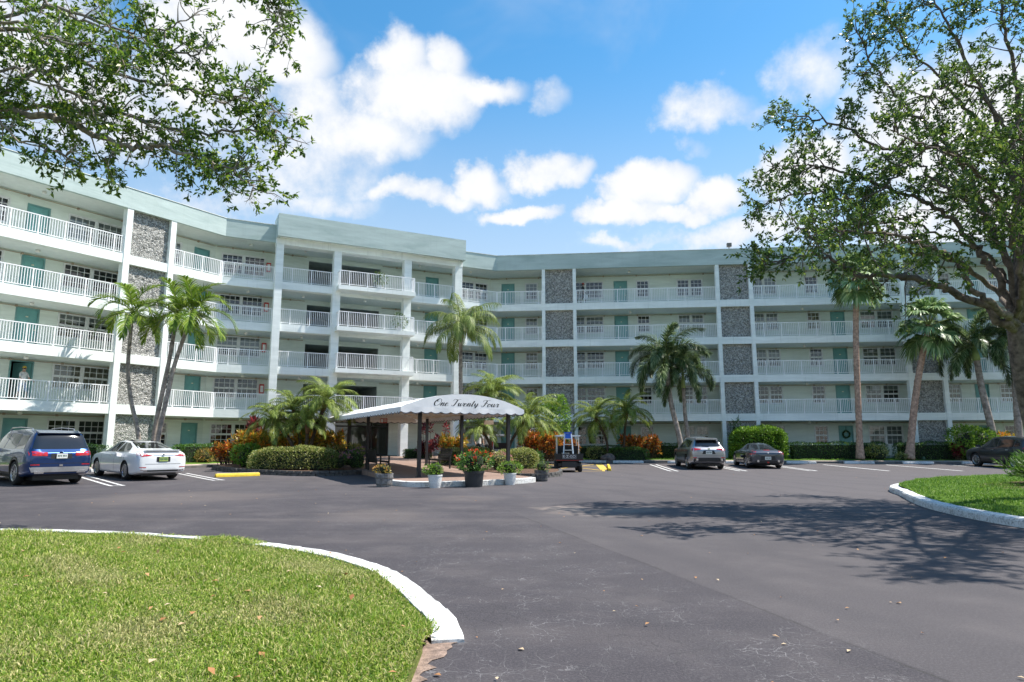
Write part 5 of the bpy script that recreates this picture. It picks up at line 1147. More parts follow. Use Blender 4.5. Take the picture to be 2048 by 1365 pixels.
mb = MB(); p = onR(27.2, 3.4); mb.lathe([(.10, 0), (.11, .10), (.07, .2), (.02, .22)], 10, p); mb.build('ground_light', mat('green_plastic', (.02, .06, .03), .5), label='small dark green ground light in the lawn strip before the hedge', cat='light')
# wreaths on two ground-floor doors
def wreath(label, s, Y):
    p = P3('R', s, WO['R'] - .03, 1.98); t = thing('door_wreath', label, 'wreath', p, aR); rs = np.random.RandomState(int(s)); a = rs.rand(700) * 2 * math.pi; r = .23 + rs.normal(size=700) * .03
    C = np.stack([r * np.cos(a), rs.rand(700) * -.06, r * np.sin(a)], 1); V, F = leaf_quads(C, rs.normal(size=(700, 3)), .08, .02, rs); link('foliage', npmesh('foliage', V, F, LM['hedge_dark']), t, kind='stuff')
    m_ = MB(); m_.tube([(.23 * math.cos(k * .4), -.02, .23 * math.sin(k * .4)) for k in range(17)], .03, 6); m_.build('ring', M['twig'], t, org=(0, 0, 0)); m_ = MB(); m_.bar((0, -.01, .25), (0, -.01, .55), .05, .01); m_.build('ribbon', M['black'], t, org=(0, 0, 0))
wreath('dark wreath on the teal ground-floor door behind the straight palm', 24.8, 0); wreath('dark wreath on the teal ground-floor door behind the dark crossover', 34.16, 0)
# plants on the entrance balconies
for fl, s in ((5, 9.6), (4, 11.0), (2, 8.2)):
    z = ZF[fl] - .02; p = P3('C', s, -.85, z); t = thing('balcony_plant', 'potted %s on the %s-floor entrance balcony' % ({5: 'bushy plant in a white planter', 4: 'spiky plant in a pale planter', 2: 'yellow-green plant'}[fl], {5: 'top', 4: 'fourth', 2: 'second'}[fl]), 'potted plant', p, 0)
    m_ = MB(); m_.lathe([(.15, 0), (.19, .3), (.2, .32), (.17, .32), (.16, .28)], 16, cap=True); m_.build('pot', M['potwhite'], t, org=(0, 0, 0)); rs = np.random.RandomState(fl); P, N = shell_points('bush', (.9, .7, .85), 500, rs); P[:, 2] += .28
    V, F = leaf_quads(P, N + rs.normal(size=P.shape) * .5, .2, .04, rs); link('foliage', npmesh('foliage', V, F, LM['fern']), t, kind='stuff')

# ================================================================ golf carts
M['cartblack'] = mat('black_cart_plastic', (.022, .022, .024), .45, var=.15); M['alu'] = mat('aluminium', (.62, .63, .64), .35, .7, var=.06); M['tyre'] = mat('rubber', (.02, .02, .02), .85, var=.2, bump=.3)
M['seatgrey'] = mat('grey_vinyl', (.40, .39, .37), .6); M['blueplastic'] = mat('blue_plastic', (.02, .12, .62), .4); M['clear'] = GLASS('acrylic', (.9, .93, .93), .88)
def golfcart(label, x, y, rz, bed=True):
    t = thing('golf_cart', label, 'golf cart', (x, y, gz(x, y)), rz, 'golf carts'); O3 = (0, 0, 0)
    def part(n, fn, m, par=None, sm=False): b = MB(); fn(b); return b.build(n, m, par or t, org=O3, smooth=sm)
    # local: +y forward, rear of the bed at y = 0
    part('chassis', lambda b: (b.box(-.52, .52, .1, 2.35, .28, .42), b.box(-.34, .34, -.02, .12, .24, .5)), M['cartblack'])
    if bed:
        part('bed_floor', lambda b: b.box(-.62, .62, .03, 1.05, .55, .60), M['cartblack'])
        tg = part('tailgate', lambda b: b.hexa([(-.65, -.03, .55), (.65, -.03, .55), (.65, .02, .55), (-.65, .02, .55), (-.67, -.06, .875), (.67, -.06, .875), (.67, -.01, .875), (-.67, -.01, .875)]), M['cartblack'])
        part('trim_strip', lambda b: b.box(-.64, .64, -.036, -.031, .555, .575), M['red'], tg)
        for s in (-1, 1): part('bed_side', lambda b: b.box(*sorted((s * .62, s * .66)), .02, 1.05, .55, .86), M['cartblack'])
        cu = bpy.data.curves.new('lettering', 'FONT'); cu.body = 'E-Z-GO'; cu.size = .155; cu.align_x = 'CENTER'; cu.align_y = 'CENTER'; tmp = bpy.data.objects.new('tmp', cu); COL.objects.link(tmp)
        bpy.context.view_layer.update(); me = bpy.data.meshes.new_from_object(tmp.evaluated_get(bpy.context.evaluated_depsgraph_get())); bpy.data.objects.remove(tmp); me.materials.append(M['white'])
        l = link('lettering', me, tg, (0, -.0565, .735), (math.pi / 2 + .09, 0, 0)); l.scale = (1.15, 1, 1)
        part('badge_frame', lambda b: [b.bar((x0, -.058 - (z0 - .735) * .09, z0), (x1, -.058 - (z1 - .735) * .09, z1), .014, .006) for x0, z0, x1, z1 in ((-.32, .655, .32, .655), (-.32, .815, .32, .815), (-.32, .65, -.32, .82), (.32, .65, .32, .82))], M['white'], tg)
    part('seat_box', lambda b: b.box(-.55, .55, 1.08, 1.62, .42, .72), M['cartblack']); part('seat', lambda b: b.box(-.52, .52, 1.10, 1.60, .72, .84), M['seatgrey'])
    part('backrest', lambda b: b.hexa([(-.5, 1.08, .86), (.5, 1.08, .86), (.5, 1.16, .86), (-.5, 1.16, .86), (-.5, 1.0, 1.24), (.5, 1.0, 1.24), (.5, 1.07, 1.24), (-.5, 1.07, 1.24)]), M['cartblack'])
    part('front_cowl', lambda b: b.hexa([(-.56, 2.1, .3), (.56, 2.1, .3), (.5, 2.5, .3), (-.5, 2.5, .3), (-.5, 2.0, .95), (.5, 2.0, .95), (.45, 2.3, .8), (-.45, 2.3, .8)]), M['cartblack'])
    part('roof', lambda b: b.grid([[(x, y_, 1.74 + .05 * (1 - (x / .58) ** 2) - .02 * abs(y_ - 1.5)) for x in (-.58, -.5, -.2, .2, .5, .58)] for y_ in (.75, 1.0, 1.6, 2.1, 2.25)] ), M['white'])
    part('roof_edge', lambda b: [b.bar(p, q, .03, .06) for p, q in (((-.58, .75, 1.72), (.58, .75, 1.72)), ((-.58, 2.25, 1.72), (.58, 2.25, 1.72)), ((-.58, .75, 1.72), (-.58, 2.25, 1.72)), ((.58, .75, 1.72), (.58, 2.25, 1.72)))], M['white'])
    for s in (-1, 1):
        part('roof_strut', lambda b: b.tube([(s * .53, 1.03, .6), (s * .53, .98, 1.2), (s * .53, .95, 1.72)], .016, 6), M['white']); part('roof_strut', lambda b: b.tube([(s * .52, 2.15, .85), (s * .52, 2.0, 1.72)], .016, 6), M['white'])
    part('windshield', lambda b: b.face([(-.5, 2.15, .9), (.5, 2.15, .9), (.5, 2.0, 1.7), (-.5, 2.0, 1.7)]), M['clear']); part('dashboard', lambda b: b.box(-.5, .5, 1.95, 2.1, .84, .98), M['cartblack'])
    part('steering_wheel', lambda b: b.tube([(-.26 + .17 * math.cos(k * .5), 1.82 - .08 * math.sin(k * .5), 1.06 + .15 * math.sin(k * .5)) for k in range(14)], .015, 6), M['cartblack'])
    for s in (-1, 1):
        for yy in (.42, 2.12):
            w = part('wheel', lambda b: b.lathe([(.10, -.09), (.2, -.1), (.235, -.07), (.24, 0), (.235, .07), (.2, .1), (.10, .09)], 20), M['tyre'], sm=True); w.location = (s * .53, yy, .24); w.rotation_euler = (0, math.pi / 2, 0)
            part('rim', lambda b: b.lathe([(.02, .06), (.11, .07), (.12, .095), (.10, .1)], 16), M['alu'], w); 
    part('rear_axle', lambda b: b.tube([(-.5, .42, .24), (.5, .42, .24)], .04, 8), M['cartblack'])
    return t
golfcart('black utility golf cart with white roof and lettered tailgate, seen from behind', 2.72, 31.9, -.02)
golfcart('second golf cart with white roof, half hidden behind the date palms', -.55, 41.4, .1, False)
lt = thing('step_ladder', 'folded aluminium stepladder with blue top leaning in the bed of the golf cart', 'ladder', (2.72, 32.3, gz(2.72, 32.3) + .60), -.02); O3 = (0, 0, 0)
def lpart(n, fn, m): b = MB(); fn(b); return b.build(n, m, lt, org=O3)
for s in (-1, 1): lpart('side_rail', lambda b: b.bar((s * .25, 0, 0), (s * .155, .28, 1.25), .06, .025), M['alu']); lpart('rear_rail', lambda b: b.bar((s * .23, .12, 0), (s * .15, .36, 1.22), .04, .02), M['alu'])
for i in range(4): f = (i + .6) / 4.6; lpart('step', lambda b: b.box(-.25 + .095 * f, .25 - .095 * f, .28 * f - .05, .28 * f + .05, 1.25 * f - .02, 1.25 * f + .015), M['alu'])
lpart('ladder_top', lambda b: b.box(-.18, .18, .20, .42, 1.23, 1.30), M['blueplastic']); lpart('ladder_label', lambda b: b.hexa([(-.145, .215, 1.0), (.145, .215, 1.0), (.145, .222, 1.0), (-.145, .222, 1.0), (-.14, .265, 1.225), (.14, .265, 1.225), (.14, .272, 1.225), (-.14, .272, 1.225)]), M['blueplastic'])
bx_ = MB(); bx_.box(-.2, .16, -.15, .15, 0, .3); bx_.build('storage_box', mat('beige_box', (.6, .55, .48), .8), None, label='pale storage box standing in the bed of the golf cart', cat='box', loc=(2.62, 32.62, gz(2.7, 32.6) + .605))
# ================================================================ cars
def paint(name, col, metal=.6, rough=.28):
    m = mat(name, col, rough, metal, var=.03, scale=1.5, coat=1.0); b = m.node_tree.nodes['Principled BSDF']; b.inputs['Coat Roughness'].default_value = .03; return m
M['carglass'] = mat('dark_car_glass', (.012, .013, .015), .04, var=.1, spec=.9); M['lampred'] = mat('tail_lamp', (.50, .012, .010), .12, var=.25, scale=12, coat=1); M['trim'] = mat('black_trim', (.018, .018, .019), .5); M['chrome'] = mat('chrome', (.80, .80, .82), .12, 1., var=.02)
M['silvertrim'] = mat('silver_trim', (.55, .55, .57), .3, .8); M['rim'] = mat('alloy_rim', (.48, .48, .50), .28, .85, var=.05); M['plate'] = mat('licence_plate', (.74, .75, .72), .45, var=.15, scale=30); M['plateink'] = mat('plate_ink', (.03, .10, .06), .6); M['plategreen'] = mat('green_plate', (.10, .30, .12), .5, scale=20, col2=(.45, .45, .10))
def interp(tab, x, col):
    xs = [r[0] for r in tab]; ys = [r[col] for r in tab]; return float(np.interp(x, xs, ys))
def car(label, spec, wheelpos, wheel_local, heading, body_m, extras, rim_n=10, name='parked_car', tyre_r=.36, cat='car'):
    L, W_, H = spec['L'], spec['W'], spec['H']; tab = spec['tab']; hw = W_ / 2
    h_ = R_(heading); ch, sh = math.cos(h_), math.sin(h_); lx, ly = wheel_local; cx = wheelpos[0] - (lx * ch - ly * sh); cy = wheelpos[1] - (lx * sh + ly * ch)
    # tilt with the sloping lot
    zr = gz(cx - 1.4 * ch, cy - 1.4 * sh); zf = gz(cx + 1.4 * ch, cy + 1.4 * sh)
    t = thing(name, label, cat, (cx, cy, (zr + zf) / 2), h_, 'cars parked in front of the building'); t.rotation_euler = (0, -math.atan2(zf - zr, 2.8), h_)
    # smooth the station table
    xs = np.linspace(-L / 2, L / 2, 61); k = np.array([.25, .5, .25])
    def sm(col, it=2):
        y = np.array([interp(tab, x, col) for x in xs])
        for _ in range(it): y[1:-1] = np.convolve(y, k, 'valid')
        return y
    zt, zb, wm, wt = sm(1), sm(2), sm(3), sm(4); zs = spec.get('sill', .24); rows = []
    for i, x in enumerate(xs):
        w = wm[i] * hw; T = zt[i]; Bz = min(zb[i], T - .02); wtop = min(wt[i] * hw, w * .93); r = min(.07, (T - Bz) * .35)
        e = min(1, min(i, 60 - i) / 5); s0 = zs + (1 - e) * .10; dz = Bz - s0
        sec = [(0, s0), (w * .80, s0), (w * .955, s0 + .05), (w * .985, s0 + dz * .28), (w, s0 + dz * .55), (w * .985, s0 + dz * .82), (w * .945, Bz), (w * .90 * .5 + wtop * .5 + w * .03, Bz + (T - r - Bz) * .5), (wtop, T - r), (wtop * .82, T - r * .35), (wtop * .4, T - r * .05), (0, T)]
        hp = catmull(sec, 3); full = [(x, -p[0], p[1]) for p in hp] + [(x, p[0], p[1]) for p in hp[-2:0:-1]]
        # bumpers bulge, glass leans
        rows.append(full)
    bl = spec.get('bulge', .05)
    def ring(row, s, dx):
        zc = (min(p[2] for p in row) + max(p[2] for p in row)) / 2; return [(p[0] + dx, p[1] * s, zc + (p[2] - zc) * s) for p in row]
    rows = [ring(rows[0], .02, -.055), ring(rows[0], .5, -.055), ring(rows[0], .86, -.045), ring(rows[0], .965, -.022)] + rows + [ring(rows[-1], .965, .022), ring(rows[-1], .86, .05), ring(rows[-1], .5, .07), ring(rows[-1], .02, .075)]
    mb = MB(); mb.grid(rows, closed=True, cap=True)
    bodyme = mb.mesh('body', [body_m, M['trim']]); bm = bmesh.new(); bm.from_mesh(bodyme); bmesh.ops.recalc_face_normals(bm, faces=bm.faces[:]); bm.to_mesh(bodyme)
    bvh = BVHTree.FromBMesh(bm); bm.free()
    tmp = bpy.data.objects.new('tmp', bodyme); COL.objects.link(tmp); cb = MB(); cb.cur = 1
    for wx in spec['wx']:
        for s in (-1, 1):
            ys = sorted((s * (hw - .30), s * (hw + .3))); ra = tyre_r + .055
            cb.grid([[(wx + ra * math.cos(a), y, tyre_r + ra * math.sin(a)) for a in np.linspace(0, 2 * math.pi, 33)[:-1]] for y in ys], closed=True, cap=True)
    cme = cb.mesh('cut', [body_m, M['trim']]); b2 = bmesh.new(); b2.from_mesh(cme); bmesh.ops.recalc_face_normals(b2, faces=b2.faces[:]); b2.to_mesh(cme); b2.free()
    cut = bpy.data.objects.new('cut', cme); COL.objects.link(cut)
    md = tmp.modifiers.new('b', 'BOOLEAN'); md.object = cut; md.operation = 'DIFFERENCE'; md.solver = 'EXACT'
    bpy.context.view_layer.update(); me = bpy.data.meshes.new_from_object(tmp.evaluated_get(bpy.context.evaluated_depsgraph_get())); bpy.data.objects.remove(tmp); bpy.data.objects.remove(cut)
    if len(me.polygons) < 500: me = bodyme
    me.polygons.foreach_set('use_smooth', [True] * len(me.polygons)); me.name = 'body'
    try: me.set_sharp_from_angle(angle=R_(32))
    except Exception: pass
    spec['paint'] = body_m; body = link('body', me, t); O3 = (0, 0, 0)
    def patch(nm, poly, side, m, par=None, off=.006, res=.09):
        "lay a panel on the body: side 'r' (y, z seen from behind) or +1 / -1 (x, z on the left / right flank) or 't' (x, y from above)"
        bm = bmesh.new()
        def v3(a, b): return (0, a, b) if side == 'r' else ((a, b, 0) if side == 't' else (a, 0, b))
        bm.faces.new([bm.verts.new(v3(a, b)) for a, b in poly]); axs = {'r': (1, 2), 't': (0, 1)}.get(side, (0, 2))
        for ax in axs:
            lo = min(v.co[ax] for v in bm.verts); hi = max(v.co[ax] for v in bm.verts); n = int((hi - lo) / res)
            for i in range(1, n + 1):
                co = [0, 0, 0]; co[ax] = lo + (hi - lo) * i / (n + 1); no = [0, 0, 0]; no[ax] = 1; bmesh.ops.bisect_plane(bm, geom=bm.verts[:] + bm.edges[:] + bm.faces[:], plane_co=co, plane_no=no)
        for v in bm.verts:
            if side == 'r': o_, d_ = Vector((-L, v.co.y, v.co.z)), Vector((1, 0, 0))
            elif side == 't': o_, d_ = Vector((v.co.x, v.co.y, 5)), Vector((0, 0, -1))
            else: o_, d_ = Vector((v.co.x, side * 3, v.co.z)), Vector((0, -side, 0))
            hit = bvh.ray_cast(o_, d_)
            if hit[0] is None: hit = bvh.find_nearest(Vector((-L / 2, v.co.y, v.co.z)) if side == 'r' else Vector((v.co.x, side * hw if side != 't' else 0, v.co.z)))
            n = hit[1] if hit[1].dot(d_) < 0 else -hit[1]; v.co = hit[0] + n * off
        bmesh.ops.recalc_face_normals(bm, faces=bm.faces[:]); me = bpy.data.meshes.new(nm); bm.to_mesh(me); bm.free(); me.materials.append(m); me.polygons.foreach_set('use_smooth', [True] * len(me.polygons)); return link(nm, me, par or t)
    def sym(poly): return [(-a, b) for a, b in poly]
    def part(nm, fn, m, par=None, sm_=False): b = MB(); fn(b); return b.build(nm, m, par or t, org=O3, smooth=sm_)
    for nm, poly, side, m in spec['patches']:
        patch(nm, poly, side, M[m] if isinstance(m, str) else m)
        if side == 'r' and poly[0][0] != 0 and all(p[0] > 0 for p in poly): patch(nm, sym(poly), side, M[m])
        if side == 1: patch(nm, poly, -1, M[m])
    # wheels
    wt_ = MB(); r = tyre_r; wt_.lathe([(r * .66, -.10), (r * .93, -.112), (r, -.075), (r, .075), (r * .93, .112), (r * .66, .10)], 30, cap=False); tyre = wt_.mesh('wheel', M['tyre'], smooth=True)
    rm = MB(); rm.lathe([(r * .67, -.09), (r * .66, .085), (r * .70, .105), (r * .66, .112), (r * .60, .09), (r * .58, -.06), (.01, -.06)], 30, cap=False)
    for i in range(rim_n):
        a = 2 * math.pi * i / rim_n; rm.bar((.05 * math.cos(a), .05 * math.sin(a), .07), (r * .64 * math.cos(a + .08), r * .64 * math.sin(a + .08), .095), .035 if rim_n > 6 else .06, .02, up=(0, 0, 1))
    rm.lathe([(.055, .05), (.055, .09), (.01, .095)], 12, cap=False); rim = rm.mesh('rim', M['rim'])
    for wx in spec['wx']:
        for s in (-1, 1):
            w = link('wheel', tyre, t, (wx, s * (hw - .135), r), (-s * math.pi / 2, 0, 0)); link('rim', rim, w); dk = MB(); dk.lathe([(r * .6, -.05), (.01, -.05)], 20, cap=False); dk.build('brake_disc', M['trim'], w, org=O3)
    # mirrors, underbody
    mx, mz = spec['mirror']
    for s in (-1, 1): part('wing_mirror', lambda b: b.hexa([(mx - .09, s * (hw - .02), mz), (mx + .05, s * (hw - .02), mz), (mx + .07, s * (hw + .17), mz + .02), (mx - .07, s * (hw + .17), mz + .02), (mx - .09, s * (hw - .02), mz + .13), (mx + .04, s * (hw - .02), mz + .12), (mx + .04, s * (hw + .16), mz + .13), (mx - .07, s * (hw + .16), mz + .15)]), spec.get('mirror_m', body_m))
    part('underbody', lambda b: b.box(-L / 2 + .25, L / 2 - .3, -hw + .32, hw - .32, .17, .34), M['trim'])
    extras(t, part, patch, spec); return t
def rect(y0, y1, z0, z1): return [(y0, z0), (y1, z0), (y1, z1), (y0, z1)]
def seams(xs, z0, z1): return [('door_seam', rect(x - .006, x + .006, z0, z1), 1, 'trim') for x in xs]
def plateparts(part, x, z, m='plate', lean=0.):
    p = part('licence_plate', lambda b: b.box(x - .012, x, -.155, .155, z - .078, z + .078), M[m])
    for i, y in enumerate((-.11, -.07, -.03, .03, .07, .11)): part('plate_character', lambda b: b.box(x - .0145, x - .0122, y - .012, y + .012, z - .025, z + .032), M['plateink'], p)
# --- blue SUV
suv = dict(L=5.1, W=1.94, H=1.80, wx=(-1.50, 1.60), sill=.27, mirror=(1.02, 1.10), tab=[(-2.55, 1.08, 1.03, .90, .80), (-2.50, 1.16, 1.06, .95, .79), (-2.42, 1.38, 1.10, .975, .77), (-2.30, 1.62, 1.12, .99, .73), (-2.20, 1.735, 1.12, 1, .70), (-1.6, 1.775, 1.11, 1, .68), (-.6, 1.80, 1.09, 1, .68), (.3, 1.77, 1.08, 1, .67), (.75, 1.63, 1.07, 1, .68), (1.38, 1.19, 1.06, 1, .76), (2.1, 1.10, .98, .99, .74), (2.42, .98, .86, .92, .68), (2.55, .76, .68, .78, .60)],
    patches=[('rear_window', [(-.80, 1.17), (.80, 1.17), (.74, 1.40), (.66, 1.62), (-.66, 1.62), (-.74, 1.40)], 'r', 'carglass'), ('tail_lamp', [(.40, .95), (.88, .96), (.89, 1.085), (.80, 1.10), (.40, 1.065)], 'r', 'lampred'), ('reflector', rect(.60, .84, .66, .69), 'r', 'lampred'),
             ('arch_trim', [(-1.98, .30), (-1.92, .30), (-1.86, .62), (-1.70, .80), (-1.50, .86), (-1.30, .80), (-1.14, .62), (-1.08, .30), (-1.02, .30), (-1.07, .65), (-1.26, .86), (-1.50, .92), (-1.74, .86), (-1.93, .65)], 1, 'trim'), ('plate_recess', rect(-.30, .30, .86, 1.04), 'r', 'trim'), ('bumper_guard', [(-.86, .60), (.86, .60), (.80, .44), (-.80, .44)], 'r', 'silvertrim'), ('bumper_lower', [(-.78, .44), (.78, .44), (.70, .37), (-.70, .37)], 'r', 'trim'), ('tailgate_seam', rect(-.80, .80, .705, .718), 'r', 'trim'),
             ('side_window', [(-2.05, 1.17), (-1.30, 1.15), (-1.30, 1.58), (-1.9, 1.60)], 1, 'carglass'), ('side_window', [(-1.22, 1.15), (-.22, 1.14), (-.22, 1.65), (-1.22, 1.62)], 1, 'carglass'), ('side_window', [(-.14, 1.14), (.98, 1.13), (.55, 1.52), (.28, 1.64), (-.14, 1.65)], 1, 'carglass'), ('rocker_trim', [(-1.05, .30), (1.12, .30), (1.12, .40), (-1.05, .40)], 1, 'trim'), ('door_handle', rect(-.98, -.76, .98, 1.01), 1, 'chrome'), ('door_handle', rect(.02, .24, .97, 1.0), 1, 'chrome'), ('windscreen', [(.72, -.6), (1.34, -.68), (1.34, .68), (.72, .6)], 't', 'carglass')] + seams((-1.26, -.18, 1.02), .42, 1.10))
def suvx(t, part, patch, s):
    plateparts(part, -2.625, .95)
    for sg in (-1, 1):
        part('roof_rail', lambda b: b.tube([(-1.75, sg * .60, 1.74), (-1.65, sg * .60, 1.82), (-.6, sg * .61, 1.85), (.25, sg * .60, 1.82), (.4, sg * .60, 1.75)], .018, 6), M['silvertrim']); part('exhaust_tip', lambda b: b.box(-2.62, -2.5, sg * .60 - .13, sg * .60 + .13, .40, .47), M['chrome'])
    part('rear_spoiler', lambda b: b.hexa([(-2.30, -.62, 1.655), (-2.30, .62, 1.655), (-2.0, .64, 1.73), (-2.0, -.64, 1.73), (-2.33, -.60, 1.685), (-2.33, .60, 1.685), (-2.0, .62, 1.765), (-2.0, -.62, 1.765)]), s['paint'])
    part('wiper', lambda b: b.bar((-2.46, -.1, 1.21), (-2.43, .32, 1.235), .02, .02), M['trim']); part('badge', lambda b: b.lathe([(.055, 0), (.045, .012), (.01, .014)], 16, (0, 0, 0)), M['chrome']).location = (-2.60, 0, 1.085); t.children[-1].rotation_euler = (0, -math.pi / 2, 0)
    part('tow_cover', lambda b: b.box(-2.625, -2.6, -.05, .05, .62, .68), M['chrome'])
car('dark blue SUV with roof rails and silver rear bumper guard, parked at the far left', suv, (-16.1, 21.9), (-1.50, .86), 143, paint('blue_car_paint', (.012, .045, .16), .7), suvx, 10, tyre_r=.385)
# --- white sedan
sed = dict(L=4.95, W=1.865, H=1.44, wx=(-1.42, 1.45), sill=.20, mirror=(.92, .95), tab=[(-2.475, .97, .90, .88, .80), (-2.42, 1.075, .94, .93, .78), (-2.25, 1.10, .97, .965, .74), (-1.85, 1.14, .97, .99, .68), (-1.35, 1.29, .96, 1, .60), (-.75, 1.41, .95, 1, .585), (-.1, 1.445, .94, 1, .58), (.4, 1.41, .93, 1, .58), (1.22, 1.02, .92, 1, .70), (1.9, .93, .84, .985, .70), (2.3, .82, .72, .92, .66), (2.475, .62, .55, .78, .58)],
    patches=[('rear_window', [(-.58, 1.15), (.58, 1.15), (.50, 1.36), (-.50, 1.36)], 'r', 'carglass'), ('tail_lamp', [(.36, .905), (.74, .87), (.85, .93), (.83, .985), (.60, .965)], 'r', 'lampred'), ('lamp_strip', [(-.36, .91), (.36, .91), (.36, .925), (-.36, .925)], 'r', 'chrome'), ('reflector', rect(.58, .80, .47, .50), 'r', 'lampred'), ('plate_recess', rect(-.24, .24, .68, .86), 'r', 'trim'), ('diffuser', [(-.66, .335), (.66, .335), (.60, .39), (-.60, .39)], 'r', 'trim'), ('exhaust_tip', [(.52, .345), (.76, .36), (.80, .42), (.58, .40)], 'r', 'chrome'), ('boot_seam', rect(-.62, .62, .60, .61), 'r', 'trim'),
             ('side_window', [(-1.45, 1.03), (-.42, 1.01), (-.42, 1.35), (-.80, 1.33), (-1.2, 1.20)], 1, 'carglass'), ('side_window', [(-.34, 1.01), (.86, .99), (.55, 1.22), (.22, 1.35), (-.34, 1.365)], 1, 'carglass'), ('window_trim', [(-1.5, 1.0), (.9, .965), (.9, .98), (-1.5, 1.02)], 1, 'chrome'), ('door_handle', rect(-1.05, -.85, .86, .89), 1, 'chrome'), ('door_handle', rect(-.12, .08, .85, .88), 1, 'chrome'), ('sunroof', [(-.85, -.46), (.2, -.46), (.2, .46), (-.85, .46)], 't', 'carglass'), ('windscreen', [(.36, -.5), (1.16, -.62), (1.16, .62), (.36, .5)], 't', 'carglass')] + seams((-1.30, -.38, .98), .30, .98))
def sedx(t, part, patch, s):
    plateparts(part, -2.54, .775, 'plategreen'); part('badge', lambda b: b.lathe([(.05, 0), (.04, .01), (.01, .012)], 16), M['trim']).location = (-2.525, 0, .955); t.children[-1].rotation_euler = (0, -math.pi / 2, 0)
    part('boot_lip', lambda b: b.hexa([(-2.475, -.62, 1.07), (-2.475, .62, 1.07), (-2.3, .64, 1.085), (-2.3, -.64, 1.085), (-2.485, -.60, 1.095), (-2.485, .60, 1.095), (-2.3, .62, 1.11), (-2.3, -.62, 1.11)]), s['paint'])
car('white sedan with dark glass roof, parked left of the planting bed', sed, (-14.21, 24.88), (-1.42, .80), 139.5, paint('white_car_paint', (.78, .79, .80), 0., .3), sedx, 12, tyre_r=.335)
# --- silver crossover
rdx = dict(L=4.72, W=1.90, H=1.66, wx=(-1.38, 1.37), sill=.25, mirror=(.92, 1.06), tab=[(-2.36, 1.05, .99, .88, .80), (-2.30, 1.13, 1.02, .94, .78), (-2.15, 1.30, 1.05, .97, .72), (-1.98, 1.48, 1.06, .99, .66), (-1.85, 1.57, 1.06, 1, .62), (-1.3, 1.62, 1.05, 1, .62), (-.3, 1.665, 1.02, 1, .63), (.3, 1.62, 1.0, 1, .63), (1.2, 1.13, .99, 1, .74), (1.95, 1.03, .90, .985, .72), (2.25, .90, .78, .92, .66), (2.36, .70, .62, .80, .6)],
    patches=[('rear_window', [(-.66, 1.17), (.66, 1.17), (.58, 1.47), (-.58, 1.47)], 'r', 'carglass'), ('tail_lamp', [(.40, 1.03), (.60, 1.0), (.74, .93), (.86, .99), (.88, 1.08), (.70, 1.10), (.40, 1.07)], 'r', 'lampred'), ('plate_recess', [(-.34, .80), (.34, .80), (.26, .98), (-.26, .98)], 'r', 'trim'), ('bumper_lower', [(-.82, .38), (.82, .38), (.76, .58), (.45, .62), (-.45, .62), (-.76, .58)], 'r', 'trim'), ('reflector', rect(.62, .80, .60, .64), 'r', 'lampred'), ('tailgate_seam', rect(-.72, .72, .70, .712), 'r', 'trim'),
             ('side_window', [(-1.85, 1.16), (-1.35, 1.12), (-1.35, 1.46), (-1.65, 1.44)], 1, 'carglass'), ('side_window', [(-1.28, 1.11), (-.30, 1.08), (-.30, 1.52), (-1.28, 1.47)], 1, 'carglass'), ('side_window', [(-.22, 1.08), (.86, 1.06), (.50, 1.36), (.22, 1.49), (-.22, 1.53)], 1, 'carglass'), ('rocker_trim', [(-.98, .28), (.95, .28), (.95, .40), (-.98, .40)], 1, 'trim'), ('door_handle', rect(-1.05, -.85, .93, .96), 1, 'silvertrim'), ('door_handle', rect(-.05, .15, .92, .95), 1, 'silvertrim'), ('windscreen', [(.28, -.52), (1.14, -.66), (1.14, .66), (.28, .52)], 't', 'carglass')] + seams((-1.30, -.26, .95), .40, 1.04))
def rdxx(t, part, patch, s):
    plateparts(part, -2.43, .88)
    for sg in (-1, 1): part('exhaust_tip', lambda b: b.lathe([(.06, 0), (.075, .02), (.075, .12), (.02, .12)], 16), M['chrome']).location = (-2.43, sg * .62, .46); t.children[-1].rotation_euler = (0, math.pi / 2, 0)
    part('rear_spoiler', lambda b: b.hexa([(-2.10, -.56, 1.50), (-2.10, .56, 1.50), (-1.8, .58, 1.575), (-1.8, -.58, 1.575), (-2.13, -.54, 1.53), (-2.13, .54, 1.53), (-1.8, .56, 1.61), (-1.8, -.56, 1.61)]), s['paint'])
    part('wiper', lambda b: b.bar((-2.27, -.05, 1.20), (-2.25, .30, 1.21), .02, .02), M['trim']); part('badge', lambda b: b.box(-2.425, -2.41, -.06, .06, 1.03, 1.09), M['chrome'])
car('silver crossover with red tail lamps, parked right of the golf cart', rdx, (9.31, 35.44), (-1.38, .82), 87.5, paint('silver_car_paint', (.36, .36, .385), .8, .3), rdxx, 10, tyre_r=.36)
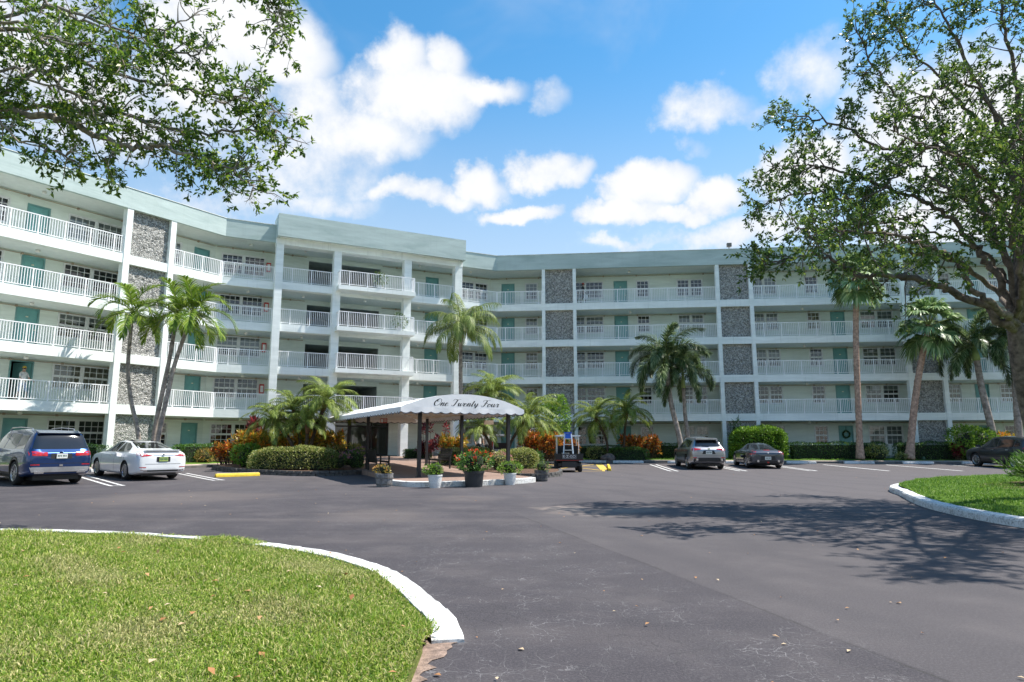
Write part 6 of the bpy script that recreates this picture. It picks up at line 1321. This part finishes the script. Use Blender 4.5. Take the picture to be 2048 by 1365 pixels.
# --- grey coupe
zc = dict(L=4.25, W=1.85, H=1.31, wx=(-1.18, 1.37), sill=.17, mirror=(.62, .84), tab=[(-2.125, .86, .80, .86, .80), (-2.06, .935, .84, .93, .76), (-1.8, 1.00, .88, .98, .68), (-1.3, 1.12, .88, 1.02, .58), (-.7, 1.25, .86, 1.0, .54), (-.15, 1.305, .85, .985, .54), (.3, 1.26, .84, .98, .55), (.95, .93, .84, .985, .70), (1.6, .84, .76, .98, .68), (2.0, .72, .62, .90, .60), (2.125, .56, .5, .78, .55)],
    patches=[('rear_window', [(-.54, 1.0), (.54, 1.0), (.46, 1.22), (-.46, 1.22)], 'r', 'carglass'), ('tail_lamp', [(.56, .90), (.62, .78), (.84, .70), (.88, .76), (.74, .84), (.72, .92), (.66, .955)], 'r', 'lampred'), ('brake_lamp', rect(-.16, .16, .945, .965), 'r', 'lampred'), ('plate_recess', [(-.40, .44), (.40, .44), (.34, .66), (-.34, .66)], 'r', 'trim'), ('diffuser', [(-.74, .28), (.74, .28), (.66, .40), (-.66, .40)], 'r', 'trim'),
             ('side_window', [(-.95, .96), (.55, .92), (.30, 1.12), (.0, 1.22), (-.40, 1.21), (-.8, 1.08)], 1, 'carglass'), ('door_handle', rect(-.72, -.52, .80, .83), 1, 'silvertrim'), ('windscreen', [(.28, -.45), (.9, -.6), (.9, .6), (.28, .45)], 't', 'carglass')] + seams((-.62, .72), .26, .84))
def zx(t, part, patch, s):
    plateparts(part, -2.19, .55)
    for sg in (-1, 1): part('exhaust_tip', lambda b: b.lathe([(.05, 0), (.065, .02), (.065, .12), (.02, .12)], 16), M['chrome']).location = (-2.2, sg * .52, .34); t.children[-1].rotation_euler = (0, math.pi / 2, 0)
    part('fog_lamp', lambda b: b.box(-2.19, -2.16, -.05, .05, .30, .37), M['lampred']); part('badge', lambda b: b.lathe([(.05, 0), (.04, .01), (.01, .012)], 16), M['chrome']).location = (-2.175, 0, .82); t.children[-1].rotation_euler = (0, -math.pi / 2, 0)
car('dark grey two-door coupe with boomerang tail lamps, beside the silver crossover', zc, (12.69, 36.21), (-1.18, .80), 84.5, paint('graphite_car_paint', (.065, .07, .088), .75, .3), zx, 5, tyre_r=.335)
# --- dark crossover at the right edge
cx = dict(L=4.55, W=1.84, H=1.67, wx=(-1.37, 1.33), sill=.25, mirror=(.95, 1.05), tab=[(-2.275, 1.06, 1.0, .88, .80), (-2.2, 1.16, 1.03, .95, .76), (-2.0, 1.42, 1.06, .98, .68), (-1.82, 1.58, 1.06, 1, .63), (-1.2, 1.65, 1.05, 1, .63), (-.2, 1.67, 1.02, 1, .64), (.3, 1.62, 1.0, 1, .64), (1.15, 1.14, .99, 1, .74), (1.8, 1.05, .92, .985, .72), (2.15, .94, .80, .93, .66), (2.275, .72, .62, .8, .6)],
    patches=[('rear_window', [(-.64, 1.18), (.64, 1.18), (.56, 1.46), (-.56, 1.46)], 'r', 'carglass'), ('tail_lamp', [(.45, 1.0), (.86, 1.0), (.87, 1.09), (.45, 1.06)], 'r', 'lampred'), ('tail_lamp_side', [(-2.22, 1.03), (-1.95, 1.05), (-1.98, 1.10), (-2.2, 1.10)], 1, 'lampred'), ('bumper_lower', [(-.8, .36), (.8, .36), (.74, .58), (-.74, .58)], 'r', 'trim'),
             ('side_window', [(-1.80, 1.20), (-1.38, 1.12), (-1.38, 1.46), (-1.6, 1.45)], 1, 'carglass'), ('side_window', [(-1.30, 1.11), (-.28, 1.08), (-.28, 1.52), (-1.30, 1.48)], 1, 'carglass'), ('side_window', [(-.20, 1.08), (.88, 1.06), (.52, 1.36), (.22, 1.50), (-.20, 1.53)], 1, 'carglass'), ('rocker_trim', [(-.95, .28), (.92, .28), (.92, .44), (-.95, .44)], 1, 'trim'), ('door_handle', rect(-1.05, -.85, .94, .97), 1, 'chrome'), ('door_handle', rect(-.05, .15, .93, .96), 1, 'chrome'), ('windscreen', [(.28, -.52), (1.1, -.66), (1.1, .66), (.28, .52)], 't', 'carglass')] + seams((-1.32, -.24, .96), .44, 1.04))
def cxx(t, part, patch, s):
    plateparts(part, -2.345, .85)
car('charcoal grey crossover parked at the right edge beyond the grass island', cx, (25.85, 34.5), (-1.37, .80), 92, paint('charcoal_car_paint', (.065, .068, .076), .7, .3), cxx, 10, tyre_r=.36)
# ================================================================ live oaks
M['bark'] = mat('oak_bark', (.20, .155, .125), .95, var=.35, scale=7, bump=1, bscale=22, bdist=.03); M['bark_pale'] = mat('pale_oak_bark', (.34, .29, .25), .95, var=.35, scale=9, bump=1, bscale=26, bdist=.02)
M['moss'] = leafmat('grey_moss', [(0, (.20, .19, .15)), (1, (.38, .37, .30))], .9, .3)
def oak(label, base, trunk_pts, limbs, lm, barkm, leaf, seed, step=.22, blen=(.6, 1.3), twig=(.2, .36), per=9, group=None, trunk_r=(.36, .24), keep=1.0, moss=0, thin=.72):
    rs = np.random.RandomState(seed); t = thing('oak_tree', label, 'tree', base, 0, group); b0 = np.array(base)
    tr = MB(); tp = catmull([np.array(p) for p in trunk_pts], 5); n = len(tp)
    tr.tube([tuple(p - b0) for p in tp], [trunk_r[0] + (trunk_r[1] - trunk_r[0]) * i / (n - 1) + .2 * trunk_r[0] * max(0, 1 - i / 3) for i in range(n)], 14); tr.build('trunk', barkm, t, org=(0, 0, 0), smooth=True)
    LC, LA = [], []; tw = MB(); MC = []
    for li, (pts, r0, r1, t0) in enumerate(limbs):
        r0 *= thin
        q = catmull([np.array(p, float) for p in pts], 7); n = len(q)
        q = [p + rs.normal(size=3) * .035 * (0 < i < n - 1) for i, p in enumerate(q)]
        lb = MB(); lb.tube([tuple(p - b0) for p in q], [r0 + (r1 - r0) * (i / (n - 1)) ** .8 for i in range(n)], 9); lb.build('limb', barkm, t, org=(0, 0, 0), smooth=True)
        seg = [np.linalg.norm(q[i + 1] - q[i]) for i in range(n - 1)]; cum = np.concatenate([[0], np.cumsum(seg)]); L = cum[-1]; Q = np.array(q)
        l = L * t0
        while l < L:
            f = l / L; p = np.array([np.interp(l, cum, Q[:, k]) for k in range(3)]); i = min(n - 2, int(np.searchsorted(cum, l) - 1)); d = unit(Q[i + 1] - Q[i])
            l += step * rs.uniform(.5, 1.5) * (1 if f > .4 else 1.6)
            if rs.rand() > keep: continue
            for _ in range(2 if f > .8 else 1):
                r = rs.normal(size=3); r -= d * (r @ d); r = unit(r); dirb = unit(d * rs.uniform(.3, .9) + r + np.array([0, 0, rs.uniform(-.35, .45)])); bl = rs.uniform(*blen) * (1 - .25 * f)
                k = 5; path = [p]; dd = dirb
                for j in range(k): dd = unit(dd + rs.normal(size=3) * .22 + np.array([0, 0, -.05])); path.append(path[-1] + dd * bl / k)
                tw.tube([tuple(x - b0) for x in path], list(np.linspace(.016, .004, k + 1)), 4, cap=False)
                if moss and rs.rand() < moss: MC.append(path[rs.randint(1, 4)])
                P_ = np.array(path); m = int(bl / .12) + 2
                for j in range(m):
                    g = rs.uniform(.22, 1.0); x = P_[min(k - 1, int(g * k))] + (P_[min(k, int(g * k) + 1)] - P_[min(k - 1, int(g * k))]) * (g * k - int(g * k)); tl = rs.uniform(*twig); td = unit(unit(P_[-1] - P_[0]) * .7 + rs.normal(size=3) * .75 + np.array([0, 0, .1]))
                    if rs.rand() < .5: tw.tube([tuple(x - b0), tuple(x + td * tl - b0)], [.005, .002], 3, cap=False)
                    c = per; u = rs.uniform(.5, 1.08, c)[:, None]; LC.append(x + td * tl * u + rs.normal(size=(c, 3)) * .012); LA.append(td * .8 + rs.normal(size=(c, 3)) * .75 + np.array([0, 0, -.12]))
    C = np.concatenate(LC) - b0; A = np.concatenate(LA); n = len(C); ln = leaf[0] * rs.uniform(.6, 1.25, n)
    V, F = leaf_quads(C, A, ln, leaf[1] * rs.uniform(.75, 1.2, n), rs, .10); tw.build('twigs', barkm, t, org=(0, 0, 0), kind='stuff'); link('crown', npmesh('crown', V, F, LM[lm]), t, kind='stuff')
    if MC:
        MC = np.repeat(np.array(MC) - b0, 46, 0) + rs.normal(size=(len(MC) * 46, 3)) * .05; A = rs.normal(size=MC.shape) + np.array([0, 0, -.6]); V, F = leaf_quads(MC, A, .16, .006, rs); link('air_plants', npmesh('air_plants', V, F, M['moss']), t, kind='stuff')
    return t
def pl(Y, *uv): return [tuple(PX(a[0], a[1], a[2] if len(a) > 2 else Y)) for a in uv]
FK = (-12.6, 11.6, 5.0)
LL = [([FK] + pl(11.6, (-60, 205), (0, 218), (113, 237), (186, 266), (266, 299), (312, 290), (379, 312), (450, 335), (490, 362), (515, 385)), .13, .012, .30),
      ([FK, (-11.0, 11.9, 6.6)] + pl(11.8, (60, 150), (143, 189), (292, 246), (369, 296), (430, 330)), .08, .01, .35),
      ([FK, (-11.0, 11.9, 6.8)] + pl(12.1, (60, 215), (150, 225), (270, 232), (382, 266), (488, 262), (545, 260), (580, 275)), .09, .01, .4),
      ([FK, (-11.5, 11.6, 7.4)] + pl(12.0, (0, 60), (150, 120), (300, 165), (430, 190), (520, 205), (560, 235)), .09, .01, .35),
      ([FK, (-11.2, 11.8, 7.8)] + pl(12.3, (30, 20), (180, 40), (300, 90), (390, 110), (425, 85)), .08, .01, .3),
      ([FK, (-11.5, 11.5, 8.2)] + pl(12.5, (60, -60), (220, -40), (380, -20), (520, -25), (535, 10), (555, 50), (580, 80)), .08, .008, .80),
      ([FK, (-11.5, 11.2, 7.0)] + pl(10.9, (-20, 60), (90, 70), (190, 100), (280, 140)), .07, .01, .2), ([FK, (-11.5, 11.2, 6.2)] + pl(11.0, (-20, 150), (70, 160), (150, 190), (200, 220)), .06, .01, .2),
      ([FK, (-11.8, 11.2, 5.4)] + pl(11.2, (-40, 250), (40, 280), (110, 300), (140, 315)), .05, .008, .35),
      (pl(11.7, (266, 299), (230, 305), (205, 325)), .02, .006, .3), (pl(11.7, (430, 210), (470, 200), (500, 165)), .02, .006, .1),
      ([FK, (-11.4, 11.8, 7.6)] + pl(11.6, (20, -20), (110, 20), (230, 60), (330, 60), (400, 30)), .07, .01, .2)]
oak('live oak reaching in from the left, its leafy branches hanging across the top left corner', (-12.9, 11.6, .08), [(-12.9, 11.6, .08), (-12.8, 11.6, 1.5), (-12.6, 11.6, 3.2), FK], LL, 'oak', M['bark_pale'], (.115, .048), 4, step=.25, blen=(.4, .95), per=10, trunk_r=(.38, .26), moss=.16)
FR_ = (11.3, 14.6, 4.0)
RL = [([FR_] + pl(14.4, (2020, 652), (1961, 605), (1902, 584), (1824, 556), (1777, 552), (1726, 552), (1687, 531), (1640, 512), (1570, 520), (1520, 535)), .17, .012, .35),
      ([FR_] + pl(13.6, (1985, 610), (1941, 574), (1912, 523), (1869, 496, 12.9), (1790, 470, 12.4), (1690, 460, 12.0), (1590, 455, 11.8)), .12, .01, .35),
      ([FR_] + pl(14.6, (2020, 597), (1977, 529), (1941, 484), (1880, 420), (1800, 385), (1700, 350), (1620, 330), (1545, 330)), .14, .01, .35),
      ([FR_] + pl(15.4, (2030, 560), (1985, 470), (1932, 342), (1860, 260), (1790, 190), (1740, 120), (1712, 60)), .14, .01, .3),
      ([FR_] + pl(14.9, (2040, 520), (2030, 380), (1990, 250), (1930, 120), (1880, 20), (1840, -60)), .15, .01, .28),
      ([FR_] + pl(15.6, (2040, 540), (2000, 400), (1900, 300), (1780, 300), (1680, 250), (1610, 235), (1565, 240)), .11, .01, .35),
      ([FR_] + pl(16.4, (2000, 590), (1900, 520), (1800, 500), (1720, 420), (1640, 385), (1560, 400), (1510, 420)), .11, .01, .55),
      ([FR_] + pl(13.4, (2040, 560), (2010, 430, 12.6), (1950, 340, 12.0), (1870, 300, 11.6), (1780, 260, 11.4)), .11, .01, .3),
      ([FR_] + pl(15.0, (2045, 450), (2040, 250), (2010, 60), (1990, -80)), .14, .02, .25),
      ([FR_, (11.0, 13.2, 6.2), (10.2, 11.0, 7.2), (9.6, 9.2, 7.6), (9.2, 8.0, 7.6)], .12, .012, .25), ([FR_, (12.0, 12.8, 6.4), (12.2, 10.6, 7.4), (12.0, 8.8, 7.6)], .12, .012, .3),
      ([FR_, (12.6, 13.4, 7.5), (13.2, 12.2, 9.4), (12.8, 11.0, 10.4), (12.0, 10.0, 10.8)], .12, .012, .3), ([FR_, (13.0, 14.0, 8.0), (14.4, 13.4, 10.2), (14.2, 12.0, 11.6)], .12, .012, .3), ([FR_, (13.2, 15.4, 8.2), (14.4, 16.4, 10.2), (15.4, 17.6, 11.4)], .12, .012, .3), ([FR_, (12.4, 12.6, 7.4), (11.4, 10.6, 8.6), (10.6, 9.4, 9.2), (9.6, 8.4, 9.4)], .12, .012, .3), ([FR_, (12.6, 14.4, 9.0), (13.0, 14.0, 11.6), (12.6, 13.2, 13.0)], .12, .012, .3), ([FR_, (13.6, 13.0, 7.6), (15.4, 11.8, 8.8), (16.0, 10.4, 9.4)], .12, .012, .3), ([FR_, (10.6, 13.0, 5.6), (9.4, 11.4, 6.4), (8.6, 10.6, 6.8)], .09, .01, .3), ([FR_, (12.6, 16.0, 6.5), (13.0, 17.6, 8.0), (12.6, 19.0, 9.0)], .12, .01, .3), ([FR_, (13.4, 14.4, 6.8), (15.4, 14.2, 8.4), (16.6, 14.0, 9.4)], .12, .01, .4),
      ([FR_] + pl(14.2, (2010, 500), (1960, 420), (1890, 380), (1830, 330), (1760, 380), (1690, 400)), .09, .01, .3), ([FR_] + pl(15.8, (2035, 420), (1990, 300), (1920, 200), (1850, 130), (1790, 60), (1770, 0)), .10, .01, .35), ([FR_] + pl(14.0, (2045, 420), (2020, 280), (1960, 190), (1900, 170), (1830, 210)), .09, .01, .35),
      ([FR_] + pl(15.6, (2010, 560), (1960, 500), (1880, 470), (1800, 440), (1740, 450), (1660, 440)), .08, .01, .55)]
oak('live oak on the grass island, its broad airy crown filling the upper right', (11.75, 14.85, .3), [(11.75, 14.85, .3), (11.65, 14.8, 1.5), (11.42, 14.7, 2.8), FR_], RL, 'oak_far', M['bark'], (.098, .045), 9, step=.20, blen=(.55, 1.25), per=12, trunk_r=(.25, .19))
# juniper and its mulch on the island
mb = MB(); rn = random.Random(6); c0 = (14.3, 17.5)
mb.face([(c0[0] + (1.9 + rn.uniform(-.25, .25)) * math.cos(a), c0[1] + (1.5 + rn.uniform(-.2, .2)) * math.sin(a), islz(c0[0] + 1.9 * math.cos(a), c0[1] + 1.5 * math.sin(a)) + .012) for a in np.linspace(0, 2 * math.pi, 29)[:-1]]); mb.build('mulch_ring', M['mulch'], kind='structure')
def juniper(label, loc, n, seed):
    rs = np.random.RandomState(seed); t = thing('juniper', label, 'shrub', loc); C, A = [], []; st = MB()
    for i in range(n):
        az = rs.uniform(0, 2 * math.pi); el = rs.uniform(.12, .9); L = rs.uniform(.6, 1.2) * (1 - .25 * el); d = np.array([math.cos(az) * math.cos(el), math.sin(az) * math.cos(el), math.sin(el)]); b = np.array([rs.normal() * .15, rs.normal() * .15, .08])
        st.tube([tuple(b), tuple(b + d * L)], [.012, .004], 4, cap=False); k = 60; u = rs.uniform(.15, 1.05, k)[:, None]; C.append(b + d * L * u + rs.normal(size=(k, 3)) * .03); A.append(d * 1.1 + rs.normal(size=(k, 3)) * .55 + np.array([0, 0, .2]))
    C = np.concatenate(C); A = np.concatenate(A); V, F = leaf_quads(C, A, .20 * (.6 + .7 * rs.rand(len(C))), .022, rs); link('foliage', npmesh('foliage', V, F, LM['juniper']), t, kind='stuff'); st.build('stems', M['darktrunk'], t, org=(0, 0, 0), kind='stuff')
juniper('feathery green juniper on the grass island at the right edge', (14.3, 17.8, islz(14.3, 17.8)), 95, 3)
# ================================================================ grass
def grass(name, label, poly, n, h, w, m, seed, zf, frust=True, wfun=None, lean=.6):
    rs = np.random.RandomState(seed); xs = np.array([p[0] for p in poly]); ys = np.array([p[1] for p in poly]); X = rs.uniform(max(xs.min(), -13), min(xs.max(), 24), n * 6)
    y0, y1 = max(3.2, ys.min()), ys.max(); u = rs.rand(n * 6); Y = 1 / (1 / y0 + u * (1 / y1 - 1 / y0)) if wfun is None else y0 + u * (y1 - y0)
    k = inpoly(X, Y, poly)
    if frust: k &= (np.abs(X) < .80 * Y + .3)
    X, Y = X[k][:n], Y[k][:n]; n = len(X); Z = np.array([zf(a, b) for a, b in zip(X, Y)]) if zf is not None else np.full(n, .082)
    H = h * (.5 + .9 * rs.rand(n)) * (1 + .38 * np.sin(X * 3.1 + 1.7 * np.sin(Y * 2.3)) + .25 * np.sin(Y * 6.1 + X * 4.7)); az = rs.rand(n) * 2 * math.pi; ln = rs.normal(size=(n, 2)) * lean; side = np.stack([np.cos(az), np.sin(az), 0 * az], 1) * (w * (.6 + .8 * rs.rand(n)))[:, None]
    B = np.stack([X, Y, Z - .005], 1); mid = B + np.stack([ln[:, 0] * .35, ln[:, 1] * .35, np.full(n, .62)], 1) * H[:, None]; tip = B + np.stack([ln[:, 0], ln[:, 1], np.clip(1 - .35 * (ln ** 2).sum(1), .25, 1)], 1) * H[:, None]
    V = np.stack([B - side, B + side, mid + side * .8, tip, mid - side * .8], 1).reshape(-1, 3); o = np.arange(n)[:, None] * 5
    F = np.concatenate([o + np.array([0, 1, 2, 4]), o + np.array([4, 2, 3, 3])]); F = np.concatenate([o + np.array([0, 1, 2]), o + np.array([0, 2, 4]), o + np.array([4, 2, 3])])
    mi = None
    if isinstance(m, list):          # dry patches follow a slow pattern across the lawn
        pat = np.sin(X * 2.3 + 1.3 * np.sin(Y * 1.7)) + np.sin(Y * 2.9 + 1.1 * np.sin(X * 1.9 + 2)) + .7 * np.sin(X * 5.1 + Y * 4.3); mi = np.tile((pat + rs.normal(size=n) * .9 > 1.3).astype(int), 3)
    return link(name, npmesh(name, V, F, m, mi=mi), None, label=label, cat='grass', kind='stuff')
GM = leafmat('lawn_blade', [(0, (.08, .16, .012)), (.35, (.17, .29, .022)), (.66, (.32, .41, .055)), (.86, (.52, .50, .17)), (1, (.64, .56, .28))], .55, .35, .3)
GMD = leafmat('dry_blade', [(0, (.14, .20, .04)), (.4, (.34, .35, .11)), (1, (.62, .55, .28))], .6, .3, .3)
GM2 = leafmat('island_blade', [(0, (.05, .13, .012)), (.5, (.12, .25, .025)), (1, (.26, .38, .06))], .55, .35, .3)
grass('lawn_grass', 'coarse mottled green grass of the near lawn', LAWNPOLY, 170000, .044, .0042, [GM, GMD], 1, None)
grass('island_grass', 'fresh green grass of the right-hand island', ISLPOLY, 55000, .055, .006, GM2, 2, lambda x, y: islz(x, y), wfun=1)
q0 = poly_off(-3.9, ls=-16, rs=34); q1 = poly_off(-2.2, ls=-16, rs=34)
grass('strip_grass', 'green grass strip between walkway and hedges', q0 + q1[::-1], 26000, .08, .010, GM2, 3, lambda x, y: .31, wfun=1)
ck = [p for p in lawn_k if -5.2 < p[0] < -3.0]; ov = [tuple(p) for p in offs(ck, .03)] + [tuple(p) for p in offs(ck, .26)][::-1]
grass('kerb_tufts', 'grass growing over the white kerb of the near lawn', ov, 1800, .05, .0045, GM, 6, lambda x, y: .085, lean=1.2)
ov = [tuple(p) for p in offs(lawn_k, .17)] + [tuple(p) for p in offs(lawn_k, .30)][::-1]
grass('edge_tufts', 'longer unmown grass along the inner edge of the near kerb', ov, 9000, .055, .0042, GM, 7, lambda x, y: .08, lean=.9)
# fallen leaves
rs = np.random.RandomState(12)
def litter(name, label, n, reg, zf, m, seed, size=.075):
    rs = np.random.RandomState(seed); P = []
    while len(P) < n:
        y = 3.6 * (30 / 3.6) ** rs.rand() if reg == 'lot' else 3.8 * (10 / 3.8) ** rs.rand(); x = rs.uniform(-.78, .78) * y
        on = bool(inpoly(np.array([x]), np.array([y]), LAWNPOLY)[0]) or (y < 11 and x < -.3 and bool(inpoly(np.array([x + .05]), np.array([y - .3]), LAWNPOLY)[0])); isl = bool(inpoly(np.array([x]), np.array([y]), ISLPOLY)[0])
        if (reg == 'lot' and (on or isl)) or (reg == 'lawn' and not on): continue
        P.append((x, y, zf + .012 * rs.rand()))
    P = np.array(P); A = np.stack([rs.normal(size=n), rs.normal(size=n), rs.normal(size=n) * .18 + .1], 1); A = unit(A); sdv = unit(np.cross(A, np.array([0, 0, 1.]))); L = size * (.6 + .8 * rs.rand(n))[:, None]; W2 = L * (.22 + .15 * rs.rand(n))[:, None]; up = np.array([0, 0, 1.]) * L * .14
    V = np.stack([P, P + A * L * .5 + sdv * W2 + up, P + A * L, P + A * L * .5 - sdv * W2 + up], 1).reshape(-1, 3); link(name, npmesh(name, V, np.arange(4 * n).reshape(n, 4), m), None, label=label, cat='leaves', kind='stuff')
LT = leafmat('dead_leaf', [(0, (.30, .12, .04)), (.5, (.46, .24, .10)), (1, (.62, .50, .34))], .8, .15)
litter('fallen_leaves', 'scattered dry brown leaves on the asphalt', 130, 'lot', .006, LT, 1, .042); litter('fallen_leaves', 'dry brown leaves lying in the near lawn', 46, 'lawn', .115, LT, 2, .06)
# ================================================================ people
SKIN = [mat('skin_light', (.50, .32, .24), .55), mat('skin_tan', (.36, .21, .14), .55)]
def person(label, loc, rz, shirt, trousers, skin=0, arms=((-.05, .25), (.05, .1)), lean=0., step=.12, cap=None, hair=(.05, .035, .025), shorts=False, H=1.72, head_turn=0):
    "one continuous skinned body; local +y is the way the person faces"
    k = H / 1.72; V = []; Rr = []; E_ = []
    def v(x, y, z, r, par=None):
        V.append((x * k, (y + lean * max(0, z - .9)) * k, z * k)); Rr.append(r * k if not hasattr(r, '__len__') else (r[0] * k, r[1] * k)); i = len(V) - 1
        if par is not None: E_.append((par, i))
        return i
    pel = v(0, 0, .94, (.155, .115)); wa = v(0, 0, 1.08, (.145, .10), pel); ch = v(0, .01, 1.28, (.165, .115), wa); sh = v(0, 0, 1.42, (.12, .085), ch); nk = v(0, .0, 1.50, .052, sh); hd0 = v(0, .015, 1.56, (.066, .078), nk); hd = v(0, .02, 1.63, (.076, .092), hd0); tp = v(0, .012, 1.695, (.06, .07), hd)
    limbs = []
    for s, (ax, af), st in ((-1, arms[0], step), (1, arms[1], -step)):
        hp = v(s * .095, 0, .90, .092, pel); kn = v(s * .10, st + .03, .50, .060, hp); an = v(s * .10, st * 1.2 - (.10 if st < 0 else 0), .09, .040, kn); toe = v(s * .115, st * 1.2 + .15 - (.10 if st < 0 else 0), .035, .036, an)
        so_ = v(s * .185, 0, 1.40, .060, sh); el = v(s * (.235 + abs(ax)), af * .35 - .03, 1.13, .043, so_); wr = v(s * (.235 + abs(ax) * .6), af, .90 + af * .55, .029, el); pm = v(s * (.232 + abs(ax) * .6), af + .035, .84 + af * .6, .027, wr)
        for q in range(4): a = v(s * (.215 + abs(ax) * .6 + .013 * q), af + .055 + .004 * q, .785 + af * .62 + .006 * abs(q - 1.5), .0085, pm); v(s * (.213 + abs(ax) * .6 + .013 * q), af + .070, .75 + af * .64 + .01 * abs(q - 1.2), .0075, a)
        a = v(s * (.20 + abs(ax) * .6), af + .065, .82 + af * .6, .009, wr); v(s * (.195 + abs(ax) * .6), af + .085, .795 + af * .6, .008, a)
    me = bpy.data.meshes.new('body'); me.from_pydata(V, E_, []); o = bpy.data.objects.new('tmp', me); COL.objects.link(o); sk = o.modifiers.new('s', 'SKIN'); sk.use_smooth_shade = True
    for i, r in enumerate(Rr): me.skin_vertices[0].data[i].radius = r if hasattr(r, '__len__') else (r, r)
    me.skin_vertices[0].data[pel].use_root = True; sb = o.modifiers.new('u', 'SUBSURF'); sb.levels = 1; sb.render_levels = 1
    bpy.context.view_layer.update(); m2 = bpy.data.meshes.new_from_object(o.evaluated_get(bpy.context.evaluated_depsgraph_get())); bpy.data.objects.remove(o)
    for m in (SKIN[skin], shirt, trousers, M['black']): m2.materials.append(m)
    for p in m2.polygons:
        x, y, z = p.center; z /= k; ax = abs(x) / k; arm = ax > .215 and z < 1.42
        if z < .075: i = 3
        elif arm: i = 1 if z > 1.20 else 0
        elif z > 1.46: i = 0
        elif z > .93: i = 1
        else: i = 2 if (not shorts or z > .48) else 0
        p.material_index = i; p.use_smooth = True
    t = thing('person', label, 'person', loc, rz, 'people about the building'); link('body', m2, t); hm = mat('hair', hair, .7)
    b = MB(); hz = 1.645 * k; b.lathe([(.02, .105), (.055, .09), (.082, .045), (.088, 0), (.080, -.05)], 14, (0, .008 + lean * .72, hz), cap=False); b.build('hair', hm, t, org=(0, 0, 0), smooth=True)
    if cap:
        b = MB(); b.lathe([(.02, .118), (.06, .10), (.09, .05), (.094, .01)], 14, (0, .01 + lean * .72, hz), cap=False); b.face([(-.07, .08 + lean * .72, hz + .015), (.07, .08 + lean * .72, hz + .015), (.05, .18 + lean * .72, hz + .005), (-.05, .18 + lean * .72, hz + .005)]); b.build('cap', cap, t, org=(0, 0, 0), smooth=True)
    for s in (-1, 1):     # eyes, ears
        b = MB(); b.lathe([(.001, -.009), (.009, 0), (.001, .009)], 6, (s * .03, .098 + lean * .72, 1.628 * k)); b.build('eye', M['black'], t, org=(0, 0, 0)); b = MB(); b.lathe([(.004, -.03), (.014, -.01), (.016, .015), (.004, .03)], 6, (s * .082, .015 + lean * .72, 1.615 * k)); b.build('ear', SKIN[skin], t, org=(0, 0, 0))
    b = MB(); b.tube([(0, .10 + lean * .72, 1.62 * k), (0, .122 + lean * .72, 1.598 * k)], [.009, .013], 6); b.build('nose', SKIN[skin], t, org=(0, 0, 0)); b = MB(); b.box(-.022, .022, .096 + lean * .71, .10 + lean * .71, 1.568 * k, 1.576 * k); b.build('mouth', mat('lips', (.35, .14, .12), .5), t, org=(0, 0, 0))
    return t
CW, CB, CBL, CD = mat('white_cloth', (.74, .73, .72), .9), mat('black_cloth', (.02, .02, .022), .9), mat('pale_blue_cloth', (.33, .42, .60), .9), mat('dark_trousers', (.05, .05, .06), .9)
person('person in black with a red cap walking on the top gallery with a white bag', P3('R', 6.35, 1.15, ZF[5] + .003), aR - math.pi / 2, CB, CD, 0, ((.0, .22), (.0, .05)), cap=M['red'])
b = MB(); b.box(-.14, .14, -.05, .05, 0, .34); b.build('white_bag', CW, None, label='white bag carried along the top gallery railing', cat='bag', loc=P3('R', 6.55, .85, ZF[5] + .42))
person('person in dark clothes beside the column on the top gallery', P3('R', 5.75, 1.4, ZF[5] + .003), aR - math.pi / 2, CB, CD, 1, ((.0, .1), (.0, .2)))
person('person in a white top and blue shorts at the open door of the left wing', P3('L', -9.35, 1.55, ZF[2] + .003), aL + math.pi + .5, CW, CBL, 0, ((.05, .3), (.05, .28)), shorts=True, cap=mat('yellow_cap', (.62, .42, .06), .8))
person('person in a white shirt standing left of the palms beside the second golf cart', tuple(PX(957, 905, 38.6).xy) + (.36,), aC + math.pi, CW, CD, 1, ((.05, .1), (.05, .15)), H=1.78)
person('person in a white shirt with a red cloth behind the slender date palm trunks', tuple(PX(975, 905, 39.0).xy) + (.36,), aC, CW, CD, 0, ((.05, .25), (.05, .2)), H=1.7)
b = MB(); b.grid([[(-.09 + .02 * i, .012 * (i % 2), .0), (-.10 + .02 * i, .015 * ((i + 1) % 2), -.32)] for i in range(10)]); p = PX(983, 905, 38.75); b.build('red_cloth', M['red'], None, label='red cloth held by the person behind the date palms', cat='cloth', loc=(p.x, p.y, 1.45))
